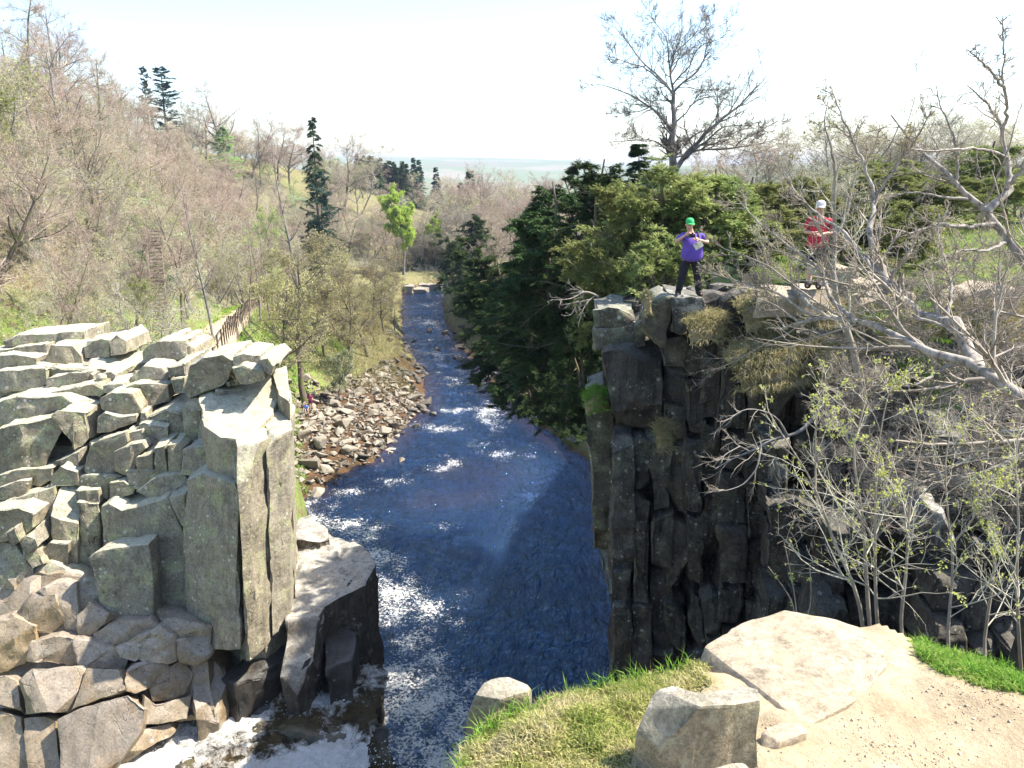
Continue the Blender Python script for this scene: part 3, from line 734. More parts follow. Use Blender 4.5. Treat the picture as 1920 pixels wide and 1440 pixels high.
B = [  # outline, level, height, material, options
 (Z1([(180, 300), (380, 270), (520, 262), (700, 268), (900, 262), (1000, 285), (900, 318), (640, 322), (480, 345), (300, 345), (190, 330)]), 18.85, 8, 'rock', {'dz': .02}),
 (Z1([(1120, 380), (1240, 330), (1340, 378), (1400, 400), (1390, 450), (1250, 440), (1080, 460)]), 18.95, 8, 'rock', {}),
 (Z1([(965, 505), (1080, 452), (1250, 438), (1385, 450), (1392, 500), (1365, 560), (1288, 618), (1225, 648), (1090, 642), (1008, 602), (992, 545)]), 18.7, 9, 'rock', {'dz': .14, 'bev': .10, 'amp': .075, 'cell': .18, 'chops': 0}),
 (Z1([(1340, 385), (1420, 362), (1452, 440), (1448, 500), (1392, 470)]), 19.1, 7, 'rock', {'lean': (-.055, -.0), 'dz': .06, 'chops': 0, 'amp': .03}),
 (Z1([(1083, 722), (1160, 700), (1225, 722), (1200, 772), (1168, 776)]), 18.0, 7, 'rock', {'dz': .2}),
 (Z1([(1178, 690), (1235, 640), (1300, 600), (1326, 590), (1338, 692), (1240, 750), (1180, 770)]), 18.45, 6.5, 'rock', {'cell': .16, 'lean': (-.045, .0), 'dz': .02, 'amp': .05, 'chops': 1, 'bite': .2}),
 (Z1([(1318, 596), (1375, 545), (1400, 470), (1448, 470), (1460, 560), (1452, 640), (1328, 696)]), 18.5, 6.4, 'rock', {'cell': .16, 'lean': (-.05, .0), 'dz': .02, 'amp': .05, 'chops': 1, 'bite': .2}),
 (Z1([(455, 1292), (520, 1255), (640, 1236), (748, 1226), (752, 1250), (640, 1275), (470, 1308)]), 14.15, 6, 'rock', {'dz': .05}),
]
for i, (pts, z, h, m, kw) in enumerate(B):
    block(cliff, pts, z, h, m, i + 1, **{**dict(cell=.17, bev=.05, amp=.065, chops=2, bite=.5), **(dict(bev=.15, amp=.09, chops=3, cell=.14) if m == 'rock_plain' else {}), **kw})
# the great smooth water-worn face at the lower left, split by open joints
for i, pts in enumerate(([(-60, 800), (20, 770), (76, 800), (98, 968), (0, 925), (-60, 915)], [(-60, 924), (0, 932), (95, 976), (128, 1290), (-60, 1290)], [(82, 800), (150, 740), (398, 735), (320, 946), (200, 952), (104, 965)],
        [(406, 736), (560, 742), (600, 800), (598, 848), (480, 884), (326, 946)], [(106, 976), (205, 959), (265, 985), (286, 1290), (136, 1290)], [(271, 985), (325, 956), (480, 894), (600, 862), (682, 930), (664, 1040), (570, 1170), (480, 1290), (291, 1290)])):
    v = []
    for x, y in pts:
        px, py = Z2([(x, y)])[0]
        v.append(P(px, py, 19.9 - 1.5 * ((y - 735) / 480.0) + .12 * math.sin(i * 2.1)))
    tag(link('rock_block', rock_mesh('rock_block', v, (-.3, 2.2, -1.6), 700 + i, cell=.17, bev=.05, amp=.045, chops=2, bite=.35), M['rock_plain'], cliff), 'smooth water-worn face of rock split by open joints' if i == 5 else None)
for i, pts in enumerate(([(588, 800), (600, 748), (640, 712), (720, 706), (802, 724), (808, 792), (700, 850), (640, 862), (602, 848)], [(702, 812), (806, 728), (868, 700), (915, 764), (904, 852), (832, 892), (722, 902)],
        [(680, 858), (742, 906), (832, 890), (914, 862), (896, 984), (752, 1010), (690, 1012), (672, 934)], [(655, 1040), (746, 1012), (880, 984), (812, 1066), (742, 1092), (684, 1128), (590, 1200), (560, 1180)])):
    v = []
    for x, y in pts:
        px, py = Z2([(x, y)])[0]
        v.append(P(px, py, 19.9 - 1.5 * ((y - 735) / 480.0) + max(0, x - 600) / 300 * .9 + .10 * math.sin(i * 2.7)))
    link('rock_block', rock_mesh('rock_block', v, (-1.2, 1.6, -1.2), 720 + i, cell=.12, bev=.03, amp=.05, chops=3, bite=.45), M['rock_plain'], cliff)
# the broad ledge below the column foot, its dark front and the black rocks under it
lr = [(Z1([(1470, 1090), (1530, 1100), (1570, 1140), (1640, 1155), (1660, 1190), (1600, 1215), (1460, 1200)]), 12.55, 7, 'ledge'),
      ([(548, 985), (560, 962), (600, 1000), (660, 1022), (692, 1045), (702, 1070), (684, 1098), (640, 1118), (606, 1140), (585, 1180), (552, 1208), (520, 1200), (535, 1175)], 12.4, 9, 'ledge'),
      ([(552, 1205), (590, 1178), (572, 1215), (520, 1245), (440, 1275), (412, 1262), (470, 1215), (520, 1190)], 11.2, 9, 'rock_wet'),
      ([(600, 1150), (640, 1120), (668, 1190), (660, 1240), (610, 1250)], 11.3, 6, 'rock_wet'),
      ([(430, 1285), (500, 1262), (556, 1292), (545, 1325), (470, 1342), (425, 1318)], 10.0, 5, 'rock_wet'),
      ([(352, 1258), (395, 1225), (420, 1268), (402, 1300), (362, 1312)], 11.2, 4, 'rock_plain'),
      ([(360, 1325), (420, 1300), (470, 1332), (430, 1352), (370, 1350)], 9.9, 4, 'rock_wet')]
for i, (pts, z, h, m) in enumerate(lr):
    block(cliff, pts, z, h, m, 200 + i, cell=.2, bev=.06, amp=.08, back=.6 if i < 2 else .25, chops=1 if i < 2 else 4)

rf = random.Random(12)
for i in range(18):                     # loose angular fragments lodged in the joints
    zx, zy, z = rf.choice([(rf.uniform(150, 900), rf.uniform(330, 420), 18.75), (rf.uniform(0, 500), rf.uniform(440, 500), 18.25), (rf.uniform(430, 950), rf.uniform(560, 700), 17.6), (rf.uniform(560, 900), rf.uniform(700, 780), 17.0), (rf.uniform(0, 900), rf.uniform(860, 960), 16.1), (rf.uniform(0, 250), rf.uniform(1080, 1250), 14.6), (rf.uniform(0, 450), rf.uniform(1230, 1420), 13.6), (rf.uniform(1000, 1300), rf.uniform(340, 420), 19.2)])
    c = G(zx / 2.6667, 560 + zy / 2.6667, z); s_ = rf.uniform(.10, .30)
    a0 = rf.uniform(0, 6.28); m_ = rf.randint(4, 6)
    tp = [c + Vector((math.cos(a0 + k * 6.283 / m_) * s_ * rf.uniform(.7, 1.3), math.sin(a0 + k * 6.283 / m_) * s_ * rf.uniform(.7, 1.2), s_ * .35)) for k in range(m_)]
    link('rock_fragment', rock_mesh('rock_fragment', tp, (0, 0, -s_ * 1.5), 800 + i, cell=.10, bev=.02, amp=.03, chops=6, bite=1.4), M['rock' if z > 14 else 'rock_plain'], cliff)

# the dark cliff across the gap: faces read off the photograph, each pushed back to its own depth
dark = tag(empty('rock_cliff', (0, 0, 0)), 'dark shaded cliff of tall columns below the man in purple', kind='structure')
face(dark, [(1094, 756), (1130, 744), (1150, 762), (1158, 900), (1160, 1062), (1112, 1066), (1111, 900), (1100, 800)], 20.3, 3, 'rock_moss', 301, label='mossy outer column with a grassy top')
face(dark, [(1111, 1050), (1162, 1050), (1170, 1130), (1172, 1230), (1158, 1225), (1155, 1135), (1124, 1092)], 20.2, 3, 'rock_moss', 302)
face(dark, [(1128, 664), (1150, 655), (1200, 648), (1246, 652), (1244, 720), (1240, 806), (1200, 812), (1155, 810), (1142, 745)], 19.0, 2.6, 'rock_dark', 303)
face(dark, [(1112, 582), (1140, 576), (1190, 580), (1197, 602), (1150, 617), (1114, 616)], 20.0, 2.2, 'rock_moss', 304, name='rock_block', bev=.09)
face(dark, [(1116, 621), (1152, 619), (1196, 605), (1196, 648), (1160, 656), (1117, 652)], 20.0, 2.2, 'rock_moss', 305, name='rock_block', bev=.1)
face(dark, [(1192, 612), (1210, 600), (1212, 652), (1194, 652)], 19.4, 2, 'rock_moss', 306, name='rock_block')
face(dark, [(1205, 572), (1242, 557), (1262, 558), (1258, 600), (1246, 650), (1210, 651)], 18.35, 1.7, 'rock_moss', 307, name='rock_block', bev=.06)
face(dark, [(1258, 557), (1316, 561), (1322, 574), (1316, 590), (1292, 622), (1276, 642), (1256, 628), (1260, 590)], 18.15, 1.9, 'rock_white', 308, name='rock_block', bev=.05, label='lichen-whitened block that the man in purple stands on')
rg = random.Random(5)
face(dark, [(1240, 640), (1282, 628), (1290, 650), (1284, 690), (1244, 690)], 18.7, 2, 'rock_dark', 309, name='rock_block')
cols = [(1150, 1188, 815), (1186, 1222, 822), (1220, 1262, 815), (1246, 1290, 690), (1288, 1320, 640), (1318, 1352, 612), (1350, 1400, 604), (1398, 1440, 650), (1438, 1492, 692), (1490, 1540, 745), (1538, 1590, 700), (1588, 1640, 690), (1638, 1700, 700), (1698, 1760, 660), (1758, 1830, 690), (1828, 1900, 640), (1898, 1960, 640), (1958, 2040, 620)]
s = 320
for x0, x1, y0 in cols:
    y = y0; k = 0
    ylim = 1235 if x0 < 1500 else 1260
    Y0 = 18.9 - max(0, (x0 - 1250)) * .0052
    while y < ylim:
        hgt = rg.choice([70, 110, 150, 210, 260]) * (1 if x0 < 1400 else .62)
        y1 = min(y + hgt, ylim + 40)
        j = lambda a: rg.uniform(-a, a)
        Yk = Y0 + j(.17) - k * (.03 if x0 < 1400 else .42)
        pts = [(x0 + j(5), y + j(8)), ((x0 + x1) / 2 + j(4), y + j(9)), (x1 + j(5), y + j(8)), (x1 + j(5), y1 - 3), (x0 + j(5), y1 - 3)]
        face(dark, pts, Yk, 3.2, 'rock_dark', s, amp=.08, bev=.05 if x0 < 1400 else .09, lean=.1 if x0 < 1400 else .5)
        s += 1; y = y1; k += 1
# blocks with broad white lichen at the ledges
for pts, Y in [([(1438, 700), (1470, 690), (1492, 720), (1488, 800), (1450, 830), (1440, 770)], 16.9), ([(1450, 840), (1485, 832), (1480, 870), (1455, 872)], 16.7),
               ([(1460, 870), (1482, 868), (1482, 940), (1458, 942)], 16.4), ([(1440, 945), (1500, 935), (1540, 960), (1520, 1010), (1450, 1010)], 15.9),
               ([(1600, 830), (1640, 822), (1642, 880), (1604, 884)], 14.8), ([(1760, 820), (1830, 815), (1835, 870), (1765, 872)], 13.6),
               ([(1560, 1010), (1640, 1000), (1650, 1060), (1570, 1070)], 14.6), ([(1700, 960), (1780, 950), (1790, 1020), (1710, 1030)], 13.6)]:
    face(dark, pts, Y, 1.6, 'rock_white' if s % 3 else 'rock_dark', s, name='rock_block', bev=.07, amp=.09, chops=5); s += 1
# a rough core behind the columns closes the gaps between them
mb = MB()
core = [(2.75, 21.2), (3.1, 20.3), (7.0, 19.3), (9.6, 17.6), (11.6, 14.8), (13.0, 11.5), (14.6, 8.0)]
rr = np.random.default_rng(4)
n = 40; zs = np.linspace(-1.5, 22.4, 34)
tt = np.linspace(0, len(core) - 1, n); cx = np.interp(tt, range(len(core)), [c[0] for c in core]); cy = np.interp(tt, range(len(core)), [c[1] for c in core])
cx = cx + .25; cy = cy + .3
A = np.zeros((len(zs), n, 3)); A[..., 0] = cx; A[..., 1] = cy; A[..., 2] = zs[:, None] - np.clip(cx - 5, 0, 4)[None] * .25 * (zs[:, None] > 18)
A += rr.normal(size=A.shape) * np.array([.12, .15, .05])
Bk = A + np.array([.8, 1.6, 0])
i = (np.arange(len(zs) - 1)[:, None] * n + np.arange(n - 1)[None]).ravel()
mb.add(flat(A), np.stack([i, i + 1, i + n + 1, i + n], 1))
j = np.arange(n - 1) + (len(zs) - 1) * n
mb.add(np.concatenate([A[-1], Bk[-1]]), np.stack([np.arange(n - 1), np.arange(1, n), n + np.arange(1, n), n + np.arange(n - 1)], 1))
e0 = np.concatenate([A[:, 0], Bk[:, 0]]); m = len(zs)
mb.add(e0, np.stack([np.arange(m - 1), np.arange(1, m), m + np.arange(1, m), m + np.arange(m - 1)], 1))
link('rock_core', mb.mesh('rock_core'), M['rock_dark'], dark)
# ------------------------------------------------------------------ trees
def rngs(s): return np.random.default_rng(s)

def bare_meshes(seed, hgt=10.0, spread=1.0, trunk_r=.16, stems=1, clear=.25, density=1.0, leaf=0, leaf_size=.12, upright=.25, twig_w=.009, droop=0.0, limb_up=.06):
    """trunk-and-limbs mesh and fine crown mesh of a leafless (or just budding) broadleaf tree, base at the origin"""
    r = rngs(seed)
    st = []
    for k in range(stems):
        pts = np.zeros((9, 3)); d = np.array([r.normal() * .12, r.normal() * .12, 1.0]) + (0 if stems == 1 else np.array([r.normal() * .3, r.normal() * .3, 0]))
        for j in range(1, 9):
            d = d + np.array([r.normal() * .09, r.normal() * .09, .10]); d /= np.linalg.norm(d)
            pts[j] = pts[j - 1] + d * hgt * .9 * (1 if k == 0 else r.uniform(.7, .95)) / 8
        st.append(pts)
    p0 = np.array(st); r0 = np.tile(trunk_r * np.array([1.35, 1, .9, .8, .68, .55, .4, .26, .1]), (stems, 1)) / (1 if stems == 1 else 1.4)
    k1 = int(15 * density / (1 if stems == 1 else 1.6))
    p1, r1 = branch(r, p0, r0, k1, clear, .97, 52, .50 * spread, 7, limb_up, .13, .55, .012)
    p2, r2 = branch(r, p1, r1, 10, .18, 1, 44, .52, 5, upright * .3 - droop, .17, .55, twig_w * 1.1)
    p3, r3 = branch(r, p2, r2, 7, .15, 1, 42, .6, 4, upright * .2 - droop, .2, .6, twig_w * .9)
    p4, r4 = branch(r, p3, r3, 5, .1, 1, 42, .8, 3, .03 - droop, .2, .8, twig_w * .65)
    tr = MB(); tr.tubes(p0, r0, 7); tr.tubes(p1, r1, 5)
    cr = MB(); cr.tubes(p2, r2, 3)
    for pp, rr_ in ((p3, r3), (p4, r4)):
        for j in range(pp.shape[1] - 1):
            cr.ribbons(pp[:, j], pp[:, j + 1], rr_[:, j], r)
    lf = None
    if leaf:
        src = np.concatenate([flat(p4[:, 1:]), flat(p3[:, 2:])]); sel = r.integers(0, len(src), leaf)
        lf = MB(); lf.leaves(src[sel] + r.normal(size=(leaf, 3)) * .07, leaf_size * r.uniform(.6, 1.3, leaf), r)
    return tr.mesh('trunk', True), cr.mesh('twigs'), lf.mesh('leaves') if lf else None

def conifer_meshes(seed, hgt=12.0, base_r=2.2, clear=.1, whorls=22, per=8, droop=.15, shard=(.32, .07), ragged=.25, top_pow=.85, trunk_r=.17, sprays=9):
    r = rngs(seed)
    pts = np.zeros((1, 8, 3)); pts[0, :, 2] = np.linspace(0, hgt, 8); pts[0, 1:, :2] = np.cumsum(r.normal(size=(7, 2)) * .05, 0)
    rad = trunk_r * np.linspace(1.2, .08, 8)[None]
    tr = MB(); tr.tubes(pts, rad, 7)
    A, D, L = [], [], []
    for w in range(whorls):
        f = clear + (1 - clear) * (w + r.uniform(0, .8)) / whorls
        if f > .985: continue
        z = f * hgt; rl = base_r * (1 - (f - clear) / (1 - clear)) ** top_pow + .12
        for _ in range(per):
            if r.random() < ragged * .5: continue
            a = r.uniform(0, 2 * np.pi)
            z = (f + r.uniform(-.6, .6) * (1 - clear) / whorls * 1.4) * hgt; z = max(z, clear * hgt * .8)
            if z > hgt * .99: continue
            rl = (base_r * max(1 - (z / hgt - clear) / (1 - clear), 0) ** top_pow + .10) * (1 + .35 * math.sin(z * 2.1 + seed))
            A.append([np.interp(z, pts[0, :, 2], pts[0, :, 0]), np.interp(z, pts[0, :, 2], pts[0, :, 1]), z]); D.append([np.cos(a), np.sin(a), r.normal(.15, .12)]); L.append(rl * r.uniform(1 - ragged, 1.15))
    A, D, L = np.array(A), nrm(np.array(D)), np.array(L)
    n = 5; bp = np.empty((len(A), n, 3)); bp[:, 0] = A; d = D.copy()
    for j in range(1, n):
        d = nrm(d + np.array([0, 0, -droop]) + r.normal(size=d.shape) * .08); bp[:, j] = bp[:, j - 1] + d * (L / (n - 1))[:, None]
    tr.tubes(bp, np.maximum(L * .010, .008)[:, None] * np.linspace(1, .3, n)[None], 3)
    cr = MB()
    N = len(bp) * sprays
    idx = np.repeat(np.arange(len(bp)), sprays); t = r.uniform(.15, 1, N) ** .8 * (n - 1); i = np.minimum(t.astype(int), n - 2); f = (t - i)[:, None]
    S = bp[idx, i] * (1 - f) + bp[idx, i + 1] * f; T = nrm(bp[idx, i + 1] - bp[idx, i])
    side = nrm(np.cross(T, np.array([0, 0, 1.0]))) * r.choice([-1, 1], N)[:, None]
    dd = nrm(T * .8 + side * r.uniform(.2, 1.0, (N, 1)) + np.array([0, 0, -.18]) + r.normal(size=(N, 3)) * .15)
    ln = L[idx] * .30 * (1.15 - t / (n - 1) * .6) + .12
    for q in range(3):
        k = S + dd * ln[:, None] * q / 3 + r.normal(size=(N, 3)) * .03
        for sgn in (-1, 1):
            d2 = nrm(dd + sgn * nrm(np.cross(dd, np.array([0, 0, 1.0]))) * .55 + r.normal(size=(N, 3)) * .2 + np.array([0, 0, -.1]))
            cr.shards(k, d2, shard[0] * r.uniform(.6, 1.3, N), shard[1] * r.uniform(.7, 1.3, N), r, (0, 0, 1))
    return tr.mesh('trunk', True), cr.mesh('crown'), None

def yew_meshes(seed, hgt=6.0, rad=3.2, limbs=34, flatness=.25, sprays=7, shard=(.22, .045), droop=.12, low=.05, stemlean=(0, 0)):
    """spreading evergreen of layered feathery sprays"""
    r = rngs(seed)
    p0 = np.zeros((3, 7, 3)); r0 = np.tile(np.linspace(.16, .03, 7), (3, 1))
    for k in range(3):
        d = np.array([r.normal() * .25 + stemlean[0], r.normal() * .25 + stemlean[1], 1.0])
        for j in range(1, 7):
            d = nrm(d + np.array([r.normal() * .14, r.normal() * .14, .1])); p0[k, j] = p0[k, j - 1] + d * hgt * (.92 if k == 0 else .7) / 6
    N1 = limbs
    k1 = max(1, N1 // 3)
    p1, r1 = branch(r, p0, r0, k1, low, .98, 72, 1, 7, -.02, .12, .4, .018, L=rad)
    fz = 1 - .55 * (p1[:, 0, 2] / hgt)          # upper limbs are shorter
    p1 = p1[:, :1] + (p1 - p1[:, :1]) * fz[:, None, None]
    p1[:, 1:, 2] -= (np.linspace(0, 1, 7)[1:] ** 2 * droop * rad)[None]
    p2, r2 = branch(r, p1, r1, 11, .2, 1, 48, .40, 5, -droop * .5, .13, .5, .007)
    p2[:, 1:, 2] = p2[:, :1, 2] + (p2[:, 1:, 2] - p2[:, :1, 2]) * .55
    tr = MB(); tr.tubes(p0, r0, 7); tr.tubes(p1, r1, 4); tr.tubes(p2, r2, 3)
    cr = MB(); m = 5
    N = len(p2) * sprays; idx = np.repeat(np.arange(len(p2)), sprays)
    t = r.uniform(.1, 1, N) * (m - 1); i = np.minimum(t.astype(int), m - 2); f = (t - i)[:, None]
    S = p2[idx, i] * (1 - f) + p2[idx, i + 1] * f; T = nrm(p2[idx, i + 1] - p2[idx, i])
    side = nrm(np.cross(T, np.array([0, 0, 1.0]))) * r.choice([-1, 1], N)[:, None]
    d = nrm(T + side * r.uniform(.1, .9, (N, 1)) + np.array([0, 0, -droop * 1.2]) + r.normal(size=(N, 3)) * flatness)
    ln = r.uniform(.25, .5, N) * rad * .16 + .1
    for q in range(4):
        k = S + d * ln[:, None] * q / 4
        for sgn in (-1, 1):
            d2 = nrm(d + sgn * nrm(np.cross(d, np.array([0, 0, 1.0]))) * .6 + r.normal(size=(N, 3)) * .22 + np.array([0, 0, -droop]))
            cr.shards(k + r.normal(size=(N, 3)) * .015, d2, shard[0] * r.uniform(.6, 1.35, N), shard[1] * r.uniform(.7, 1.3, N), r, (0, 0, 1))
    return tr.mesh('trunk', True), cr.mesh('crown'), None

class Kind:
    """one kind of tree in a few growth forms; every tree placed is an object of its own that shares mesh data"""
    def __init__(self, forms, trunk_m, crown_m, leaf_m=None):
        self.forms, self.k = forms, 0
        for f in forms:
            f[0].materials.append(M[trunk_m]); f[1].materials.append(M[crown_m])
            if f[2] is not None: f[2].materials.append(M[leaf_m])
    def place(self, name, loc, scale, label, cat, group=None, rz=None, form=None, tilt=(0, 0), rnd=random.Random(3)):
        f = self.forms[(self.k if form is None else form) % len(self.forms)]; self.k += 1
        e = empty(name, loc, rnd.uniform(0, 6.28) if rz is None else rz)
        e.rotation_euler = (tilt[0], tilt[1], e.rotation_euler[2])
        e.scale = scale if isinstance(scale, (tuple, list)) else (scale,) * 3
        tag(e, label, cat, group)
        for nm, me in zip(('trunk', 'crown', 'leaves'), f):
            if me is not None:
                c = link(nm, me); c.parent = e
        return e

K = {}
K['pink'] = Kind([bare_meshes(s, 9.5, 1.15, .13, 1, .25, 1.25, twig_w=.011) for s in (11, 12, 13, 14)], 'bark_brown', 'twig_pink')
K['grey'] = Kind([bare_meshes(s, 9.5, 1.1, .12, 2, .12, 1.4, leaf=1500, leaf_size=.13, twig_w=.009) for s in (21, 22, 23)], 'bark_grey', 'twig_grey', 'leaf_olive')
K['fresh'] = Kind([bare_meshes(s, 9.0, 1.0, .12, 1, .2, 1, leaf=2600, leaf_size=.14, twig_w=.008) for s in (31, 32)], 'bark_grey', 'twig_grey', 'leaf_fresh')
K['sage'] = Kind([bare_meshes(s, 7.0, .85, .09, 3, .15, 1, leaf=5200, leaf_size=.16, twig_w=.008) for s in (41, 42)], 'bark_grey', 'twig_grey', 'leaf_sage')
K['slim'] = Kind([bare_meshes(s, 11, .42, .10, 1, .35, .9, twig_w=.009, limb_up=.2) for s in (51, 52)], 'bark_grey', 'twig_pink')
K['alder'] = Kind([bare_meshes(s, 10, .95, .17, 1, .28, 1.25, leaf=6000, leaf_size=.10, twig_w=.011, limb_up=.0, droop=.03) for s in (61, 62)], 'bark_brown', 'twig_dark', 'leaf_olive')
K['lime'] = Kind([bare_meshes(71, 12, .85, .2, 1, .2, 1.1, leaf=42000, leaf_size=.17, twig_w=.008)], 'bark_grey', 'twig_dark', 'leaf_lime')
K['round'] = Kind([bare_meshes(81, 11, 1.15, .25, 1, .32, 1.2, twig_w=.011, limb_up=.1)], 'bark_grey', 'twig_pink')
K['spruce'] = Kind([conifer_meshes(91, 16, 2.7, .06, 34, 7, .17, (.26, .04), .6, .85, .17, 12), conifer_meshes(92, 11, 2.3, .05, 26, 9, .12, (.34, .06), .3, .95, .15, 12)], 'bark_brown', 'spruce')
K['pine'] = Kind([conifer_meshes(95, 14, 2.4, .30, 22, 6, -.05, (.30, .06), .6, .45, .2, 20)], 'bark_brown', 'pine')
K['larch'] = Kind([conifer_meshes(97, 7, 1.7, .02, 26, 9, .08, (.20, .04), .3, .85, .1, 12)], 'bark_brown', 'larch')
K['bare_larch'] = Kind([bare_meshes(98, 17, .30, .2, 1, .2, 2.2, twig_w=.011, limb_up=-.03)], 'bark_brown', 'twig_pink')
K['brush'] = Kind([bare_meshes(131, 8.5, 1.2, .08, 5, .06, .8, twig_w=.016)], 'bark_grey', 'twig_birch')
K['scrub'] = Kind([bare_meshes(s, 8.5, 1.15, .10, 4, .08, 1.7, leaf=3500, leaf_size=.06, twig_w=.007) for s in (121, 122)], 'bark_grey', 'twig_grey', 'leaf_olive')
K['yew'] = Kind([yew_meshes(s, 6.5, 3.3, 57, .26, 12, (.155, .027), .14) for s in (101, 102, 103)], 'bark_brown', 'yew')
K['juniper'] = Kind([yew_meshes(s, 3.8, 2.7, 51, .32, 9, (.12, .022), .04) for s in (111, 112)], 'bark_brown', 'juniper')

rt = random.Random(77)
def at(px, py, Y): return P(px, py, Y)
def place_px(kind, name, px, Y, top_py, base_h, label, cat, group=None, base=None, form=None, wide=1.0, tilt=(0, 0), rz=None):
    """a tree standing on the terrain in the photo's column px at depth Y, its top at row top_py"""
    x = (px - 960) / FPX * Y * 1.0
    for _ in range(3):                       # the column drifts with height below the eye
        z = hz(x, Y) if base is None else base
        x = (px - 960) / FPX * (CP * Y - SP * (z - CAMZ))
    top = P(px, top_py, Y).z
    s = max(top - z, .5) / base_h
    return K[kind].place(name, (x, Y, z - .1), (s * wide, s * wide, s), label, cat, group, form=form, tilt=tilt, rz=rz)

def crest(px):                               # depth at which the ground in a photo column stands highest against the sky
    Yc = np.arange(60, 240, 2.0); x = (px - 960) / FPX * (CP * Yc + SP * 4)
    h = terrain(x, Yc)[0]; return float(Yc[np.argmax((h - CAMZ) / Yc)])
# single trees that stand out -------------------------------------------------
place_px('pine', 'pine_tree', 318, crest(318) - 4, 122, 14, 'dark blue-green pine on the left skyline, the fuller of the two pines', 'tree', wide=1.35)
place_px('pine', 'pine_tree', 285, crest(285), 122, 14, 'thin-crowned pine on the left skyline just beside the fuller pine', 'tree', wide=.7, rz=2.0)
place_px('round', 'bare_tree', 425, crest(425) - 3, 142, 11.5, 'rounded bare tree alone on the left skyline above the bright green larch', 'tree', wide=1.05)
place_px('larch', 'larch_tree', 421, crest(421) - 9, 236, 7, 'small bright green larch below the rounded bare tree', 'tree', wide=1.5)
place_px('grey', 'bare_tree', 352, crest(352) - 3, 158, 9.5, 'many-stemmed bare tree on the skyline between the pines and the rounded tree', 'tree', wide=.75)
place_px('spruce', 'spruce_tree', 606, 132, 208, 16, 'tall dark spruce with a ragged pointed top on the wooded left slope', 'tree', form=0, wide=.95)
place_px('pine', 'ivy_clad_tree', 612, 128, 318, 14, 'dark evergreen crown just below the tall ragged spruce', 'tree', wide=.8)
place_px('slim', 'bare_tree', 562, 122, 225, 11, 'tall slim bare tree standing just left of the tall dark spruce', 'tree')
place_px('bare_larch', 'bare_tree', 75, 92, -60, 17, 'very tall bare pinkish tree at the far left rising out of the picture', 'tree', wide=1.3)
place_px('round', 'bare_tree', -60, 44, 230, 11.5, 'bare tree reaching in with dark limbs from the left edge', 'tree', wide=1.3)
place_px('round', 'bare_tree', 150, 88, 20, 11.5, 'broad bare tree beside the tallest tree on the left skyline', 'tree', wide=.9)
place_px('bare_larch', 'larch_tree', 218, 105, 66, 17, 'bare larch with level pinkish branches left of the two pines', 'tree', wide=1.1)
place_px('slim', 'bare_tree', 488, crest(488) - 4, 195, 11, 'slender bare tree on the skyline right of the rounded bare tree', 'tree', wide=1.2)
place_px('lime', 'beech_tree', 757, 178, 345, 12.5, 'vivid lime green beech in new leaf above the river bend', 'tree', wide=.95)
place_px('lime', 'beech_tree', 812, 193, 398, 12.5, 'smaller yellow-green beech just beyond the vivid lime beech', 'tree', wide=.95)
place_px('alder', 'alder_tree', 572, 80, 440, 10, 'large alder with a forked dark trunk at the edge of the boulder beach', 'tree', form=0, wide=1.05)
place_px('alder', 'alder_tree', 530, 74, 470, 10, 'leaning alder behind the pale cliff corner, left of the forked alder', 'tree', form=1, wide=.85, tilt=(0, .12))
place_px('sage', 'young_tree', 632, 82, 640, 7, 'small budding sapling at the top of the boulder beach', 'tree', wide=.8)
place_px('alder', 'alder_tree', 690, 98, 470, 10, 'bushy olive alder leaning over the narrowing river', 'tree', form=1, wide=.95)
place_px('alder', 'alder_tree', 655, 90, 530, 10, 'bushy olive alder between the forked alder and the river', 'tree', form=0, wide=1.0)
place_px('alder', 'alder_tree', 722, 112, 520, 10, 'low olive alder overhanging the dark bank boulders', 'tree', form=0, wide=1.1)
place_px('alder', 'alder_tree', 735, 128, 500, 10, 'far alder on the left bank where the river bends away', 'tree', form=1, wide=1.0)
place_px('slim', 'bare_tree', 405, 58, 290, 11, 'thin straight bare tree beside the fence of the stone path', 'tree', form=0, wide=.8)
place_px('fresh', 'young_tree', 516, 118, 385, 9, 'yellow-green tree in early leaf among bare trees above the path', 'tree', wide=.7)
for px, Y, top, k in ((468, 85, 420, 'slim'), (490, 90, 400, 'slim'), (508, 96, 410, 'slim'), (462, 100, 380, 'grey')):
    place_px(k, 'slender_tree', px, Y, top, 11 if k == 'slim' else 9.5, {468: 'slender grey trunk on the green slope below the path fence', 490: 'second slender trunk on the green slope, close to a twin', 508: 'slender trunk nearest the alders on the green slope', 462: 'grey twiggy tree rising behind the path fence'}[px], 'tree')

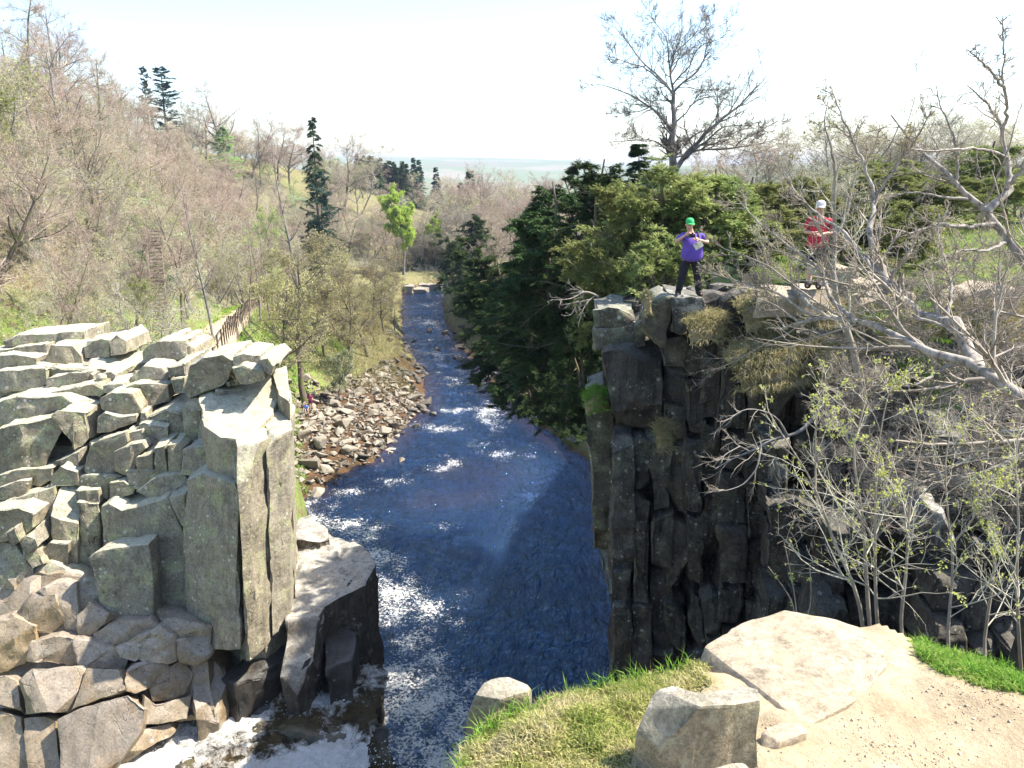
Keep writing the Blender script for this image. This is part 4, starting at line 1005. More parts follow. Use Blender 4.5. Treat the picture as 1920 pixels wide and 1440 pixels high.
for i, (px, dY, top, k, w, lb) in enumerate(((-25, -8, 0, 'pink', 1.2, 'tall pinkish tree cut by the left edge of the picture'), (25, -6, 40, 'round', 1.0, 'bare tree with rounded crown at the far left skyline'), (48, 2, 45, 'pink', 1.3, 'dense pinkish tree filling the skyline left of the tallest tree'), (112, -10, -20, 'round', .8, 'tall bare tree with steep limbs just right of the tallest tree'),
        (125, 3, 35, 'pink', 1.3, 'pinkish tree behind the tall steep-limbed tree'), (170, -3, 80, 'pink', 1.3, 'twiggy pinkish tree on the skyline left of the bare larch'), (192, 2, 120, 'grey', 1.2, 'grey tree tucked behind the bare larch'), (245, -2, 130, 'pink', 1.2, 'pinkish tree between the bare larch and the pines'), (258, 3, 165, 'grey', 1.2, 'low grey tree at the foot of the thin-crowned pine'), (385, -3, 200, 'pink', 1.2, 'fine-twigged pinkish tree left of the rounded bare tree'), (470, 0, 215, 'pink', 1.2, 'pinkish tree right of the rounded bare tree'), (520, -2, 225, 'pink', 1.3, 'pinkish tree on the skyline half way to the tall spruce'), (545, 2, 235, 'pink', 1.3, 'rounded pinkish tree just left of the tall spruce'), (645, 0, 255, 'pink', 1.3, 'pinkish tree on the skyline right of the tall spruce'), (672, 0, 270, 'grey', 1.3, 'greyish tree further right of the tall spruce'))):
    place_px(k, 'skyline_tree', px, crest(px) + dY, top, 11.5 if k == 'round' else 9.5, lb, 'tree', wide=w)
for px, Y, top, k, w, lb in ((95, 78, 120, 'round', 1.0, 'big spreading bare tree in front of the tallest left tree'), (205, 84, 190, 'round', .95, 'big spreading bare tree below the bare larch'), (35, 60, 240, 'round', .9, 'large dark-limbed tree near the left edge above the cliff'), (270, 92, 250, 'round', .9, 'big bare tree below the two pines'), (165, 62, 330, 'grey', 1.1, 'large twiggy tree behind the middle of the pale cliff'), (250, 60, 350, 'pink', 1.1, 'large pinkish tree just left of the wooden steps'), (345, 66, 360, 'pink', 1.1, 'large pinkish tree just right of the wooden steps'), (60, 56, 380, 'grey', 1.2, 'broad grey tree behind the left end of the pale cliff')):
    place_px(k, 'broad_tree', px, Y, top, 11.5 if k == 'round' else 9.5, lb, 'tree', wide=w)
for i, (px, Y, top, k, lb) in enumerate(((610, 92, 560, 0, 'low olive alder filling the gap behind the forked alder'), (640, 100, 500, 1, 'olive alder half way along the wooded bank'), (672, 104, 540, 0, 'dense low alder above the middle of the beach'), (705, 104, 580, 1, 'low alder hanging over the narrow end of the beach'), (742, 118, 560, 0, 'alder whose branches touch the narrow river'), (700, 120, 470, 1, 'tall alder behind the leaning alders'), (738, 140, 470, 0, 'alder at the water edge short of the river bend'), (668, 128, 450, 1, 'tall alder well back from the narrow river'))):
    place_px('alder', 'alder_tree', px, Y, top, 10, lb, 'tree', form=k, wide=1.2)
# the wooded slope --------------------------------------------------------------
WORDS = {'pink': ('bare_tree', 'pinkish bare tree'), 'grey': ('bare_tree', 'grey twiggy budding tree'), 'fresh': ('young_tree', 'pale green tree in first leaf'), 'sage': ('shrubby_tree', 'sage green willowy tree'), 'slim': ('slender_tree', 'slender straight bare tree')}
def where(x, y, up):
    a = 'near the stone path' if up < 5 else ('half way up the left slope' if up < 22 else 'along the top of the left slope')
    b = 'behind the pale cliff' if y < 80 else ('above the boulder beach' if y < 110 else ('above the narrow river' if y < 150 else 'by the river bend'))
    return a + ' ' + b
pts = []
n_try = 0
while len(pts) < 285 and n_try < 15000:
    n_try += 1
    y = rt.uniform(44, 196); dlx = rt.uniform(-3, 52)
    xp = float(I(y, PATHY, PATHX)); x = xp - dlx
    if y < 68 and dlx < (4.5 if y > 54 else 1): continue
    if y < 100 and dlx < 1.8: continue
    d = 2.9 + (y - 50) * .010 + (1.0 if dlx > 25 else 0)
    if any((x - a) ** 2 + (y - b) ** 2 < d * d for a, b, _ in pts): continue
    pts.append((x, y, dlx))
for x, y, up in pts:
    v = pn(np.array([x * .06]), np.array([y * .05]), 7)[0] + rt.uniform(-.4, .4)
    if y > 110 and up > 8: k = 'pink' if v > -.45 else ('grey' if rt.random() < .6 else 'slim')
    elif v > .30: k = 'pink'
    elif v > -.15: k = 'grey'
    elif v > -.42: k = 'fresh' if rt.random() < .5 else 'sage'
    else: k = 'sage' if rt.random() < .55 else 'slim'
    nm, w = WORDS[k]
    s = rt.uniform(.9, 1.4) * (.8 if up < 10 else 1.0) * (.8 if y < 75 and up < 14 else 1)
    K[k].place(nm, (x, y, hz(x, y) - .15), (s * rt.uniform(1.0, 1.25), s * rt.uniform(1.0, 1.25), s), w + ' ' + where(x, y, up), 'tree', 'trees on the wooded left slope')
# the far ridge beyond the bend
for i in range(170):
    y = 192 + 150 * rt.random() ** 1.3; rt_ = rt.uniform(-.42, .07); x = rt_ * y
    k = rt.choices(['pink', 'grey', 'fresh', 'sage'], [6, 4, .4, .8])[0]; s = rt.uniform(.8, 1.2)
    K[k].place('ridge_tree', (x, y, hz(x, y) - .2), (s * 1.45, s * 1.45, s), WORDS[k][1] + (' far off on the ridge beyond the bend' if y > 255 else ' on the far bank beyond the bend'), 'tree', 'trees on the far ridge')
for i in range(34):
    x = rt.uniform(-48, 14); y = 190 + rt.uniform(0, 14) + max(0, x + 10) * .1; s = rt.uniform(1.0, 1.45); k = rt.choice(['pink', 'pink', 'grey', 'pink'])
    K[k].place('ridge_tree', (x, y, hz(x, y) - .2), (s * 1.15, s * 1.15, s), 'tree closing the view', 'tree', 'trees on the far ridge')
for i in range(24):
    px = 672 + i * 4.1 + rt.uniform(-2, 2); Y = rt.uniform(285, 310)
    place_px('spruce', 'spruce_tree', px, Y, 286 + (px - 672) * .22 + rt.uniform(-4, 10), 11, 'dark spruce in the plantation on the far ridge', 'tree', 'spruces in the far plantation', form=1, wide=1.15)
for px, top, Y, lb in ((780, 294, 320, 'left of a close pair of far spruces on the ridge'), (790, 298, 318, 'right of a close pair of far spruces on the ridge'), (820, 312, 300, 'small dark spruce alone on the falling far ridge'), (885, 318, 225, 'taller far spruce beside the bare trees across the bend'), (862, 340, 228, 'dark spruce by the white speck across the bend'), (870, 352, 222, 'broad dark spruce low on the bank across the bend')):
    place_px('spruce', 'spruce_tree', px, Y, top, 11, lb, 'tree', form=1, wide=1.0)

# undergrowth: a tangle of thin stems over the whole wooded slope
r_ = rngs(404); n_ = 70000
yy_ = r_.uniform(46, 200, n_); dd_ = r_.uniform(-2, 58, n_) ; xx_ = I(yy_, PATHY, PATHX) - dd_
k_ = ~((yy_ < 68) & (dd_ < 5)) & ~(np.abs(dd_) < 1.6) & (fbm(xx_ * .12, yy_ * .12, 77, 3) + r_.normal(size=n_) * .25 > -.25)
xx_, yy_ = xx_[k_], yy_[k_]; zz_ = terrain(xx_, yy_)[0]; n_ = len(xx_)
A_ = np.stack([xx_, yy_, zz_ - .05], 1); hgt_ = np.exp(r_.normal(size=n_) * .55) * .75
d_ = nrm(np.stack([r_.normal(size=n_) * .45, r_.normal(size=n_) * .45, np.ones(n_)], 1))
ug = MB(); B_ = A_ + d_ * hgt_[:, None]; ug.ribbons(A_, B_, .016, r_)
for _ in range(3):
    t_ = r_.uniform(.25, .9, (n_, 1)); C_ = A_ + (B_ - A_) * t_; ug.ribbons(C_, C_ + nrm(d_ + r_.normal(size=(n_, 3)) * .8) * hgt_[:, None] * .6, .010, r_)
tag(link('undergrowth', ug.mesh('undergrowth'), M['twig_grey']), 'tangle of thin bare stems and brush covering the wooded slope', kind='stuff')
n_ = 16000; sel_ = r_.integers(0, len(B_), n_); ug = MB(); q_ = A_[sel_] + (B_[sel_] - A_[sel_]) * r_.uniform(.2, 1, (n_, 1)) + r_.normal(size=(n_, 3)) * .25
ug.leaves(q_, r_.uniform(.10, .22, n_), r_)
tag(link('undergrowth', ug.mesh('undergrowth_leaves'), M['leaf_sage']), 'scattered young leaves among the brush of the wooded slope', kind='stuff')
r_ = rngs(405); n_ = 15000
yy_ = r_.uniform(86, 150, n_); xx_ = I(yy_, PATHY, PATHX) + r_.uniform(2, 24, n_); k_ = (xx_ < I(yy_, LEFT[:, 1], LEFT[:, 0]) - 1.5); xx_, yy_ = xx_[k_], yy_[k_]; n_ = len(xx_)
A_ = np.stack([xx_, yy_, terrain(xx_, yy_)[0] - .05], 1); d_ = nrm(np.stack([r_.normal(size=n_) * .5, r_.normal(size=n_) * .5, np.ones(n_)], 1)); B_ = A_ + d_ * (np.exp(r_.normal(size=n_) * .5) * .8)[:, None]
ug = MB(); ug.ribbons(A_, B_, .018, r_)
for _ in range(2):
    C_ = A_ + (B_ - A_) * r_.uniform(.25, .9, (n_, 1)); ug.ribbons(C_, C_ + nrm(d_ + r_.normal(size=(n_, 3)) * .8) * .45, .011, r_)
for _ in range(2): ug.leaves(A_ + (B_ - A_) * r_.uniform(.3, 1, (n_, 1)) + r_.normal(size=(n_, 3)) * .15, r_.uniform(.06, .15, n_), r_)
tag(link('undergrowth', ug.mesh('undergrowth_bank'), M['leaf_olive']), 'olive brush under the alders along the left bank', kind='stuff')
for i in range(30):
    px = 845 + i * 5.6 + rt.uniform(-4, 4); Y = rt.uniform(185, 250)
    place_px(rt.choice(['pink', 'grey', 'pink']), 'ridge_tree', px, Y, rt.uniform(318, 362), 9.5, 'tree on the low ridge', 'tree', 'trees on the far ridge', wide=1.2)
r_ = rngs(406); n_ = 16000; xx_ = r_.uniform(-75, 30, n_); yy_ = r_.uniform(184, 240, n_)
A_ = np.stack([xx_, yy_, terrain(xx_, yy_)[0] - .05], 1); d_ = nrm(np.stack([r_.normal(size=n_) * .45, r_.normal(size=n_) * .45, np.ones(n_)], 1)); B_ = A_ + d_ * (np.exp(r_.normal(size=n_) * .5) * 1.3)[:, None]
ug = MB(); ug.ribbons(A_, B_, .03, r_)
for _ in range(3):
    C_ = A_ + (B_ - A_) * r_.uniform(.2, .95, (n_, 1)); ug.ribbons(C_, C_ + nrm(d_ + r_.normal(size=(n_, 3)) * .8) * .9, .02, r_)
tag(link('undergrowth', ug.mesh('undergrowth_far'), M['twig_grey']), 'brush on the far bank beyond the river bend', kind='stuff')
for px, Y, top, k, lb in ((762, 183, 470, 'alder', 'brownish tree leaning over the stone shelf at the river bend'), (778, 187, 440, 'grey', 'taller grey tree right behind the stone shelf'), (795, 190, 455, 'alder', 'olive tree closing the end of the visible river'), (812, 192, 465, 'pink', 'pinkish tree at the far end of the visible river'), (832, 194, 470, 'alder', 'olive tree half hidden by the spur at the river end'), (850, 196, 450, 'pink', 'pinkish tree peeping over the spur at the river end')):
    place_px(k, 'bend_tree', px, Y, top, 10, lb, 'tree', wide=1.5)
for px, py, Y, w, h, lb in ((785, 520, 188, 2.6, 4.0, 'dark evergreen bush low behind the stone shelf'), (815, 516, 191, 3.0, 4.5, 'dark evergreen bush at the water where the river turns'), (760, 515, 186, 2.2, 4, 'small dark bush left of the stone shelf')):
    c = P(px, py, Y); K['yew'].place('evergreen_bush', (c.x, Y, hz(c.x, Y) - .3), (w / 3.3, w / 3.3, h / 6.5), lb, 'bush')
# right bank --------------------------------------------------------------------
def bush(kind, name, px, py, Y, w, h, label, cat='tree', group=None, form=None, rz=None):
    """an evergreen whose crown is centred on a photo pixel at depth Y; w, h: crown radius and height in metres"""
    c = P(px, py, Y); bh, br = (6.5, 3.3) if kind == 'yew' else (3.8, 2.7)
    return K[kind].place(name, (c.x, Y, c.z - h * .5), (w / br, w / br, h / bh), label, cat, group, form=form, rz=rz)
Yw = [(1035, 450, 34, 3.3, 6.0, 'dark yew with drooping sprays at the top of the gorge side'), (975, 520, 46, 3.6, 6.0, 'dark yew leaning out furthest over the river'), (950, 610, 54, 3.6, 6.5, 'dark yew low on the gorge side by the narrow river'),
      (1020, 590, 42, 3.6, 6.5, 'broad dark yew in the middle of the gorge side'), (1075, 550, 33, 3.0, 6, 'dark yew just below the dead white branch'), (1000, 680, 52, 3.6, 6.5, 'large dark yew whose skirts reach the boulders'),
      (1065, 670, 40, 2.9, 6, 'dark yew filling the gap left of the dark cliff'), (1070, 745, 50, 2.9, 4.5, 'lowest dark yew brushing the water by the cliff foot'), (1108, 650, 28, 1.8, 5, 'dark yew pressed against the stacked mossy blocks'),
      (1120, 420, 31, 3.2, 6, 'dark yew on the gorge rim left of the olive junipers'), (1110, 740, 40, 1.6, 4, 'narrow dark yew beside the mossy outer column'), (1085, 370, 40, 3.0, 5.5, 'pointed dark yew standing up against the sky'), (915, 550, 66, 3.6, 6.5, 'small-looking dark yew furthest down the right bank')]
for i, (px, py, Y, w, h, lb) in enumerate(Yw): bush('yew', 'yew_tree', px, py, Y, w, h, lb, form=i, rz=i * 1.7)
place_px('spruce', 'spruce_tree', 1190, 36, 262, 11, 'dark little spruce poking up beside the great bare tree', 'tree', form=1, wide=1.5, base=21.5)
Jn = [(1180, 430, 27, 2.5, 4.0, 'olive juniper above the stacked blocks, left of the man in purple'), (1250, 380, 26, 2.9, 3.8, 'broad olive juniper rising behind the man in purple'), (1340, 400, 25, 2.7, 3.2, 'sunlit juniper right behind the head of the man in purple'),
      (1180, 520, 23.5, 2.1, 3.4, 'shaded grey-brown juniper hanging over the stacked blocks'), (1400, 395, 27, 2.6, 2.6, 'olive juniper between the two hikers'), (1240, 490, 22, 1.6, 2.6, 'shaded juniper at the elbow of the man in purple'),
      (1590, 420, 21, 1.7, 1.9, 'rounded juniper behind the hiker in red'), (1680, 420, 23, 2.2, 2.2, 'low juniper to the right of the hiker in red'), (1500, 380, 30, 2.5, 2.6, 'juniper on the rise behind the hiker in red'),
      (1760, 360, 32, 2.8, 2.4, 'flat-topped juniper on the grassy bank'), (1850, 320, 36, 3.0, 3.0, 'juniper high on the grassy bank at the right edge'), (1640, 330, 38, 2.8, 2.4, 'far juniper on the crest of the grassy bank')]
for i, (px, py, Y, w, h, lb) in enumerate(Jn): bush('juniper', 'juniper_bush', px, py, Y, w, h, lb, 'bush', form=i, rz=i * 2.1)
# bare scrub on the right skyline
for i, (px, Y, top, k, lb) in enumerate([(1490, 44, 225, 'scrub', 'grey scrub birch left of the skyline thicket'), (1560, 42, 150, 'scrub', 'tallest scrub birch on the right skyline'), (1620, 44, 160, 'scrub', 'yellowish scrub tree in the middle of the right skyline'), (1690, 42, 165, 'scrub', 'wide grey scrub tree on the right skyline'),
        (1760, 44, 150, 'scrub', 'greenish scrub tree behind the arching limb'), (1840, 42, 165, 'scrub', 'leafy scrub tree near the right edge of the skyline'), (1900, 40, 190, 'scrub', 'grey scrub tree at the end of the right skyline'), (1440, 46, 250, 'pink', 'low pinkish scrub right of the great bare tree'), (1390, 50, 270, 'pink', 'pinkish scrub at the foot of the great bare tree'), (1530, 34, 270, 'scrub', 'near grey scrub thicket behind the hiker in red'), (1450, 38, 290, 'scrub', 'grey scrub between the junipers and the skyline')]):
    place_px(k, 'scrub_tree', px, Y, top, 9.2, lb, 'tree', wide=1.6)
# bare trees and dark conifers on the spur across from the beech
for i in range(44):
    y = rt.uniform(100, 178); x = float(I(y, RIGHT[:, 1], RIGHT[:, 0])) + rt.uniform(4, 34); s = rt.uniform(.9, 1.3)
    K['pink'].place('spur_tree', (x, y, hz(x, y) - .2), (s * 1.2, s * 1.2, s), 'pinkish bare tree on the spur across the river from the beech', 'tree', 'bare trees on the right spur')
for px, py, Y, w, h, lb in ((862, 470, 128, 4.0, 8, 'blackish yew on the rocky spur at the river bend'), (850, 520, 140, 3.6, 6, 'dark yew low on the rocky spur by the water'), (900, 430, 120, 4.0, 6, 'dark yew on top of the rocky spur'), (880, 560, 118, 3.4, 6, 'dark yew at the foot of the rocky spur')):
    bush('yew', 'yew_tree', px, py, Y, w, h, lb)
# ------------------------------------------------------------------ the near ledge: earth, turf, slab, boulders
ZG = 23.2
edge_px = [(812, 1520), (838, 1428), (878, 1350), (925, 1304), (985, 1292), (1050, 1262), (1120, 1242), (1200, 1228), (1290, 1216), (1380, 1172), (1440, 1142), (1560, 1130), (1660, 1140), (1730, 1168), (1810, 1196), (1920, 1228), (2080, 1262), (2300, 1290)]
ring = [tuple(G(a, b, ZG)[:2]) for a, b in edge_px]
ring = np.array([(ring[0][0] - .15, -9.0), (ring[0][0] - .1, 1.5)] + ring + [(6.5, 6.0), (6.9, 9.2), (9.9, 9.2), (9.9, -9.0)])

def inside(x, y, poly):
    c = np.zeros(x.shape, bool)
    for (x0, y0), (x1, y1) in zip(poly, np.roll(poly, -1, 0)):
        k = (y0 > y) != (y1 > y)
        with np.errstate(divide='ignore', invalid='ignore'):
            c ^= k & (x < (x1 - x0) * (y - y0) / (y1 - y0) + x0)
    return c
def poly_of(px): return np.array([tuple(G(a, b, ZG)[:2]) for a, b in px])
GR1 = poly_of([(780, 1600), (812, 1500), (838, 1420), (878, 1340), (925, 1290), (1050, 1250), (1200, 1215), (1310, 1200), (1330, 1225), (1318, 1260), (1340, 1290), (1250, 1300), (1200, 1350), (1190, 1440), (1200, 1600)])
GR2 = poly_of([(1705, 1180), (1760, 1165), (1830, 1190), (1920, 1215), (2300, 1270), (2400, 1400), (2100, 1360), (1920, 1318), (1830, 1300), (1770, 1275), (1720, 1235)])
SLAB = poly_of([(1300, 1222), (1328, 1192), (1400, 1150), (1428, 1127), (1500, 1128), (1590, 1126), (1648, 1136), (1700, 1158), (1712, 1182), (1685, 1225), (1650, 1262), (1628, 1300), (1585, 1325), (1545, 1345), (1500, 1372), (1440, 1350), (1395, 1320), (1350, 1285), (1318, 1252)])
def near_h(x, y):
    s = np.where(inside(x, y, ring), 1, -1) * seg_dist(x, y, np.vstack([ring, ring[:1]]))
    n = fbm(x * 1.7, y * 1.7, 5, 4) * .035 + fbm(x * 9, y * 9, 6, 2) * .006
    z = ZG + n + .10 * sstep(-(x - 1.0), 0, 2) * 0 - .16 * (1 - sstep(s, .0, .5)) ** 2
    z = z + np.where(y < 3.2, (3.2 - y) * .06, 0) + np.clip(x - 2.2, 0, 4) * .05
    ss = np.where(inside(x, y, SLAB), 1, -1) * seg_dist(x, y, np.vstack([SLAB, SLAB[:1]]))
    z = z + np.where(x > 1.05, .035 * np.exp(-(ss / .10) ** 2), .012 * np.exp(-(ss / .05) ** 2)) * (fbm(x * 6, y * 6, 15, 2) * .5 + .8)
    return np.where(s < 0, ZG - .16 - np.minimum(-s * 9, 24), z), s
def grassy(x, y):
    f = np.zeros(x.shape)
    for poly in (GR1, GR2):
        s = np.where(inside(x, y, poly), 1, -1) * seg_dist(x, y, np.vstack([poly, poly[:1]]))
        f = np.maximum(f, sstep(s + fbm(x * 4, y * 4, 8, 3) * .06, -.05, .10))
    return f
xs = axis(-1.3, 3.6, .035, -4.5, 12, 1.2); ys = axis(2.6, 6.2, .035, -12, 10.5, 1.2)
X, Y = np.meshgrid(xs, ys)
Zn, S_ = near_h(X, Y)
me = grid_mesh('earth_ground', xs, ys, Zn)
set_attr(me, 'grassy', grassy(X, Y))
def mat_near():
    t = NT('trodden_earth_and_turf'); v = t.pos()
    n1 = t.noise(v, 2.0, 6, .6); n2 = t.noise(v, 22, 6, .7); n3 = t.noise(v, 60, 4, .7)
    e = t.ramp(n1, [(.3, (.40, .31, .195)), (.7, (.55, .455, .31))])
    e = t.mix(.6, e, t.ramp(n2, [(.25, .45), (.7, 1.0)]), 'MULTIPLY')
    e = t.mix(.4, e, t.ramp(n3, [(.3, .5), (.65, 1.0)]), 'MULTIPLY')
    g = t.ramp(n2, [(.25, (.09, .10, .03)), (.5, (.20, .20, .06)), (.75, (.35, .30, .14))])
    at = t.n('ShaderNodeAttribute', attribute_name='grassy')
    c = t.mix(at.outputs['Fac'], e, g)
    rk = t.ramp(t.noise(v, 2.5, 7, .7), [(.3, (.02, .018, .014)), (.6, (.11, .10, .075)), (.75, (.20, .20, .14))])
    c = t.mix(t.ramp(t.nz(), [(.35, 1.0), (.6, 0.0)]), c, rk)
    return t.done(t.pbsdf(c, .95, t.bump(t.math('ADD', n2, t.math('MULTIPLY', n3, .5)), .7, .02), .15))
tag(link('earth_ground', me, mat_near()), 'sandy trodden earth and turf of the near viewpoint ledge', kind='structure')

slab_px = [(1300, 1222), (1328, 1192), (1400, 1150), (1428, 1127), (1500, 1128), (1590, 1126), (1648, 1136), (1700, 1158), (1712, 1182), (1685, 1225), (1650, 1262), (1628, 1300), (1585, 1325), (1545, 1345), (1500, 1372), (1440, 1350), (1395, 1320), (1350, 1285), (1318, 1252)]
top = [G(a, b, ZG + .035) for a, b in slab_px]
me = rock_mesh('rock_slab', top, (0, 0, -.6), 41, cell=.06, bev=.03, amp=.022, taper=.06, chip=.25, chops=3, bite=.2)
tag(link('rock_slab', me, M['sandstone']), 'broad pale sandstone slab worn smooth beside the earth path', 'rock')
def near_rock(pts, z, h, mat, seed, label, name='boulder', **kw):
    kk = dict(cell=.04, bev=.02, amp=.02, taper=.08, chops=5, bite=.5, chip=.25); kk.update(kw)
    tp = [G(a, b, z) + Vector((0, 0, kw.get('zz', 0))) for a, b in pts]
    kk.pop('zz', None)
    return tag(link(name, rock_mesh(name, tp, (0, 0, -h), seed, **kk), M[mat]), label, 'rock')
near_rock([(1206, 1312), (1222, 1290), (1262, 1284), (1310, 1297), (1350, 1290), (1392, 1276), (1424, 1284), (1428, 1306), (1380, 1318), (1310, 1326), (1240, 1330)], ZG + .40, .7, 'sandstone_grey', 43, 'big grey boulder with a white rim standing in the near turf', cell=.035, bev=.025, amp=.03, taper=.12, chip=.3, chops=3, bite=.25)
near_rock([(1208, 1462), (1270, 1406), (1330, 1398), (1400, 1420), (1440, 1470), (1380, 1520), (1240, 1530)], ZG + .06, .4, 'sandstone_grey', 44, 'low rounded step of stone at the foot of the big grey boulder', bev=.07)
near_rock([(896, 1302), (918, 1282), (952, 1272), (990, 1278), (984, 1298), (938, 1312)], ZG - .10, .24, 'sandstone_grey', 45, 'small pale stone on the lip of the near ledge among grass', bev=.05, taper=.4, amp=.03)
near_rock([(1430, 1372), (1470, 1358), (1502, 1352), (1508, 1372), (1460, 1392), (1434, 1392)], ZG + .06, .3, 'sandstone', 46, 'small worn stone wedged between the slab and the grey boulder', bev=.025)

# turf blades
def grass_blades(name, poly, count, seed, hgt, lean, mat, label, zfun, dens=None, w=.0035):
    r = rngs(seed); lo, hi = poly.min(0), poly.max(0); P_ = []
    while sum(len(p) for p in P_) < count:
        q = r.uniform(lo, hi, (count, 2)); k = inside(q[:, 0], q[:, 1], poly)
        if dens is not None: k &= r.random(count) < dens(q[:, 0], q[:, 1])
        P_.append(q[k])
    q = np.concatenate(P_)[:count]; z = zfun(q[:, 0], q[:, 1])
    A = np.stack([q[:, 0], q[:, 1], z - .004], 1)
    tuft = .65 + .75 * np.clip(fbm(q[:, 0] * 5, q[:, 1] * 5, seed, 3) + .4, 0, 1.2)
    L = hgt * tuft * r.uniform(.5, 1.25, count)
    d = nrm(np.stack([r.normal(size=count) * lean - .15, r.normal(size=count) * lean, np.ones(count)], 1))
    d2 = nrm(d + np.stack([r.normal(size=count) * lean, r.normal(size=count) * lean, -r.uniform(.1, .9, count)], 1))
    B = A + d * (L * .55)[:, None]; C = B + d2 * (L * .55)[:, None]
    s = nrm(np.cross(d, r.normal(size=(count, 3)))) * (w * r.uniform(.6, 1.4, count))[:, None]
    V = np.stack([A - s, A + s, B + s * .8, B - s * .8, C], 1)
    i = np.arange(count)[:, None] * 5
    mb = MB(); mb.add(V, i + np.array([[0, 1, 2, 3]])); F3 = i + np.array([[3, 2, 4]]); mb.F.setdefault(3, []).append(F3)
    return tag(link(name, mb.mesh(name), mat), label, kind='stuff')
def mat_blade(name, stops, patch=3.0):
    t = NT(name); v = t.pos()
    f = t.math('ADD', t.math('MULTIPLY', t.noise(v, patch, 4, .6), .65), t.math('MULTIPLY', t.noise(v, 45, 2), .45))
    c = t.ramp(f, stops)
    d = t.n('ShaderNodeBsdfDiffuse'); t.l(c, d.inputs[0]); tr = t.n('ShaderNodeBsdfTranslucent'); t.l(c, tr.inputs[0])
    mx = t.n('ShaderNodeMixShader'); mx.inputs[0].default_value = .35; t.l(d.outputs[0], mx.inputs[1]); t.l(tr.outputs[0], mx.inputs[2])
    return t.done(mx.outputs[0])
M['blade_dry'] = mat_blade('dry_spring_turf', [(.36, (.16, .24, .05)), (.48, (.30, .34, .09)), (.58, (.48, .44, .20)), (.7, (.55, .48, .30))])
M['blade_green'] = mat_blade('green_turf', [(.36, (.11, .24, .03)), (.55, (.21, .38, .06)), (.7, (.36, .40, .13))])
M['blade_straw'] = mat_blade('straw_tussock', [(.38, (.19, .19, .08)), (.52, (.33, .30, .15)), (.66, (.45, .38, .22))])
nh = lambda x, y: near_h(x, y)[0]
okn = lambda x, y: np.where(near_h(x, y)[1] > -.03, grassy(x, y) * np.clip(.35 + .8 * (fbm(x * 3, y * 3, 12, 3) + .45), .12, 1), 0)
grass_blades('grass', GR1, 30000, 1, .055, .55, M['blade_dry'], 'short dry turf on the lip of the near ledge', nh, okn)
grass_blades('grass', GR2, 16000, 2, .065, .5, M['blade_green'], 'bright green turf at the right of the near ledge', nh, okn)
lip = poly_of([(838, 1440), (860, 1370), (925, 1292), (1050, 1250), (1200, 1216), (1300, 1204), (1300, 1224), (1200, 1240), (1050, 1275), (940, 1320), (880, 1400)])
grass_blades('grass', lip, 900, 3, .11, .4, M['blade_green'], 'longer grass blades along the edge of the near ledge', nh, None, .003)
# gravel
r = rngs(9); mb = MB(); q = r.uniform([.9, 3.0], [4.2, 5.2], (20000, 2)); h_, s_ = near_h(q[:, 0], q[:, 1])
k = (s_ > .1) & (grassy(q[:, 0], q[:, 1]) < .2) & ~inside(q[:, 0], q[:, 1], np.array([tuple(p[:2]) for p in top])) & (r.random(20000) < np.clip(.4 + fbm(q[:, 0] * 2, q[:, 1] * 2, 3, 3), .08, 1))
q, h_ = q[k], h_[k]; n = len(q); sz = np.minimum(.0032 * np.exp(r.normal(size=n) * .55), .0085)
oct_ = np.array([[1, 0, 0], [-1, 0, 0], [0, 1, 0], [0, -1, 0], [0, 0, .7], [0, 0, -.7]], float)
V = np.stack([q[:, 0], q[:, 1], h_ + sz * .3], 1)[:, None] + (oct_[None] + r.normal(size=(n, 6, 3)) * .25) * sz[:, None, None]
F = np.array([[0, 2, 4], [2, 1, 4], [1, 3, 4], [3, 0, 4], [2, 0, 5], [1, 2, 5], [3, 1, 5], [0, 3, 5]])
mb.add(V, (np.arange(n)[:, None, None] * 6 + F[None]).reshape(-1, 3))
tag(link('gravel', mb.mesh('gravel'), mat_plain('gravel_stone', (.52, .43, .31), .9, .3, 30)), 'loose gravel on the sandy path', kind='stuff')

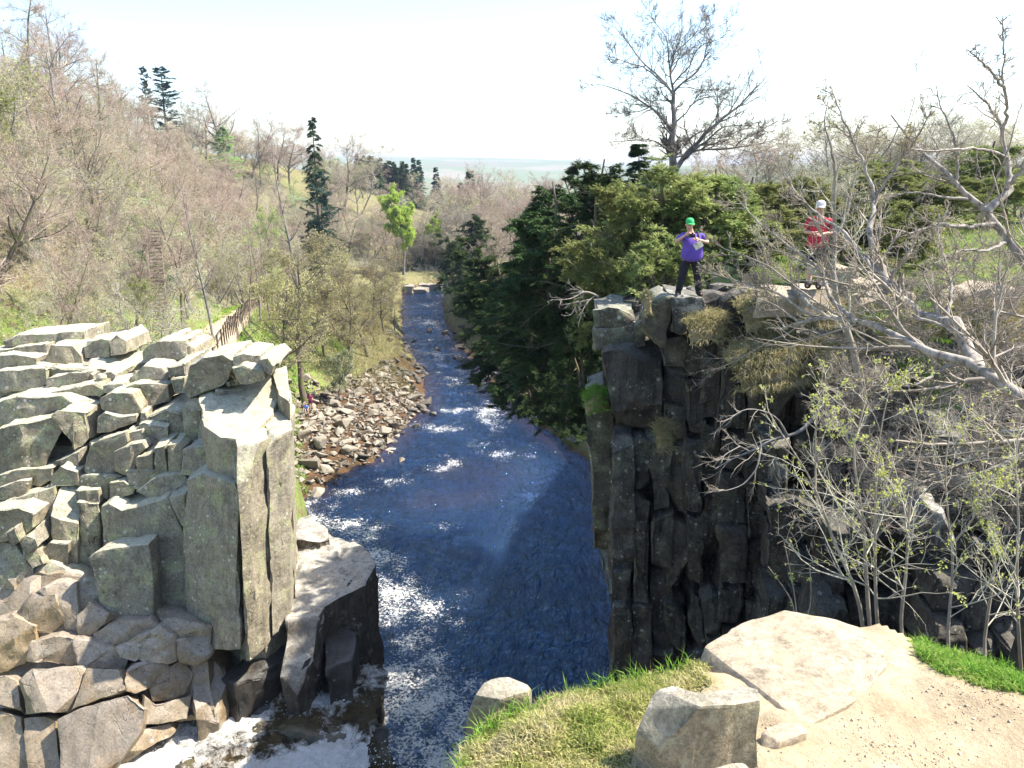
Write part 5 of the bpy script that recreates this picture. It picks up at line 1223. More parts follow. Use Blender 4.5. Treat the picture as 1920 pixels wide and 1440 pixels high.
# ------------------------------------------------------------------ turf caps and tussocks on the far cliff
def tussock(px0, py0, px1, py1, Y, depth, seed, mat='blade_straw', hang=.5, n=1800, hgt=.28, label='grass tussock'):
    r = rngs(seed); a, b = P(px0, py0, Y), P(px1, py1, Y)
    c = (a + b) / 2; w = abs(b.x - a.x) / 2
    cap = MB(); nu, nv = 16, 10                  # a domed turf cap
    u = np.linspace(-1, 1, nu); v = np.linspace(-1, 1, nv); U, V_ = np.meshgrid(u, v)
    zz = a.z + (b.z - a.z) * (U + 1) / 2 + .16 * np.sqrt(np.clip(1 - .9 * U ** 2, 0, 1)) - np.where(V_ < -.3, (-.3 - V_) ** 1.6 * hang * 1.4, 0) + fbm(U * 2 + seed, V_ * 2, seed, 3) * .05
    Vt = np.stack([c.x + U * w * (1 - .12 * V_ ** 2), Y + V_ * depth * np.sqrt(1 - .55 * U ** 2), zz], -1)
    i = (np.arange(nv - 1)[:, None] * nu + np.arange(nu - 1)[None]).ravel()
    cap.add(flat(Vt), np.stack([i, i + 1, i + nu + 1, i + nu], 1))
    mi = r.integers(0, nu * nv, n)
    A = flat(Vt)[mi] + r.normal(size=(n, 3)) * np.array([w * .06, depth * .1, .015])
    L = hgt * r.uniform(.4, 1.2, n)
    front = np.clip(-(A[:, 1] - Y) / depth, -1, 1)
    d = nrm(np.stack([r.normal(size=n) * .45, -.25 - .5 * np.clip(front, 0, 1) + r.normal(size=n) * .3, .9 - .9 * np.clip(front, 0, 1)], 1))
    d2 = nrm(d + np.stack([r.normal(size=n) * .35, -.3 + r.normal(size=n) * .2, -r.uniform(.5, 1.3, n)], 1))
    B_ = A + d * (L * .5)[:, None]; C_ = B_ + d2 * (L * .6)[:, None]
    s = nrm(np.cross(d, r.normal(size=(n, 3)))) * .008
    Vb = np.stack([A - s, A + s, B_ + s * .8, B_ - s * .8, C_], 1); i = np.arange(n)[:, None] * 5
    bl = MB(); bl.add(Vb, i + np.array([[0, 1, 2, 3]])); bl.F.setdefault(3, []).append(i + np.array([[3, 2, 4]]))
    e = tag(empty('grass_tussock', (c.x, Y, c.z)), label, 'grass')
    link('turf_cap', cap.mesh('turf_cap', True), M['turf'], e, local=False)
    tag(link('grass_blades', bl.mesh('grass_blades'), M[mat], e, local=False), kind='stuff')
tussock(1286, 612, 1362, 604, 17.9, .5, 1, n=1300, label='shaggy grass tussock right below the block under the man in purple')
tussock(1385, 584, 1482, 578, 17.3, .7, 2, n=2000, label='straw-topped tussock on the rim between the two hikers')
tussock(1476, 578, 1570, 574, 17.0, .7, 3, n=2000, label='rounded straw tussock directly below the hiker in red')
tussock(1372, 682, 1525, 655, 16.4, .8, 4, 'blade_straw', .6, 9000, .34, 'widest shaggy tussock, overhanging the dark cliff')
tussock(1440, 660, 1520, 650, 16.7, .4, 14, 'blade_green', .3, 900, .2, 'green tuft on top of the widest tussock')
tussock(1528, 668, 1625, 664, 15.6, .7, 5, n=2000, label='yellow mossy tussock behind the tan stem')
tussock(1620, 600, 1760, 592, 15.4, .9, 6, 'blade_green', .5, 2000, .22, 'green turf cap behind the lowest big limb')
tussock(1790, 612, 1990, 600, 13.4, 1.0, 7, n=2600, label='mossy yellow turf bank at the right edge')
tussock(1094, 752, 1138, 742, 20.2, .45, 8, 'blade_green', .4, 900, .25, 'green grass cap on the mossy outer column')
tussock(1228, 815, 1262, 812, 18.4, .3, 9, n=700, hgt=.4, label='hanging straw tuft half way down the dark cliff')
tussock(1206, 566, 1222, 562, 18.5, .3, 10, n=300, hgt=.15, label='tiny turf tuft left of the boots of the man in purple')
tussock(1700, 700, 1800, 690, 14.2, .8, 11, 'blade_green', .7, 1800, .25, 'turf ledge under the fork of the big limb')
# turf on the right-hand plateau
plat = np.array([(4.6, 19.6), (7.5, 17.6), (11, 14.2), (14, 12), (24, 20), (22, 40), (9, 40), (6, 26)])
def tz(x, y): return terrain(x, y)[0]
grass_blades('grass', plat, 22000, 6, .22, .5, mat_blade('hill_grass', [(.36, (.13, .25, .04)), (.52, (.26, .36, .09)), (.66, (.42, .40, .18))], .6), 'rough spring grass on the bank behind the two hikers', tz, None, .012)
slope = np.array([(-22, 56), (-26, 68), (-31, 85), (-36, 105), (-30, 112), (-20, 100), (-23, 82), (-17, 62), (-15, 55)])
grass_blades('grass', slope, 26000, 7, .45, .6, mat_blade('slope_grass', [(.36, (.12, .26, .03)), (.52, (.24, .40, .07)), (.66, (.36, .40, .14))], .4), 'fresh green grass on the slope below the path fence', tz, lambda x, y: np.clip(.5 + fbm(x * .3, y * .3, 4, 3), .1, 1), .035)
for i, (px0, px1, py, Y, s) in enumerate(((1418, 1490, 538, 16.8, 21), (1490, 1562, 536, 16.4, 22), (1600, 1700, 545, 15.6, 23), (1780, 1920, 535, 15.0, 24), (1600, 1650, 520, 17.5, 25), (1560, 1600, 500, 18.2, 26))):
    a, b = P(px0, py, Y), P(px1, py, Y)
    tp = [(a.x, Y - .3, a.z), (b.x, Y - .35, b.z), (b.x + .1, Y + .5, b.z + .03), (a.x + .1, Y + .6, a.z + .03)]
    tag(link('path_stone', rock_mesh('path_stone', tp, (0, 0, -.6), s, cell=.25, bev=.08, amp=.05), M['sandstone']), ('flat pale stone left of the feet of the hiker in red', 'flat pale stone under the boots of the hiker in red', 'pale stone on the rim path behind the tan stem', 'wide pale stone on the rim path at the right edge', 'rounded stone set back on the rim path', 'small stone beside the red hiker on the grass')[i], 'rock')
for i, (px, py, Y, w, h, s) in enumerate(((1345, 575, 18.9, 1.0, .7, 31), (1400, 570, 18.6, 1.1, .7, 32), (1375, 550, 19.2, 1.2, .5, 33), (1460, 565, 18.0, .9, .5, 34))):
    c = P(px, py, Y)
    tp = [(c.x - w / 2, Y - .2, c.z + h / 2), (c.x + w / 2, Y - .25, c.z + h / 2 - .1), (c.x + w / 2, Y + .7, c.z + h / 2), (c.x - w / 2, Y + .7, c.z + h / 2 + .05)]
    link('rock_block', rock_mesh('rock_block', tp, (0, 0, -1.6), s, cell=.2, bev=.12, amp=.08), M['rock_dark'], dark)
# ------------------------------------------------------------------ boulders along the river
def boulder_mesh(seed):
    r = rngs(seed); bm = bmesh.new()
    n = r.integers(9, 15)
    p = r.normal(size=(n, 3)); p = p / np.abs(p).max(1, keepdims=True) * r.uniform(.55, 1.0, (n, 1))
    p *= np.array([1, r.uniform(.65, .95), r.uniform(.45, .75)]) * .5
    for q in p: bm.verts.new(q)
    g = bmesh.ops.convex_hull(bm, input=list(bm.verts))
    bmesh.ops.delete(bm, geom=[v for v in bm.verts if not v.link_faces], context='VERTS')
    bmesh.ops.bevel(bm, geom=list(bm.edges), offset=.03, segments=1, affect='EDGES', clamp_overlap=True)
    me = bpy.data.meshes.new('boulder'); bm.to_mesh(me); bm.free()
    return me
BM = [boulder_mesh(s) for s in range(24)]; BD = [m.copy() for m in BM]
for m in BM: m.materials.append(M['boulder'])
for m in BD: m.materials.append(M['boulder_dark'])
rb = random.Random(21)
placed = []
def put_boulder(x, y, s, dark_, label, group, zoff=.12, flat_=1.0):
    o = bpy.data.objects.new('boulder', rb.choice(BD if dark_ else BM)); COL.objects.link(o)
    o.location = (x, y, hz(x, y) + s * zoff); o.scale = (s, s, s * flat_)
    o.rotation_euler = (rb.uniform(-.35, .35), rb.uniform(-.35, .35), rb.uniform(0, 6.28))
    return tag(o, label, 'boulder', group)
beach = np.array([G(a, b, 1.0)[:2] for a, b in [(520, 765), (560, 752), (620, 742), (700, 702), (738, 686), (775, 715), (800, 745), (800, 780), (750, 812), (700, 872), (640, 897), (560, 942), (500, 960), (480, 850)]])
KEY = [(595, 838, 2.6, 'broad flat-topped boulder just below the two people on the beach'), (640, 800, 2.4, 'large slanting boulder right of the two people on the beach'), (655, 838, 2.0, 'squared boulder with a pale lit top near the water'), (678, 870, 1.9, 'pale blocky boulder at the corner of the beach by the water'),
       (580, 868, 2.4, 'long grey boulder low on the beach behind the cliff corner'), (612, 870, 1.8, 'angular boulder leaning on its neighbour near the shallows'), (590, 900, 2.0, 'yellowish boulder low on the beach by the cliff corner'), (695, 770, 1.8, 'grey boulder high in the middle of the beach'),
       (655, 768, 1.8, 'upright grey boulder near the sapling'), (720, 800, 1.7, 'wide low boulder close to the rapids'), (735, 820, 1.5, 'tan boulder nearest the rapids'), (570, 832, 1.9, 'boulder that the seated person rests on')]
for px, py, s, lb in KEY:
    c = G(px, py, 1.2); placed.append((c.x, c.y, s * .42)); put_boulder(c.x, c.y, s, False, lb, 'boulders on the beach', .2, .9)
lo, hi = beach.min(0), beach.max(0); tries = 0; nb_ = 0
wl = lambda x, y: float(I(y, LEFT[:, 1], LEFT[:, 0])) - x
while nb_ < 215 and tries < 9000:
    tries += 1
    x, y = rb.uniform(lo[0], hi[0]), rb.uniform(lo[1], hi[1])
    if not inside(np.array([x]), np.array([y]), beach)[0]: continue
    s = rb.choice([.8, .95, 1.1, 1.25, 1.5, 1.8]) * (1 if y < 92 else .85)
    if any((x - a) ** 2 + (y - b) ** 2 < (.40 * s + c * .85) ** 2 for a, b, c in placed): continue
    placed.append((x, y, s * .42)); nb_ += 1
    d = wl(x, y)
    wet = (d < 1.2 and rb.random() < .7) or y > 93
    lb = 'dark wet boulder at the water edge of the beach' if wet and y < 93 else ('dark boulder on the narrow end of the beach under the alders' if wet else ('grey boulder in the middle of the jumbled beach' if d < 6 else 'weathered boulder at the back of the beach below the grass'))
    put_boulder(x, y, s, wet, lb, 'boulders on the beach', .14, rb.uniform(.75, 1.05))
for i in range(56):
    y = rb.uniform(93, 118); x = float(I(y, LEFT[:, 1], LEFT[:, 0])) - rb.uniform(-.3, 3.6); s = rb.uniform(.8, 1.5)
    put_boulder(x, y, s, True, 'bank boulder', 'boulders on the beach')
for i in range(46):
    y = rb.uniform(72, 125); x = float(I(y, RIGHT[:, 1], RIGHT[:, 0])) + rb.uniform(-.4, 2.8); s = rb.uniform(.8, 1.7)
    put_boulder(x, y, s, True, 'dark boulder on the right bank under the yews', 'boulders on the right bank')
for px, py, s, lb in ((838, 560, 1.6, 'dark boulder in the shadow by the river bend'), (778, 640, 1.3, 'dark boulder just off the far left bank'), (807, 620, 1.5, 'dark boulder awash in the middle of the narrow river'), (835, 625, 1.6, 'dark boulder awash near the right bank'), (858, 672, 1.4, 'wet boulder off the right boulder bank'), (790, 690, 1.4, 'wet boulder off the narrow end of the beach'), (800, 770, 1.5, 'dark boulder standing in the rapids'), (812, 776, 1.0, 'small wet boulder in the rapids'),
                     (752, 862, .9, 'small pale stone in the shallows off the beach'), (780, 800, 1.0, 'stone awash at the head of the rapids'), (742, 600, 1.6, 'dark boulder under the far alder'), (820, 655, 1.0, 'low boulder awash upstream of the rapids')):
    c = G(px, py, .1); o = put_boulder(c.x, c.y, s, px != 752, lb, 'boulders in the river'); o.location.z = .05 + s * .05
# rubble between the boulders, and stones under the shallows
r = rngs(31); n = 2600; q = r.uniform(lo, hi, (n * 2, 2)); q = q[inside(q[:, 0], q[:, 1], beach)][:n]; n = len(q)
zb = terrain(q[:, 0], q[:, 1])[0]; sz = .16 * np.exp(r.normal(size=n) * .4)
V = np.stack([q[:, 0], q[:, 1], zb + sz * .4], 1)[:, None] + (oct_[None] + r.normal(size=(n, 6, 3)) * .3) * sz[:, None, None]
mb = MB(); mb.add(V, (np.arange(n)[:, None, None] * 6 + F[None]).reshape(-1, 3))
tag(link('rubble', mb.mesh('rubble'), M['boulder']), 'small angular rubble between the boulders of the beach', kind='stuff')
# stone shelf under the trees at the bend
mb_e = tag(empty('stone_shelf', G(790, 540, .5)), 'low brown stone shelf at the water edge by the river bend', 'rock')
for k, (x0, x1, py, z) in enumerate(((756, 800, 541, .9), (785, 828, 533, 1.1), (757, 775, 536, 1.5))):
    a, b = G(x0, py, z), G(x1, py, z)
    link('rock_layer', rock_mesh('rock_layer', [a, b, b + Vector((.5, 3, 0)), a + Vector((-.5, 3, 0))], (0, 0, -2), 900 + k, cell=.9, bev=.2, amp=.2), M['boulder'], mb_e, local=False)

# ------------------------------------------------------------------ head of the falls
def mat_white():
    t = NT('rushing_white_water'); v = t.pos()
    n1 = t.noise(v, 1.3, 6, .7, 1.2); n2 = t.noise(v, 5.5, 6, .75, .8); n3 = t.noise(v, 18, 4, .7)
    at = t.n('ShaderNodeAttribute', attribute_name='foam')
    f = t.math('ADD', t.math('ADD', t.math('MULTIPLY', n1, .7), t.math('MULTIPLY', n2, .5)), t.math('MULTIPLY_ADD', at.outputs['Fac'], .55, -.62))
    k = t.ramp(f, [(.34, 0.0), (.52, 1.0)])
    nb = t.bump(t.math('ADD', n2, t.math('MULTIPLY', n3, .6)), 1.0, .16)
    body = t.ramp(n1, [(.35, (.035, .032, .022)), (.55, (.11, .075, .03)), (.7, (.05, .06, .035))])
    a = t.pbsdf(body, .08, nb, .5, IOR=1.33); b = t.pbsdf(t.ramp(n3, [(.3, (.72, .69, .60)), (.6, (.92, .90, .85))]), .6, nb, .3)
    mx = t.n('ShaderNodeMixShader'); t.l(k, mx.inputs[0]); t.l(a, mx.inputs[1]); t.l(b, mx.inputs[2])
    return t.done(mx.outputs[0])
M['white'] = mat_white()
xs = np.arange(-13, -3.55, .06); ys = np.arange(10.0, 23.4, .06)
X, Y = np.meshgrid(xs, ys)
lipx = -3.75 + .25 * np.sin(Y * 1.1)
Zw = 9.72 + .14 * fbm(X * .9, Y * 1.2, 91, 4, .6) + .05 * fbm(X * 4, Y * 4, 95, 3)
Zw = Zw + .10 * (1 - np.abs(fbm(X * 1.6, Y * 2.4, 191, 4, .6))) + .03 * fbm(X * 8, Y * 8, 195, 2)
Zw = Zw + .9 * np.exp(-((Y - 21.8) / .7) ** 2) * np.exp(-((X + 7.2) / 1.4) ** 2) * .4
Zw = np.where((X > lipx) & (Y < 17.6), Zw - np.clip((X - lipx) * 4, 0, None) ** 1.7, Zw)
me = grid_mesh('waterfall', xs, ys, Zw)
fo = .60 + .3 * fbm(X * .5, Y * .5, 97, 3)
for pl, w, a in (([(350, 1345), (420, 1335), (470, 1345)], .5, .5), ([(250, 1440), (330, 1390), (430, 1350)], .6, .45), ([(560, 1330), (640, 1312)], .35, .5), ([(480, 1440), (620, 1425), (720, 1420)], .8, .7), ([(300, 1440), (420, 1400), (480, 1380)], .5, .3)):
    fo = fo + a * np.exp(-(seg_dist(X, Y, np.array([G(p, q_, 9.75)[:2] for p, q_ in pl])) / w) ** 2)
set_attr(me, 'foam', fo)
bm = bmesh.new(); bm.from_mesh(me); lay = bm.verts.layers.float['foam']
bmesh.ops.delete(bm, geom=[v for v in bm.verts if v.co.x > -4.05 + .3 * noise.noise(Vector((v.co.y * 1.3, 0, 0))) + .12 * noise.noise(Vector((v.co.y * 6, 3, 0)))], context='VERTS'); bm.to_mesh(me); bm.free()
tag(link('waterfall', me, M['white']), 'white and peaty water rushing over the lip of the falls', kind='structure')
bed_rock = [([(430, 1410), (480, 1352), (560, 1338), (640, 1316), (704, 1320), (736, 1348), (738, 1392), (640, 1385), (560, 1400), (480, 1425)], 9.85, 11, {'dz': -.03}), ([(560, 1420), (640, 1398), (720, 1400), (738, 1416), (660, 1430), (590, 1436)], 9.72, 9, {}), ([(335, 1440), (342, 1418), (365, 1412), (368, 1440)], 9.85, 3, {})]
M['rock_algae'] = mat_rock('wet_algae_rock', (.10, .085, .05), (.035, .03, .022), (.035, .075, .045), (.2, .2, .18), (.13, .105, .055), spot_amt=0, lich_amt=.4, top_amt=.5, streak=0, rough=.16, spec=.6, bump=.5, rust=(.15, .09, .025))
for i, (pts, z, h, kw) in enumerate(bed_rock):
    block(cliff, pts, z, h, 'rock_algae', 260 + i, cell=.2, bev=.18, amp=.10, back=0, label='low wet rock with green algae in the rushing water' if i == 0 else None, **kw)
r = rngs(55); mb = MB()                     # spray thrown up where the water meets the rocks
for px, py, n, w in ((370, 1345, 260, .5), (540, 1335, 200, .5), (635, 1318, 240, .35), (700, 1425, 160, .6), (300, 1400, 120, .5)):
    c = G(px, py, 9.7); q = np.array(c) + r.normal(size=(n, 3)) * np.array([w, w * .5, .10]) + np.array([0, 0, .12]) * np.abs(r.normal(size=(n, 1)))
    sz = .012 * np.exp(r.normal(size=n) * .5)
    mb.add(q[:, None] + oct_[None] * sz[:, None, None], (np.arange(n)[:, None, None] * 6 + F[None]).reshape(-1, 3))
tag(link('spray', mb.mesh('spray'), mat_plain('spray_drops', (.85, .85, .83), .3, 0, 5)), 'white spray above the rushing water', kind='stuff')

# ------------------------------------------------------------------ path, fence, steps, bin
n = 90; yy = np.linspace(47, 150, n); xx = I(yy, PATHY, PATHX)
tx = np.gradient(xx, yy); w = 1.25
Lx, Rx = xx - w, xx + w
zc_ = np.stack([terrain(xx + o, yy)[0] for o in (-w, 0, w)]).max(0) + .07
zc_ = np.convolve(np.pad(zc_, 3, 'edge'), np.ones(7) / 7, 'valid')
V = np.concatenate([np.stack([Lx, yy, zc_ + .03], 1), np.stack([Rx, yy, zc_], 1), np.stack([Rx + .1, yy, zc_ - 1.2], 1)])
i = np.arange(n - 1)
mb = MB(); mb.add(V, np.concatenate([np.stack([i, i + n, i + n + 1, i + 1], 1), np.stack([i + n, i + 2 * n, i + 2 * n + 1, i + n + 1], 1)]))
tag(link('footpath', mb.mesh('footpath', True), M['path']), 'pale stony footpath climbing along the left slope', kind='structure')
fe = tag(empty('wooden_fence', (-20, 48, 14.4)), 'wooden post and rail fence along the outer side of the footpath', 'fence')
fy = np.arange(47.5, 140, 2.1); fx = I(fy, PATHY, PATHX) + w + .05; fz = I(fy, yy, zc_)
post = MB(); post.box((0, 0, .35), (.09, .09, 1.6)); post.add(np.array([[-.045, -.045, 1.15], [.045, -.045, 1.15], [.045, .045, 1.15], [-.045, .045, 1.15], [0, 0, 1.2]]), [[0, 1, 4], [1, 2, 4], [2, 3, 4], [3, 0, 4]])
pm = post.mesh('post'); pm.materials.append(M['wood_dark'])
for a, b, c in zip(fx, fy, fz): link('post', pm, None, fe).location = (a + 20, b - 48, c - 14.4)
for k in range(len(fy) - 1):
    for hh in (.45, .95):
        mb = MB(); mb.bar((fx[k] - .08, fy[k], fz[k] + hh), (fx[k + 1] - .08, fy[k + 1], fz[k + 1] + hh), .04, .08)
        link('rail', mb.mesh('rail'), M['wood'], fe, local=False)
st = tag(empty('wooden_steps', (-26.0, 58.5, 13.3)), 'steep flight of wooden steps rising through the trees left of the path', 'steps')
a0, a1 = Vector((-26.0, 58.5, 13.4)), Vector((-29.2, 66.5, 20.6)); ns = 30
dirv = (a1 - a0).normalized(); sv = Vector((dirv.y, -dirv.x, 0)).normalized()
for k in range(ns):
    p = a0.lerp(a1, k / (ns - 1)); mb = MB(); mb.bar(p - sv * .5, p + sv * .5, .30, .10); link('step', mb.mesh('step'), M['wood'], st, local=False)
for s in (-1, 1):
    mb = MB(); mb.bar(a0 + sv * .52 * s, a1 + sv * .52 * s, .08, .25); link('stringer', mb.mesh('stringer'), M['wood_dark'], st, local=False)
    mb = MB(); mb.bar(a0 + sv * .52 * s + Vector((0, 0, 1)), a1 + sv * .52 * s + Vector((0, 0, 1)), .06, .09); link('handrail', mb.mesh('handrail'), M['wood'], st, local=False)
    for k in range(6):
        p = a0.lerp(a1, k / 5) + sv * .52 * s; mb = MB(); mb.bar(p - Vector((0, 0, .2)), p + Vector((0, 0, 1.05)), .09, .09); link('post', mb.mesh('post'), M['wood_dark'], st, local=False)
bp = P(334, 634, 50); be = tag(empty('litter_bin', (bp.x, 50, bp.z - .8)), 'small dark green bin at the top of the footpath', 'bin')
def lathe(prof, s=12):
    a = np.arange(s) * 2 * np.pi / s; V = np.concatenate([np.stack([r_ * np.cos(a), r_ * np.sin(a), np.full(s, z)], 1) for r_, z in prof]); i = np.arange(s); j = (i + 1) % s
    return V, np.concatenate([np.stack([k * s + i, k * s + j, (k + 1) * s + j, (k + 1) * s + i], 1) for k in range(len(prof) - 1)])
gm = mat_plain('dark_green_paint', (.02, .07, .05), .5, .1)
mb = MB(); mb.add(*lathe([(.01, 0), (.30, 0), (.34, .75), (.30, .75), (.01, .7)])); link('body', mb.mesh('body', True), gm, be)
mb = MB(); mb.add(*lathe([(.37, .76), (.37, .82), (.2, .92), (.01, .94)])); link('lid', mb.mesh('lid', True), gm, be)
# ------------------------------------------------------------------ trees shaped after the photograph
def spline(pts, n):
    pts = np.asarray(pts, float); t = np.r_[0, np.cumsum(np.linalg.norm(np.diff(pts, axis=0), axis=1))]; t /= t[-1]
    u = np.linspace(0, 1, n); out = np.stack([np.interp(u, t, pts[:, k]) for k in range(pts.shape[1])], 1)
    for _ in range(1): out[1:-1] = out[1:-1] * .5 + (out[:-2] + out[2:]) * .25
    return out
def limbs_px(L, n=14, depth_noise=.0, seed=0):
    """L: list of (pixel polyline with (px, py[, Y]), Y, r0, r1)"""
    r = rngs(seed); PP, RR = [], []
    n0 = n
    for pl, Y, r0, r1 in L:
        if isinstance(Y, str): Ys = np.r_[[6.7, 6.65, 6.55, 6.5], np.linspace(6.45, 8.4, len(pl) - 4)] if Y == 'birch' else np.r_[[8.7, 8.8, 8.9], np.linspace(9.0, 10, len(pl) - 3)]
        else: Ys = np.linspace(Y[0], Y[1], len(pl)) if isinstance(Y, tuple) else np.full(len(pl), Y)
        Ys = Ys + np.cumsum(r.normal(size=len(pl)) * depth_noise) * np.r_[0, np.ones(len(pl) - 1)]
        p = spline([P(a, b, y) for (a, b), y in zip(pl, Ys)], n)
        PP.append(p); RR.append(np.linspace(r0, r1, n))
    return np.array(PP), np.array(RR)
def tree_px(name, base, L, mats, label, cat, seed, gen, n=14, depth_noise=0, leaf=None, knob=.0, thin=1.0, stickers=False):
    r = rngs(seed); p, rad = limbs_px(L, n, depth_noise, seed)
    for i in range(1, len(p)):           # seat each limb in the one it springs from
        if stickers: break
        q = np.concatenate([p[k, :-1] + (p[k, 1:] - p[k, :-1]) * f for k in range(i) for f in (0, .25, .5, .75)]); d = np.linalg.norm(q - p[i, 0], axis=1)
        if d.min() < .6 * (p[0, 0, 1] / 8) ** .7:
            sh = q[d.argmin()] - p[i, 0]; p[i] += sh[None] * np.linspace(1, 0, p.shape[1])[:, None]
    p[:, 1:-1] += r.normal(size=p[:, 1:-1].shape) * rad[:, 1:-1, None] * knob
    tr = MB(); tr.tubes(p, rad * (1 + r.normal(size=rad.shape) * .06), 8)
    cr = MB(); cur, cr_r = p, rad; tips = []
    for gi, g in enumerate(gen):
        g = dict(g); sides = g.pop('s', 4)
        cur, cr_r = branch(r, cur, cr_r, **g)
        (tr if g['rmin'] > .011 and gi == 0 else cr).tubes(cur, cr_r, sides)
        tips.append(cur)
    e = tag(empty(name, base), label, cat)
    link('trunk', tr.mesh('trunk', True), M[mats[0]], e, local=False)
    link('crown', cr.mesh('crown', True), M[mats[1]], e, local=False)
    if leaf:
        cnt, size, lm, nm = leaf
        src = np.concatenate([flat(t[:, 1:]) for t in tips[-2:]]); sel = r.integers(0, len(src), cnt)
        lf = MB(); k = 3
        for _ in range(k): lf.leaves(src[sel] + r.normal(size=(cnt, 3)) * size * .35, size * r.uniform(.6, 1.2, cnt), r)
        tag(link(nm, lf.mesh(nm), M[lm], e, local=False), kind='stuff')
    return e
z8 = lambda L: [(1080 + a / 4.5, b / 4.5) for a, b in L]
Tg = [([(820, 1480), (815, 1280), (820, 1150), (830, 1000), (825, 880), (822, 780)], (45, 45), .30, .17),
 ([(815, 790), (760, 720), (700, 660), (620, 610), (580, 560), (500, 550), (330, 490), (260, 470)], (45, 43), .12, .02),
 ([(750, 690), (680, 600), (590, 530), (500, 450), (430, 330), (330, 240), (290, 150)], (45, 47), .11, .015),
 ([(825, 780), (790, 600), (810, 520), (830, 440), (880, 330), (900, 220), (880, 80)], (45, 46), .13, .015),
 ([(770, 650), (760, 520), (765, 400), (740, 280), (650, 180), (620, 90)], (45, 43.5), .09, .015),
 ([(840, 790), (930, 700), (1030, 630), (1090, 530), (1100, 430), (1150, 300), (1200, 220), (1290, 180)], (45, 46), .12, .015),
 ([(835, 720), (900, 630), (980, 560), (1000, 460), (1080, 360), (1180, 350), (1270, 290)], (45, 42.5), .09, .015),
 ([(830, 450), (930, 360), (1000, 300), (1050, 200), (1090, 100)], (45.5, 44), .07, .012),
 ([(820, 1110), (740, 1030), (650, 930), (560, 870), (430, 790), (300, 745), (180, 705), (100, 710)], (45, 44), .14, .02),
 ([(610, 920), (540, 950), (440, 960), (260, 960)], (44.6, 43.5), .07, .012),
 ([(840, 1060), (950, 960), (980, 890), (1060, 840), (1180, 810), (1280, 850)], (45, 43), .09, .015),
 ([(930, 1480), (960, 1390), (1060, 1270), (1130, 1160), (1200, 1080), (1330, 970), (1440, 870), (1500, 770), (1600, 680), (1640, 600)], (45, 46), .22, .015),
 ([(1040, 1460), (1130, 1330), (1200, 1230), (1270, 1120), (1330, 1080), (1450, 1060)], (45, 43), .18, .015),
 ([(1110, 1380), (1300, 1340), (1450, 1300), (1600, 1240), (1750, 1150)], (45, 44), .13, .015),
 ([(1340, 1330), (1370, 1260), (1500, 1170), (1650, 1060), (1740, 1010)], (44.6, 43.5), .07, .012),
 ([(830, 1260), (740, 1200), (640, 1160), (530, 1170), (260, 1200)], (45, 43), .10, .012),
 ([(1150, 1100), (1050, 1120), (960, 1180), (900, 1260), (840, 1330)], (45.4, 44.5), .08, .02),
 ([(850, 1120), (930, 1240), (1010, 1340)], (45, 45.5), .06, .03), ([(810, 850), (750, 870), (700, 845), (600, 870), (570, 840)], (45, 43.5), .06, .012),
 ([(880, 760), (930, 740), (1070, 770), (1180, 750), (1270, 780)], (45, 46.5), .06, .012), ([(1200, 1250), (1330, 1200), (1420, 1120), (1550, 1080)], (44, 42.5), .07, .012)]
Tg = [(z8(a), y, r0 * (.72 if r0 > .2 else .5), r1 * .6) for a, y, r0, r1 in Tg]
c = P(1263, 330, 45)
tree_px('bare_tree', (c.x, 45, c.z), Tg, ('bark_grey', 'twig_dark'), 'great wide bare tree standing alone against the white sky', 'tree', 5,
        [dict(k=16, t0=.12, t1=1, ang=45, lr=.36, n=6, up=.10, wander=.16, rr=.5, rmin=.014), dict(k=9, t0=.2, t1=1, ang=42, lr=.6, n=5, up=.06, wander=.2, rr=.65, rmin=.010, s=3), dict(k=6, t0=.3, t1=1, ang=38, lr=.6, n=3, up=.03, wander=.2, rr=.8, rmin=.008, s=3)], depth_noise=.25, knob=.3)

def pix(p):                      # photo pixel and depth of a point
    x, y, z = p[0], p[1], p[2] - CAMZ; d = y * CP - z * SP
    return (960 + FPX * x / d, 720 - FPX * (y * SP + z * CP) / d)
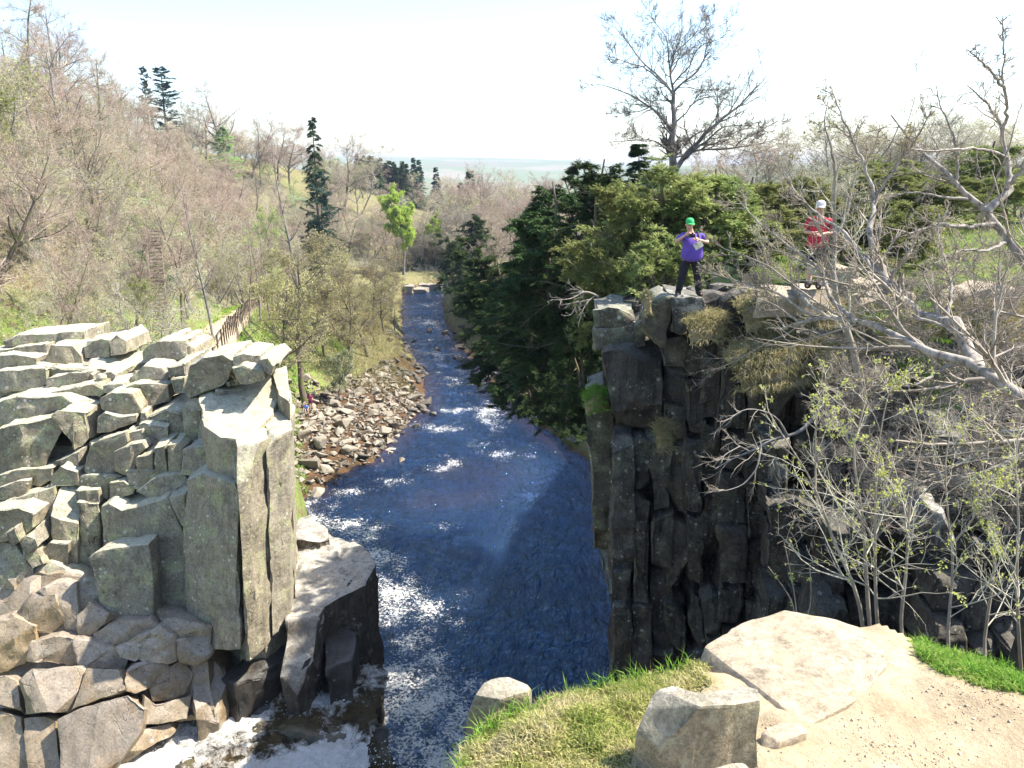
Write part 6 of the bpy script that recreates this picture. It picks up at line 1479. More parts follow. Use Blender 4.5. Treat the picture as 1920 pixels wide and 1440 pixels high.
# birch at the right: its trunk stands just outside the picture
Bi = [([pix((7.1, 6.7, 22.9)), pix((6.9, 6.65, 23.6)), pix((6.1, 6.55, 24.2)), pix((5.6, 6.5, 24.6)), (2060, 850), (1990, 785), (1920, 742), (1853, 693), (1780, 673), (1707, 637), (1647, 613), (1597, 600), (1573, 597), (1540, 595), (1480, 607), (1463, 618)], 'birch', .125, .012),
 ([(1853, 693), (1840, 657), (1813, 623), (1793, 605), (1753, 600), (1713, 573), (1680, 545), (1657, 503), (1637, 460), (1636, 430), (1640, 400), (1642, 370)], (6.9, 8.6), .066, .022),
 ([(1642, 370), (1623, 313), (1607, 277), (1587, 233), (1573, 203), (1560, 170)], (8.6, 9.2), .022, .005),
 ([(1642, 372), (1665, 340), (1690, 300), (1720, 260), (1745, 210)], (8.6, 8.2), .016, .005),
 ([(1680, 545), (1640, 505), (1613, 470), (1587, 440), (1547, 413), (1500, 370), (1470, 320)], (7.9, 9.0), .028, .005),
 ([(1640, 610), (1596, 578), (1576, 558), (1565, 528), (1549, 501), (1497, 467), (1475, 453), (1434, 425), (1388, 380)], (7.6, 8.8), .024, .005),
 ([(1597, 600), (1537, 558), (1517, 538), (1477, 511), (1428, 487), (1370, 470), (1330, 450)], (7.9, 8.6), .020, .004),
 ([(1560, 596), (1480, 548), (1420, 532), (1370, 522), (1320, 505)], (8.0, 8.8), .014, .004),
 ([(1530, 596), (1480, 570), (1440, 545), (1390, 530)], (8.2, 9.0), .012, .004),
 ([(1853, 700), (1847, 707), (1780, 723), (1743, 740), (1687, 740), (1640, 725), (1580, 700)], (6.9, 6.4), .020, .004),
 ([(1990, 790), (1920, 807), (1873, 820), (1853, 825), (1850, 850), (1813, 863), (1773, 887), (1713, 910), (1663, 937), (1613, 950), (1500, 965)], (6.3, 6.9), .040, .004),
 ([(1780, 673), (1740, 640), (1690, 620), (1640, 570), (1600, 545)], (7.2, 7.8), .018, .004),
 ([(1793, 605), (1800, 560), (1790, 510), (1765, 450), (1760, 400)], (7.2, 8.0), .020, .005),
 ([(1480, 607), (1455, 575), (1440, 548), (1420, 515)], (8.3, 8.8), .010, .004)]
tree_px('birch_tree', (7.1, 6.7, ZG), Bi, ('bark_silver', 'twig_birch'), 'silver-barked tree whose long bare limbs reach in from the right edge', 'tree', 8,
        [dict(k=17, t0=.25, t1=1, ang=42, lr=.30, n=7, up=.03, wander=.13, rr=.45, rmin=.0055, bias=(-.25, 0, .08)), dict(k=9, t0=.15, t1=1, ang=38, lr=.5, n=5, up=.03, wander=.16, rr=.65, rmin=.0036, s=3), dict(k=5, t0=.25, t1=1, ang=35, lr=.5, n=3, up=.02, wander=.2, rr=.8, rmin=.0026, s=3)], n=24, depth_noise=.06, knob=.45, thin=.78, leaf=(500, .022, 'leaf_olive', 'buds'))
Ar = [([pix((7.6, 8.7, 22.9)), pix((7.5, 8.8, 23.9)), pix((7.1, 8.9, 24.7)), (2030, 640), (1960, 545), (1920, 497), (1890, 450), (1873, 423), (1860, 393), (1827, 383), (1813, 377), (1797, 343), (1763, 313), (1730, 290), (1697, 253), (1670, 215)], 'arch', .115, .008),
 ([(1860, 393), (1885, 365), (1900, 343), (1903, 327), (1895, 290), (1890, 273), (1885, 237), (1865, 205), (1847, 187), (1813, 160)], (9.2, 10), .05, .007),
 ([(1885, 237), (1893, 190), (1880, 140), (1885, 100)], (9.6, 9.4), .022, .006), ([(1890, 275), (1850, 262), (1800, 268), (1740, 278), (1690, 276)], (9.4, 8.8), .02, .005),
 ([(1813, 377), (1770, 372), (1710, 360), (1650, 372)], (9.6, 9.2), .018, .005), ([(1903, 327), (1925, 300), (1940, 260)], (9.3, 9.3), .03, .01),
 ([(1797, 343), (1800, 300), (1790, 250), (1765, 200), (1755, 160)], (9.7, 9.9), .02, .005),
 ([(1873, 423), (1820, 430), (1760, 420), (1710, 440), (1660, 425)], (9.2, 8.6), .028, .005), ([(1890, 450), (1850, 470), (1800, 468), (1740, 500)], (9.1, 8.4), .02, .005),
 ([(1990, 150), (1920, 120), (1863, 103), (1813, 93)], (9.2, 9.2), .02, .005), ([(1960, 110), (1915, 60), (1880, 30)], (9.2, 9.2), .012, .004)]
tree_px('bare_tree', (7.6, 8.7, ZG), Ar, ('bark_silver', 'twig_birch'), 'bare tree with an arching forked limb at the upper right edge', 'tree', 9,
        [dict(k=12, t0=.25, t1=1, ang=48, lr=.26, n=6, up=.05, wander=.16, rr=.45, rmin=.006), dict(k=7, t0=.2, t1=1, ang=40, lr=.55, n=5, up=.03, wander=.2, rr=.65, rmin=.004, s=3), dict(k=4, t0=.3, t1=1, ang=36, lr=.5, n=3, up=.03, wander=.2, rr=.8, rmin=.003, s=3)], n=20, depth_noise=.07, knob=.45, thin=.8)
Tn = [([(1618, 790), (1613, 753), (1605, 707), (1608, 673), (1597, 640), (1580, 590), (1560, 533), (1563, 490), (1567, 443), (1560, 380), (1568, 320)], (13.6, 14.4), .075, .03),
 ([(1567, 443), (1590, 400), (1600, 340), (1640, 280)], (14.2, 14.8), .03, .008), ([(1563, 480), (1530, 420), (1500, 360), (1480, 300)], (14.1, 14.6), .03, .008), ([(1568, 330), (1560, 280), (1545, 230), (1552, 190)], (14.4, 14.6), .03, .006), ([(1580, 590), (1640, 530), (1690, 500), (1740, 440)], (14, 13.5), .026, .008), ([(1562, 530), (1520, 500), (1470, 480), (1420, 440)], (14.0, 14.2), .022, .006)]
tree_px('young_tree', (P(1618, 790, 13.6).x, 13.6, P(1618, 790, 13.6).z), Tn, ('bark_tan', 'twig_grey'), 'slim tan-barked tree rising from the dark cliff in front of the rim path', 'tree', 10,
        [dict(k=10, t0=.3, t1=1, ang=45, lr=.34, n=6, up=.05, wander=.14, rr=.45, rmin=.006), dict(k=7, t0=.2, t1=1, ang=40, lr=.55, n=5, up=.03, wander=.2, rr=.65, rmin=.0045, s=3), dict(k=4, t0=.3, t1=1, ang=36, lr=.5, n=3, up=.03, wander=.2, rr=.8, rmin=.0035, s=3)], depth_noise=.08, knob=.3, leaf=(500, .035, 'leaf_olive', 'buds'))
Lo = [([(1545, 760), (1523, 783), (1513, 803), (1487, 817), (1447, 823), (1423, 840), (1373, 860), (1340, 880)], (13.2, 12.4), .04, .006), ([(1487, 817), (1467, 785), (1440, 770), (1400, 765), (1360, 790)], (12.8, 12.2), .02, .005), ([(1440, 825), (1430, 870), (1400, 905), (1360, 920), (1330, 917)], (12.6, 12.2), .018, .005), ([(1423, 840), (1390, 830), (1355, 805)], (12.5, 12.2), .012, .004), ([(1400, 850), (1370, 855), (1345, 865)], (12.4, 12.1), .012, .004)]
tree_px('bare_shrub', P(1545, 760, 13.2), Lo, ('bark_grey', 'twig_grey'), 'small bare shrub drooping in front of the dark cliff under the tussock', 'shrub', 12,
        [dict(k=8, t0=.25, t1=1, ang=40, lr=.4, n=6, up=.01, wander=.14, rr=.5, rmin=.006, bias=(-.3, 0, -.05)), dict(k=4, t0=.25, t1=1, ang=35, lr=.5, n=4, up=.02, wander=.18, rr=.7, rmin=.004, s=3)], depth_noise=.05)
Db = [([(1122, 556), (1110, 550), (1095, 545), (1078, 558), (1060, 562), (1034, 562)], (21.5, 20.8), .03, .004), ([(1110, 552), (1090, 548), (1075, 540), (1062, 528)], (21.4, 21), .015, .004), ([(1118, 556), (1100, 570), (1090, 590), (1084, 612)], (21.4, 21), .02, .004), ([(1095, 546), (1080, 568), (1072, 590), (1062, 592)], (21.3, 20.9), .012, .004), ([(1108, 560), (1080, 566), (1052, 572)], (21.3, 20.9), .012, .004)]
tree_px('dead_branch', P(1122, 556, 21.5), Db, ('bark_silver', 'bark_silver'), 'bleached dead branch hanging out over the gorge above the stacked blocks', 'branch', 13, [dict(k=7, t0=.2, t1=1, ang=40, lr=.4, n=5, up=-.03, wander=.18, rr=.6, rmin=.006), dict(k=3, t0=.3, t1=1, ang=35, lr=.5, n=3, up=0, wander=.2, rr=.8, rmin=.005, s=3)])
sap = [('tallest budding sapling behind the slab, leaning left at its tip', 1, [([(1613, 1122), (1588, 1065), (1563, 1020), (1530, 910), (1505, 870), (1460, 807), (1440, 770)], (5.5, 5.9), .017, .004), ([(1530, 910), (1530, 850), (1530, 790), (1540, 740), (1553, 697)], (5.8, 5.9), .009, .003)]),
 ('budding sapling with a kinked stem in the middle of the thicket', 2, [([(1627, 1132), (1620, 993), (1607, 893), (1592, 835), (1613, 787), (1637, 740), (1617, 697)], (5.4, 5.8), .018, .004), ([(1600, 850), (1575, 800), (1555, 770)], (5.6, 5.9), .008, .003), ([(1637, 742), (1665, 720), (1690, 705)], (5.7, 5.6), .007, .003)]),
 ('straight budding sapling beside the kinked one', 3, [([(1642, 1135), (1640, 993), (1643, 893), (1650, 800), (1668, 730)], (5.35, 5.7), .016, .004)]),
 ('sapling at the right end of the slab with many buds', 4, [([(1687, 1155), (1700, 1077), (1703, 960), (1722, 850), (1745, 780)], (5.2, 5.6), .015, .004), ([(1702, 980), (1680, 920), (1650, 880)], (5.3, 5.6), .007, .003)]),
 ('budding sapling above the bright turf, forked low', 5, [([(1775, 1188), (1790, 1060), (1775, 950), (1770, 850), (1790, 780)], (5.2, 5.7), .014, .004), ([(1786, 1050), (1830, 980), (1850, 900)], (5.25, 5.5), .009, .003)]),
 ('slender sapling above the bright turf, arching right', 6, [([(1842, 1205), (1866, 1080), (1862, 960), (1840, 850), (1800, 790)], (5.3, 5.9), .014, .004), ([(1862, 1000), (1890, 920), (1915, 860)], (5.4, 5.6), .008, .003)]),
 ('budding sapling nearest the right edge', 7, [([(1912, 1228), (1905, 1080), (1912, 960), (1900, 860), (1915, 780)], (5.2, 5.6), .015, .004), ([(1905, 1090), (1875, 1020), (1840, 990)], (5.2, 5.5), .008, .003)]),
 ('thin leafless stick left of the saplings, upright', 8, [([(1492, 1130), (1484, 1080), (1470, 1015)], (5.35, 5.4), .006, .003)]),
 ('thin leafless stick left of the saplings, leaning', 9, [([(1488, 1130), (1465, 1095), (1440, 1062)], (5.35, 5.5), .006, .003), ([(1548, 1130), (1532, 1090), (1518, 1058)], (5.4, 5.5), .005, .003)])]
for lb, sd, L in sap:
    stick = sd > 7
    x_, y_ = L[0][0][0]; L[0][0].insert(0, (x_ + 8, y_ + 90))
    if stick and len(L) > 1: x_, y_ = L[1][0][0]; L[1][0].insert(0, (x_ + 6, y_ + 90))
    tree_px('sapling', P(*L[0][0][0], L[0][1][0]), L, ('bark_tan', 'twig_grey'), lb, 'shrub', 100 + sd,
            [dict(k=2, t0=.3, t1=.9, ang=20, lr=.06, n=3, up=0, wander=.1, rr=.6, rmin=.002, s=3)] if stick else
            [dict(k=15, t0=.2, t1=1, ang=46, lr=.36, n=6, up=.03, wander=.14, rr=.5, rmin=.0032), dict(k=6, t0=.15, t1=1, ang=40, lr=.48, n=4, up=.03, wander=.2, rr=.7, rmin=.0022, s=3), dict(k=2, t0=.3, t1=1, ang=36, lr=.5, n=3, up=.02, wander=.2, rr=.8, rmin=.0016, s=3)],
            n=12, depth_noise=.03, thin=.8, leaf=(14 if stick else 170, .016 if stick else .020, 'bud', 'buds'))
# brushwood on the mossy cliff behind the saplings
for i, (px, py, Y, s, lb) in enumerate(((1600, 800, 13.5, 1.2, 'low twiggy brush at the foot of the tan-barked tree'), (1830, 760, 11.5, 1.5, 'tangled twiggy brush at the right edge below the turf bank'), (1640, 960, 12.2, 1.3, 'brush low on the dark cliff behind the kinked sapling'), (1880, 960, 9.8, 1.5, 'brush behind the sapling nearest the right edge'), (1700, 640, 14.5, 1.2, 'twiggy brush on the rim behind the big limb'), (1850, 600, 13.5, 1.3, 'twiggy brush on the rim at the right edge'))):
    c = P(px, py + 40, Y)
    K['brush'].place('brushwood', (c.x, Y, c.z - .2), (s * .26, s * .26, s * .2), lb, 'shrub')
# ------------------------------------------------------------------ people
def skin(name, verts, edges, mat, parent, sub=2, extra=None):
    """one continuous surface grown over a skeleton; verts: (x, y, z, radius)"""
    me = bpy.data.meshes.new(name + '_skeleton'); me.from_pydata([v[:3] for v in verts], edges, [])
    o = bpy.data.objects.new(name + '_skeleton', me); COL.objects.link(o)
    md = o.modifiers.new('skin', 'SKIN'); md.use_smooth_shade = True; md.branch_smoothing = .6
    lay = me.skin_vertices[0].data
    for i, v in enumerate(verts):
        rr = v[3] if isinstance(v[3], (tuple, list)) else (v[3], v[3]); lay[i].radius = rr; lay[i].use_root = (i == 0)
    s = o.modifiers.new('sub', 'SUBSURF'); s.levels = sub; s.render_levels = sub
    dg = bpy.context.evaluated_depsgraph_get()
    out = bpy.data.meshes.new_from_object(o.evaluated_get(dg))
    bpy.data.objects.remove(o)
    out.name = name
    if extra is not None:
        bm = bmesh.new(); bm.from_mesh(out); bm.from_mesh(extra); out.clear_geometry(); bm.to_mesh(out); bm.free()
    out.polygons.foreach_set('use_smooth', [True] * len(out.polygons))
    out.materials.clear()
    return link(name, out, mat, parent)

def hand_mesh(c, fwd, up, side, s=1.0, curl=.9):
    """palm, four bent fingers of unequal length and a thumb from the side of the palm"""
    c, fwd, up, side = (np.asarray(v, float) for v in (c, fwd, up, side)); fwd, up, side = nrm(fwd), nrm(up), nrm(side)
    mb = MB()
    a = np.linspace(0, 1, 5); P0 = np.stack([c + fwd * (.095 * t - .02) * s for t in a])[None]
    mb.tubes(P0, np.array([[.022, .034, .038, .038, .030]]) * s, 8)
    for k, L in enumerate((.066, .074, .070, .055)):
        b = c + fwd * .07 * s + side * (-.03 + .02 * k) * s; pts = [b]; d = fwd.copy()
        for j in range(3):
            d = nrm(d - up * curl * (.35 + .25 * j)); pts.append(pts[-1] + d * L * s / 3)
        mb.tubes(np.array(pts)[None], np.array([[.0095, .009, .008, .0055]]) * s, 6)
    b = c + fwd * .02 * s - side * .034 * s; pts = [b, b + (fwd * .5 - side * .7) * .03 * s, b + (fwd * .9 - side * .6 - up * .3) * .055 * s]
    mb.tubes(np.array(pts)[None], np.array([[.013, .011, .007]]) * s, 6)
    return mb.mesh('hand', True)

def join_meshes(ms):
    bm = bmesh.new()
    for m in ms: bm.from_mesh(m)
    me = bpy.data.meshes.new('joined'); bm.to_mesh(me); bm.free(); return me

M['skin'] = mat_plain('bare_skin', (.62, .36, .26), .6, .06, 6)  # one skin tone with slight random variation
M['legskin'] = mat_plain('tanned_skin', (.60, .32, .20), .6, .06, 6)
M['purple'] = mat_plain('purple_jersey', (.14, .08, .42), .85, .12, 5, bump=.2)
M['black'] = mat_plain('black_trousers', (.018, .018, .022), .85, .2, 6, bump=.2)
M['green_cap'] = mat_plain('green_cap_cloth', (.05, .48, .14), .8, .08, 6)
M['blue_pack'] = mat_plain('blue_pack_cloth', (.02, .16, .55), .7, .1, 6)
M['dark_cloth'] = mat_plain('dark_pack_cloth', (.03, .03, .04), .8, .2, 6)
M['red'] = mat_plain('red_shirt', (.50, .035, .06), .85, .15, 5, bump=.2)
M['navy'] = mat_plain('navy_shorts', (.022, .024, .045), .85, .2, 6)
M['white_cloth'] = mat_plain('pale_hat_cloth', (.72, .68, .66), .85, .08, 6)
M['paper'] = mat_plain('folded_map_paper', (.62, .58, .44), .8, .2, 14)
M['camera'] = mat_plain('black_camera_body', (.015, .015, .018), .4, .1, 6)
M['maroon'] = mat_plain('maroon_top', (.22, .03, .09), .85, .1, 6)
M['blue_shirt'] = mat_plain('blue_top', (.10, .20, .55), .85, .1, 6)
M['hair'] = mat_plain('brown_hair', (.06, .035, .02), .7, .2, 20)
M['boot'] = mat_plain('dark_boots', (.03, .025, .02), .7, .2, 9)
M['sock'] = mat_plain('grey_sock', (.5, .5, .5), .9, .1, 9)

def person(label, loc, rz, s, J, shirt, legs, hat=None, hair=None, shoes='boot', shorts=None, sock=None, belly=.0, hands=True, group=None):
    """J: joints in body space (x to the person's left as seen from the front, -y towards the viewer)"""
    e = tag(empty('person', loc, rz), label, 'person', group); e.scale = (s, s, s)
    g = lambda k: tuple(J[k])
    H, NK, CH, WA, PE = g('head'), g('neck'), g('chest'), g('waist'), g('pelvis')
    vs = [PE + (.135,), WA + (.135,), CH + ((.155, .115),), NK + (.058,), tuple(np.array(H) + (0, .0, -.06)) + (.066,), H + ((.078, .095),), tuple(np.array(H) + (0, .01, .085)) + (.06,)]
    ed = [(0, 1), (1, 2), (2, 3), (3, 4), (4, 5), (5, 6)]
    ex = []
    for sd in ('l', 'r'):
        S, E, W = (np.array(J[k + sd]) for k in ('sh', 'el', 'wr')); n = len(vs)
        vs += [tuple(S) + (.062,), tuple(S * .5 + E * .5) + (.05,), tuple(E) + (.043,), tuple(E * .5 + W * .5) + (.038,), tuple(W) + (.026,)]
        ed += [(2, n), (n, n + 1), (n + 1, n + 2), (n + 2, n + 3), (n + 3, n + 4)]
        if hands:
            f = nrm(W - E); up = np.array(J.get('pu' + sd, (0, -.3, 1.0))); sd_ = np.cross(f, up)
            ex.append(hand_mesh(W + f * .02, f, up, sd_ * (1 if sd == 'l' else -1), 1.05))
        Hp, Kn, An = (np.array(J[k + sd]) for k in ('hp', 'kn', 'an')); n = len(vs)
        toe = An + np.array(J.get('toe' + sd, (0, -.16, -.055)))
        vs += [tuple(Hp) + (.095,), tuple(Hp * .45 + Kn * .55) + (.074,), tuple(Kn) + (.056,), tuple(Kn * .6 + An * .4) + (.056,), tuple(An) + (.036,), tuple(toe) + (.034,)]
        ed += [(0, n)] + [(n + k, n + k + 1) for k in range(5)]
    # nose, ears, eyes and brow
    fd = nrm(np.array(J.get('face', (0, -1, -.1)))); rt_ = nrm(np.cross(fd, (0, 0, 1.0))); hu = np.cross(rt_, fd); Hn = np.array(H)
    mb = MB()
    mb.tubes(np.array([[Hn + fd * .088 + hu * .02, Hn + fd * .112 - hu * .022, Hn + fd * .088 - hu * .032]]), np.array([[.008, .015, .008]]), 6)
    for q in (-1, 1): mb.tubes(np.array([[Hn + rt_ * q * .078 + hu * .03, Hn + rt_ * q * .092, Hn + rt_ * q * .08 - hu * .03]]), np.array([[.008, .014, .008]]), 6)
    ex.append(mb.mesh('face', True))
    skin('body', vs, ed, M['skin'], e, 2, join_meshes(ex))
    mb = MB()
    for q in (-1, 1): mb.tubes(np.array([[Hn + fd * .086 + rt_ * (q * .03 - .012) + hu * .022, Hn + fd * .092 + rt_ * q * .03 + hu * .022, Hn + fd * .086 + rt_ * (q * .03 + .012) + hu * .022]]), np.array([[.004, .008, .004]]), 5)
    link('eyes', mb.mesh('eyes', True), M['hair'], e)
    mb = MB(); mb.tubes(np.array([[Hn + fd * .086 - rt_ * .025 - hu * .05, Hn + fd * .093 - hu * .052, Hn + fd * .086 + rt_ * .025 - hu * .05]]), np.array([[.004, .007, .004]]), 5)
    link('mouth', mb.mesh('mouth', True), mat_plain('lips', (.4, .14, .12), .6, .05), e)
    # shirt
    b = np.array(WA) + (0, -belly, 0)
    sv = [tuple(np.array(PE) + (0, -belly * .4, -.13)) + ((.225, .19),), tuple(np.array(PE) + (0, -belly * .6, .02)) + ((.235 + belly * .6, .20 + belly * .5),), tuple(b) + ((.205 + belly * .6, .165 + belly * .7),), tuple(np.array(CH)) + ((.215, .165),), tuple(np.array(NK) + (0, 0, -.03)) + (.095,)]
    se = [(0, 1), (1, 2), (2, 3), (3, 4)]
    for sd in ('l', 'r'):
        S, E = np.array(J['sh' + sd]), np.array(J['el' + sd]); n = len(sv)
        sv += [tuple(S) + (.085,), tuple(S * .45 + E * .55) + (.072,), tuple(S * .25 + E * .75) + (.07,)]; se += [(3, n), (n, n + 1), (n + 1, n + 2)]
    skin('shirt', sv, se, M[shirt], e)
    # trousers or shorts
    tv = [tuple(np.array(PE) + (0, 0, .10)) + ((.19, .155),), tuple(np.array(PE) + (0, 0, -.05)) + ((.185, .16),)]; te = [(0, 1)]
    for sd in ('l', 'r'):
        Hp, Kn, An = (np.array(J[k + sd]) for k in ('hp', 'kn', 'an')); n = len(tv)
        if shorts:
            tv += [tuple(Hp + (0, 0, -.05)) + (.115,), tuple(Hp * .4 + Kn * .6) + (.10,), tuple(Hp * .15 + Kn * .85) + (.098,)]; te += [(1, n), (n, n + 1), (n + 1, n + 2)]
        else:
            tv += [tuple(Hp + (0, 0, -.04)) + (.15,), tuple(Hp * .45 + Kn * .55) + (.112,), tuple(Kn) + (.094,), tuple(Kn * .5 + An * .5) + (.088,), tuple(An + (0, 0, .0)) + (.086,)]; te += [(1, n)] + [(n + k, n + k + 1) for k in range(4)]
    skin('shorts' if shorts else 'trousers', tv, te, M[shorts or legs], e)
    for sd in ('l', 'r'):
        An = np.array(J['an' + sd]); toe = An + np.array(J.get('toe' + sd, (0, -.16, -.055)))
        skin('boot', [tuple(An + (0, .03, .06)) + (.075,), tuple(An + (0, .035, -.035)) + (.082,), tuple(An * .5 + toe * .5 + (0, 0, -.012)) + (.076,), tuple(toe) + (.066,)], [(0, 1), (1, 2), (2, 3)], M[shoes], e, 1)
        if sock:
            mb = MB(); mb.tubes(np.array([[An + (0, .02, .03), An + (0, .02, .14)]]), np.array([[.052, .056]]), 8); link('sock', mb.mesh('sock', True), M[sock], e)
    if hair:
        sv = [tuple(Hn + (0, .03, -.02)) + (.085,), tuple(Hn + (0, .03, .06)) + ((.088, .098),), tuple(Hn + (0, .015, .11)) + (.06,)]
        skin('hair', sv, [(0, 1), (1, 2)], M[hair], e, 1)
    if hat:
        a = np.linspace(0, 2 * np.pi, 17)[:-1]; V, Fq = lathe([(.102, 0), (.104, .035), (.092, .075), (.055, .105), (.008, .115)], 16)
        mb = MB(); mb.add(np.stack([V[:, 0] * .9, V[:, 1] * 1.08, V[:, 2]], 1) + Hn + (0, .005, .045), Fq)
        th = np.linspace(-1.1, 1.1, 9); br = [Hn + (0, .005, .047) + np.array([.09 * np.sin(t_), -.108 * np.cos(t_), 0]) for t_ in th]
        bo = [p + np.array([.02 * np.sin(t_), -.085 * np.cos(t_) ** .7 if np.cos(t_) > 0 else 0, -.022]) for p, t_ in zip(br, th)]
        n = len(th); V2 = np.concatenate([br, bo, np.array(br) - (0, 0, .006), np.array(bo) - (0, 0, .006)]); i = np.arange(n - 1)
        pk = MB(); pk.add(V2, np.concatenate([np.stack([i, i + 1, n + i + 1, n + i], 1), np.stack([2 * n + i + 1, 2 * n + i, 3 * n + i, 3 * n + i + 1], 1), np.stack([n + i, n + i + 1, 3 * n + i + 1, 3 * n + i], 1)]))
        h = link('cap', mb.mesh('cap', True), M[hat], e); link('peak', pk.mesh('peak', True), M[hat], h)
    return e

# the man in purple, taking a picture with a map hanging from his hand
foot = P(1291, 557, 18.55)
pz_ = foot.z + .01
mp = person('man in a purple jersey and green cap raising a camera on the cliff block', (foot.x + .02, 18.75, pz_), 0.0, 1.03, dict(
    head=(-.05, -.03, 1.58), neck=(-.01, .01, 1.44), chest=(.03, .02, 1.27), waist=(.04, -.02, 1.06), pelvis=(.03, .02, .90), face=(-.35, -1, -.35),
    shl=(.23, .02, 1.36), ell=(.35, -.17, 1.20), wrl=(.10, -.30, 1.28), shr=(-.17, .02, 1.36), elr=(-.38, -.18, 1.21), wrr=(-.20, -.34, 1.38),
    hpl=(.12, .02, .84), knl=(.19, -.01, .47), anl=(.25, .03, .09), hpr=(-.07, .02, .84), knr=(-.15, -.02, .47), anr=(-.21, .02, .09), toel=(.04, -.15, -.05), toer=(-.04, -.15, -.05), pul=(0, -.4, 1), pur=(0, -.4, 1)),
    'purple', 'black', hat='green_cap', hair='hair', belly=.10)
for q in (-1, 1):     # pack straps
    mb = MB(); x = .03 + q * .12
    mb.tubes(np.array([[(x, .12, 1.36), (x, .02, 1.425), (x - q * .01, -.12, 1.33), (x, -.14, 1.18), (x + q * .06, -.06, 1.02)]]), np.full((1, 5), .022), 6); link('pack_strap', mb.mesh('pack_strap', True), M['dark_cloth'], mp)
pk = tag(empty('backpack', (foot.x + .10, 18.75 + .23, pz_ + .98)), 'blue and black backpack on the back of the man in purple', 'backpack')
skin('pack_body', [(0, 0, 0, .15), (0, .02, .2, .17), (0, 0, .42, .14)], [(0, 1), (1, 2)], M['dark_cloth'], pk, 2)
skin('side_pocket', [(.17, -.02, .05, .06), (.17, -.02, .25, .06)], [(0, 1)], M['blue_pack'], pk, 1)
skin('bottle_pocket', [(.15, -.03, -.22, .055), (.15, -.03, -.02, .06)], [(0, 1)], M['dark_cloth'], pk, 1)
ce = tag(empty('camera', (foot.x - .04, 18.75 - .39, pz_ + 1.415)), 'black compact camera held up by the man in purple', 'camera')
def rbox(name, c, d, m, parent, bev=.008):
    bm = bmesh.new(); bmesh.ops.create_cube(bm, size=1)
    for v in bm.verts: v.co = Vector((v.co.x * d[0], v.co.y * d[1], v.co.z * d[2])) + Vector(c)
    bmesh.ops.bevel(bm, geom=list(bm.edges), offset=bev, segments=2, affect='EDGES')
    me = bpy.data.meshes.new(name); bm.to_mesh(me); bm.free(); return link(name, me, M[m], parent)
rbox('camera_body', (0, 0, 0), (.13, .05, .085), 'camera', ce); rbox('viewfinder', (0, 0, .055), (.05, .045, .03), 'camera', ce, .006)
mb = MB(); V, Fq = lathe([(.036, 0), (.036, .05), (.03, .06), (.005, .052)], 14); mb.add(np.stack([V[:, 0], -V[:, 2] - .025, V[:, 1]], 1), Fq); link('lens', mb.mesh('lens', True), M['camera'], ce)
mv = Vector((foot.x + .12, 18.75 - .37, pz_ + 1.20))
mt = tag(empty('folded_map', mv), 'pale folded map hanging from the hand of the man in purple', 'map')
for k, (a, b) in enumerate(((-.10, .0), (.0, .10))):
    q = Matrix.Rotation(-.55, 3, 'Y'); vs_ = [q @ Vector((a, .02 * (k == 0), -.075)), q @ Vector((b, .02 * (k == 1), -.075)), q @ Vector((b, .02 * (k == 1), .075)), q @ Vector((a, .02 * (k == 0), .075))]
    vs_ += [v + Vector((0, .003, 0)) for v in vs_]
    mb = MB(); mb.add(np.array([v[:] for v in vs_]), [[0, 1, 2, 3], [7, 6, 5, 4], [0, 4, 5, 1], [1, 5, 6, 2], [2, 6, 7, 3], [3, 7, 4, 0]]); link('map_fold', mb.mesh('map_fold'), M['paper'], mt)

# the hiker in red behind the branches
foot2 = P(1524, 541, 16.3)
pr = person('hiker in a red sleeveless shirt, dark shorts and pale hat behind the branches', (foot2.x, 16.3, foot2.z + .02), -.45, .99, dict(
    head=(0, -.04, 1.60), neck=(0, .0, 1.45), chest=(0, .02, 1.28), waist=(0, 0, 1.08), pelvis=(0, .02, .90), face=(-.1, -1, -.45),
    shl=(.20, .02, 1.38), ell=(.27, .02, 1.12), wrl=(.07, -.22, 1.10), shr=(-.20, .02, 1.38), elr=(-.27, .0, 1.12), wrr=(-.05, -.23, 1.12),
    hpl=(.10, .02, .84), knl=(.11, -.01, .47), anl=(.11, .03, .09), hpr=(-.10, .02, .84), knr=(-.10, -.03, .47), anr=(-.10, .02, .09)),
    'red', None, hat='white_cloth', hair='white_cloth', shorts='navy', sock='sock')
pk2 = tag(empty('backpack', (foot2.x + .12, 16.3 + .22, foot2.z + 1.02)), 'dark grey backpack worn by the hiker in red', 'backpack')
skin('pack_body', [(0, 0, 0, .13), (.02, .02, .22, .15), (0, 0, .44, .12)], [(0, 1), (1, 2)], M['dark_cloth'], pk2, 2)
mb = MB(); mb.tubes(np.array([[(.1, -.1, .45), (.03, -.28, .42), (.0, -.36, .2)]]), np.full((1, 3), .02), 6); link('pack_strap', mb.mesh('pack_strap', True), M['dark_cloth'], pk2)

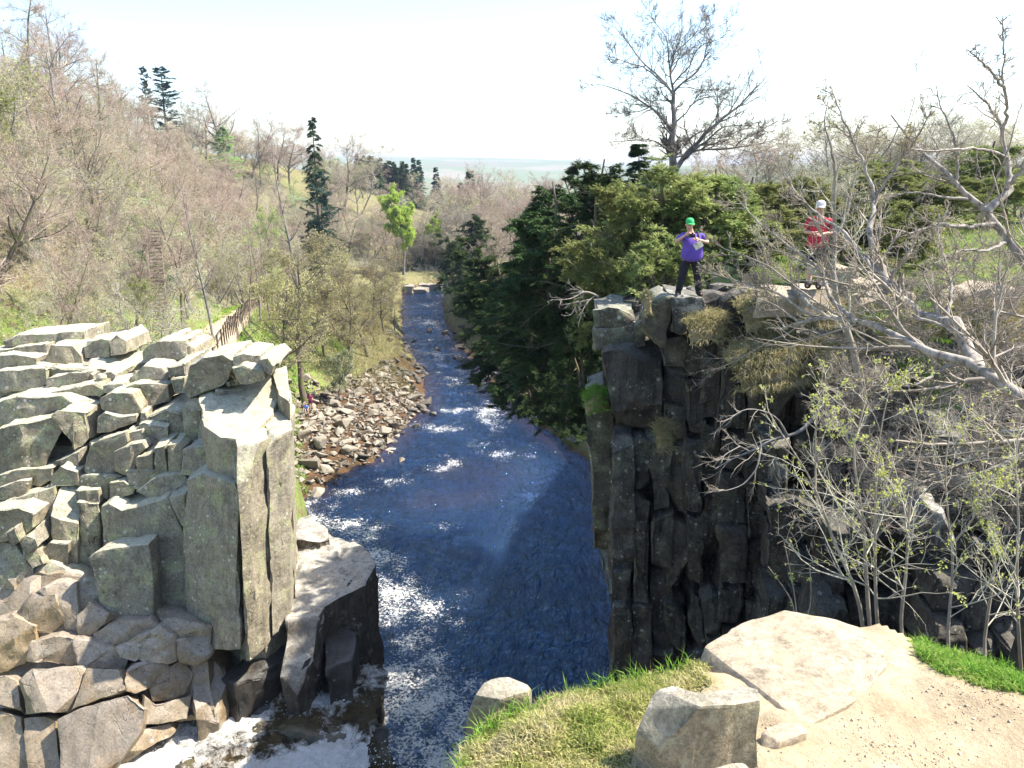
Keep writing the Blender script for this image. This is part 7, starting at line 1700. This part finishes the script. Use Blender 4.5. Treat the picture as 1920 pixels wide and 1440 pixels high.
# two people far off among the boulders
std = dict(head=(0, -.03, 1.60), neck=(0, .0, 1.45), chest=(0, .02, 1.28), waist=(0, 0, 1.08), pelvis=(0, .02, .90), shl=(.19, .02, 1.38), ell=(.26, .02, 1.12), wrl=(.16, -.16, 1.02), shr=(-.19, .02, 1.38), elr=(-.26, .02, 1.12), wrr=(-.16, -.16, 1.02),
           hpl=(.10, .02, .84), knl=(.12, -.02, .47), anl=(.13, .03, .09), hpr=(-.10, .02, .84), knr=(-.12, -.02, .47), anr=(-.13, .02, .09))
c = P(587, 828, 76); gz = max(hz(c.x, 76) + .8, c.z)
person('person in a maroon top and shorts standing on the boulder beach', (c.x, 76, gz), .3, 1.0, std, 'maroon', None, hair='hair', shorts='maroon', hands=False)
sit = dict(head=(0, -.06, .72), neck=(0, -.01, .57), chest=(0, .02, .40), waist=(0, .04, .22), pelvis=(0, .05, .08), shl=(.18, .0, .50), ell=(.24, -.12, .28), wrl=(.12, -.30, .26), shr=(-.18, .0, .50), elr=(-.24, -.12, .28), wrr=(-.12, -.30, .26),
           hpl=(.09, .0, .06), knl=(.12, -.36, .20), anl=(.12, -.46, -.18), hpr=(-.09, .0, .06), knr=(-.12, -.36, .20), anr=(-.12, -.46, -.18))
c = P(578, 828, 75)
person('person in a blue top sitting on a boulder next to the one in maroon', (c.x, 75, gz + .15), .4, 1.0, sit, 'blue_shirt', None, hair='hair', shorts='navy', hands=False)
# ------------------------------------------------------------------ labels: tell look-alikes apart by where they stand
def proj(p):
    x, y, z = p[0], p[1], p[2] - CAMZ
    d = y * CP - z * SP
    return 960 + FPX * x / d, 720 - FPX * (y * SP + z * CP) / d
ORD = ['leftmost', 'second from the left', 'third from the left', 'fourth from the left', 'fifth from the left', 'sixth from the left', 'seventh from the left', 'eighth from the left', 'ninth from the left', 'tenth from the left']
def landmarks(objs, LM, mk):
    for o in objs:
        px, py = proj(o.location); n, lx, ly = min(LM, key=lambda L: math.hypot(px - L[1], (py - L[2]) * 1.3))
        dx, dy = px - lx, py - ly
        w = 'right beside' if math.hypot(dx, dy) < 14 else ('left of' if dx < -abs(dy) * .8 else ('right of' if dx > abs(dy) * .8 else ('beyond' if dy < 0 else 'in front of')))
        o['label'] = mk(o, w, n)
    by = {}
    for o in objs: by.setdefault(o['label'], []).append(o)
    for lb, v in by.items():
        if len(v) > 1:
            v.sort(key=lambda o: proj(o.location)[0])
            for i, o in enumerate(v):
                n = len(v); k = ORD[i] if i < min(10, (n + 1) // 2) else ('rightmost' if i == n - 1 else ORD[min(n - 1 - i, 9)].replace('left', 'right'))
                o['label'] = f'{lb}, {k}'
def in_group(g): return [o for o in bpy.data.objects if o.parent is None and o.get('group') == g]
BL = [('the standing person', 588, 812), ('the seated person', 574, 826), ('the sapling', 632, 742), ('the forked alder', 568, 748), ('the cliff corner', 552, 890), ('the squared boulder', 655, 838), ('the pale corner boulder', 680, 872), ('the rapids', 760, 795), ('the leaning alders', 700, 705), ('the large slanting boulder', 640, 800), ('the high middle boulder', 695, 770), ('the upright grey boulder', 655, 768), ('the shallows', 620, 905), ('the wide low boulder', 722, 800), ('the alder roots', 600, 758), ('the narrow beach end', 775, 720)]
size = lambda o: 'small' if o.scale[0] < 1.0 else ('large' if o.scale[0] > 1.4 else 'middling')
landmarks([o for o in in_group('boulders on the beach') if not any(o['label'] == k[3] for k in KEY)], BL, lambda o, w, n: f"{size(o)} {'dark' if o.data.materials[0] == M['boulder_dark'] else 'grey'} boulder {w} {n}")
landmarks(in_group('boulders on the right bank'), [('the river bend', 840, 590), ('the narrow river', 850, 640), ('the dark skirts of the yews', 900, 690), ('the rapids', 940, 740), ('the cliff foot', 1050, 820)], lambda o, w, n: f"{size(o)} dark bank boulder {w} {n}")
TL = [('the wooden steps', 295, 540), ('the two pines', 300, 250), ('the rounded bare tree', 425, 285), ('the tall spruce', 606, 400), ('the lime beech', 765, 470), ('the path fence', 440, 590), ('the lone fence tree', 405, 640), ('the tallest left tree', 75, 330), ('the bare larch', 218, 260), ('the left edge', 0, 450), ('the cliff top', 150, 610), ('the green larch', 421, 300), ('the slender trunks', 490, 540), ('the forked alder', 570, 600), ('the river bend', 740, 520), ('the early-leaf tree', 516, 500)]
tall = lambda o: 'short' if o.scale[2] < .8 else ('tall' if o.scale[2] > 1.02 else 'middling')
KW = {'pink': 0, 'bare_tree': 'pinkish bare tree', 'young_tree': 'pale green tree', 'shrubby_tree': 'sage willowy tree', 'slender_tree': 'slender bare tree'}
def kname(o):
    m = {c.data.materials[0].name for c in o.children}
    return 'pale green tree' if 'fresh_spring_leaves' in m else 'sage willowy tree' if 'pale_grey_green_leaves' in m else 'grey budding tree' if 'budding_leaves' in m else 'slender bare tree' if 'slender' in o.name else 'pinkish bare tree'
landmarks(in_group('trees on the wooded left slope'), TL, lambda o, w, n: f'{tall(o)} {kname(o)} {w} {n}')
FL = [('the far plantation', 720, 310), ('the far spruce pair', 785, 320), ('the lime beech', 765, 420), ('the dark low spruce', 870, 370), ('the river bend', 800, 520), ('the lone ridge spruce', 820, 325), ('the tall spruce', 620, 330), ('the second beech', 815, 440)]
landmarks(in_group('trees on the far ridge'), FL, lambda o, w, n: f'far {tall(o)} {kname(o)} {w} {n}')
landmarks(in_group('bare trees on the right spur'), [('the blackish spur yew', 862, 480), ('the spur top yew', 900, 430), ('the yew furthest down the bank', 915, 560), ('the pointed yew', 1085, 400)], lambda o, w, n: f'{tall(o)} pinkish bare tree {w} {n}')
sp = sorted(in_group('spruces in the far plantation'), key=lambda o: proj(o.location)[0]) if in_group('spruces in the far plantation') else []
NUM = ['first', 'second', 'third', 'fourth', 'fifth', 'sixth', 'seventh', 'eighth', 'ninth', 'tenth', 'eleventh', 'twelfth', 'thirteenth', 'fourteenth', 'fifteenth', 'sixteenth', 'seventeenth', 'eighteenth', 'nineteenth', 'twentieth', 'twenty-first', 'twenty-second', 'twenty-third', 'last']
for i, o in enumerate(sp): o['label'] = f'{NUM[min(i, 23)]} dark spruce from the left in the far ridge plantation'

by = {}
for o in bpy.data.objects:
    if o.parent is None and o.get('label') and o.get('group'): by.setdefault(o['label'], []).append(o)
for lb, v in by.items():
    if len(v) > 1:
        v.sort(key=lambda o: o.location.y)
        for i, o in enumerate(v): o['label'] = f"{lb}, {'nearest' if i == 0 else 'farthest' if i == len(v) - 1 else 'between'}"
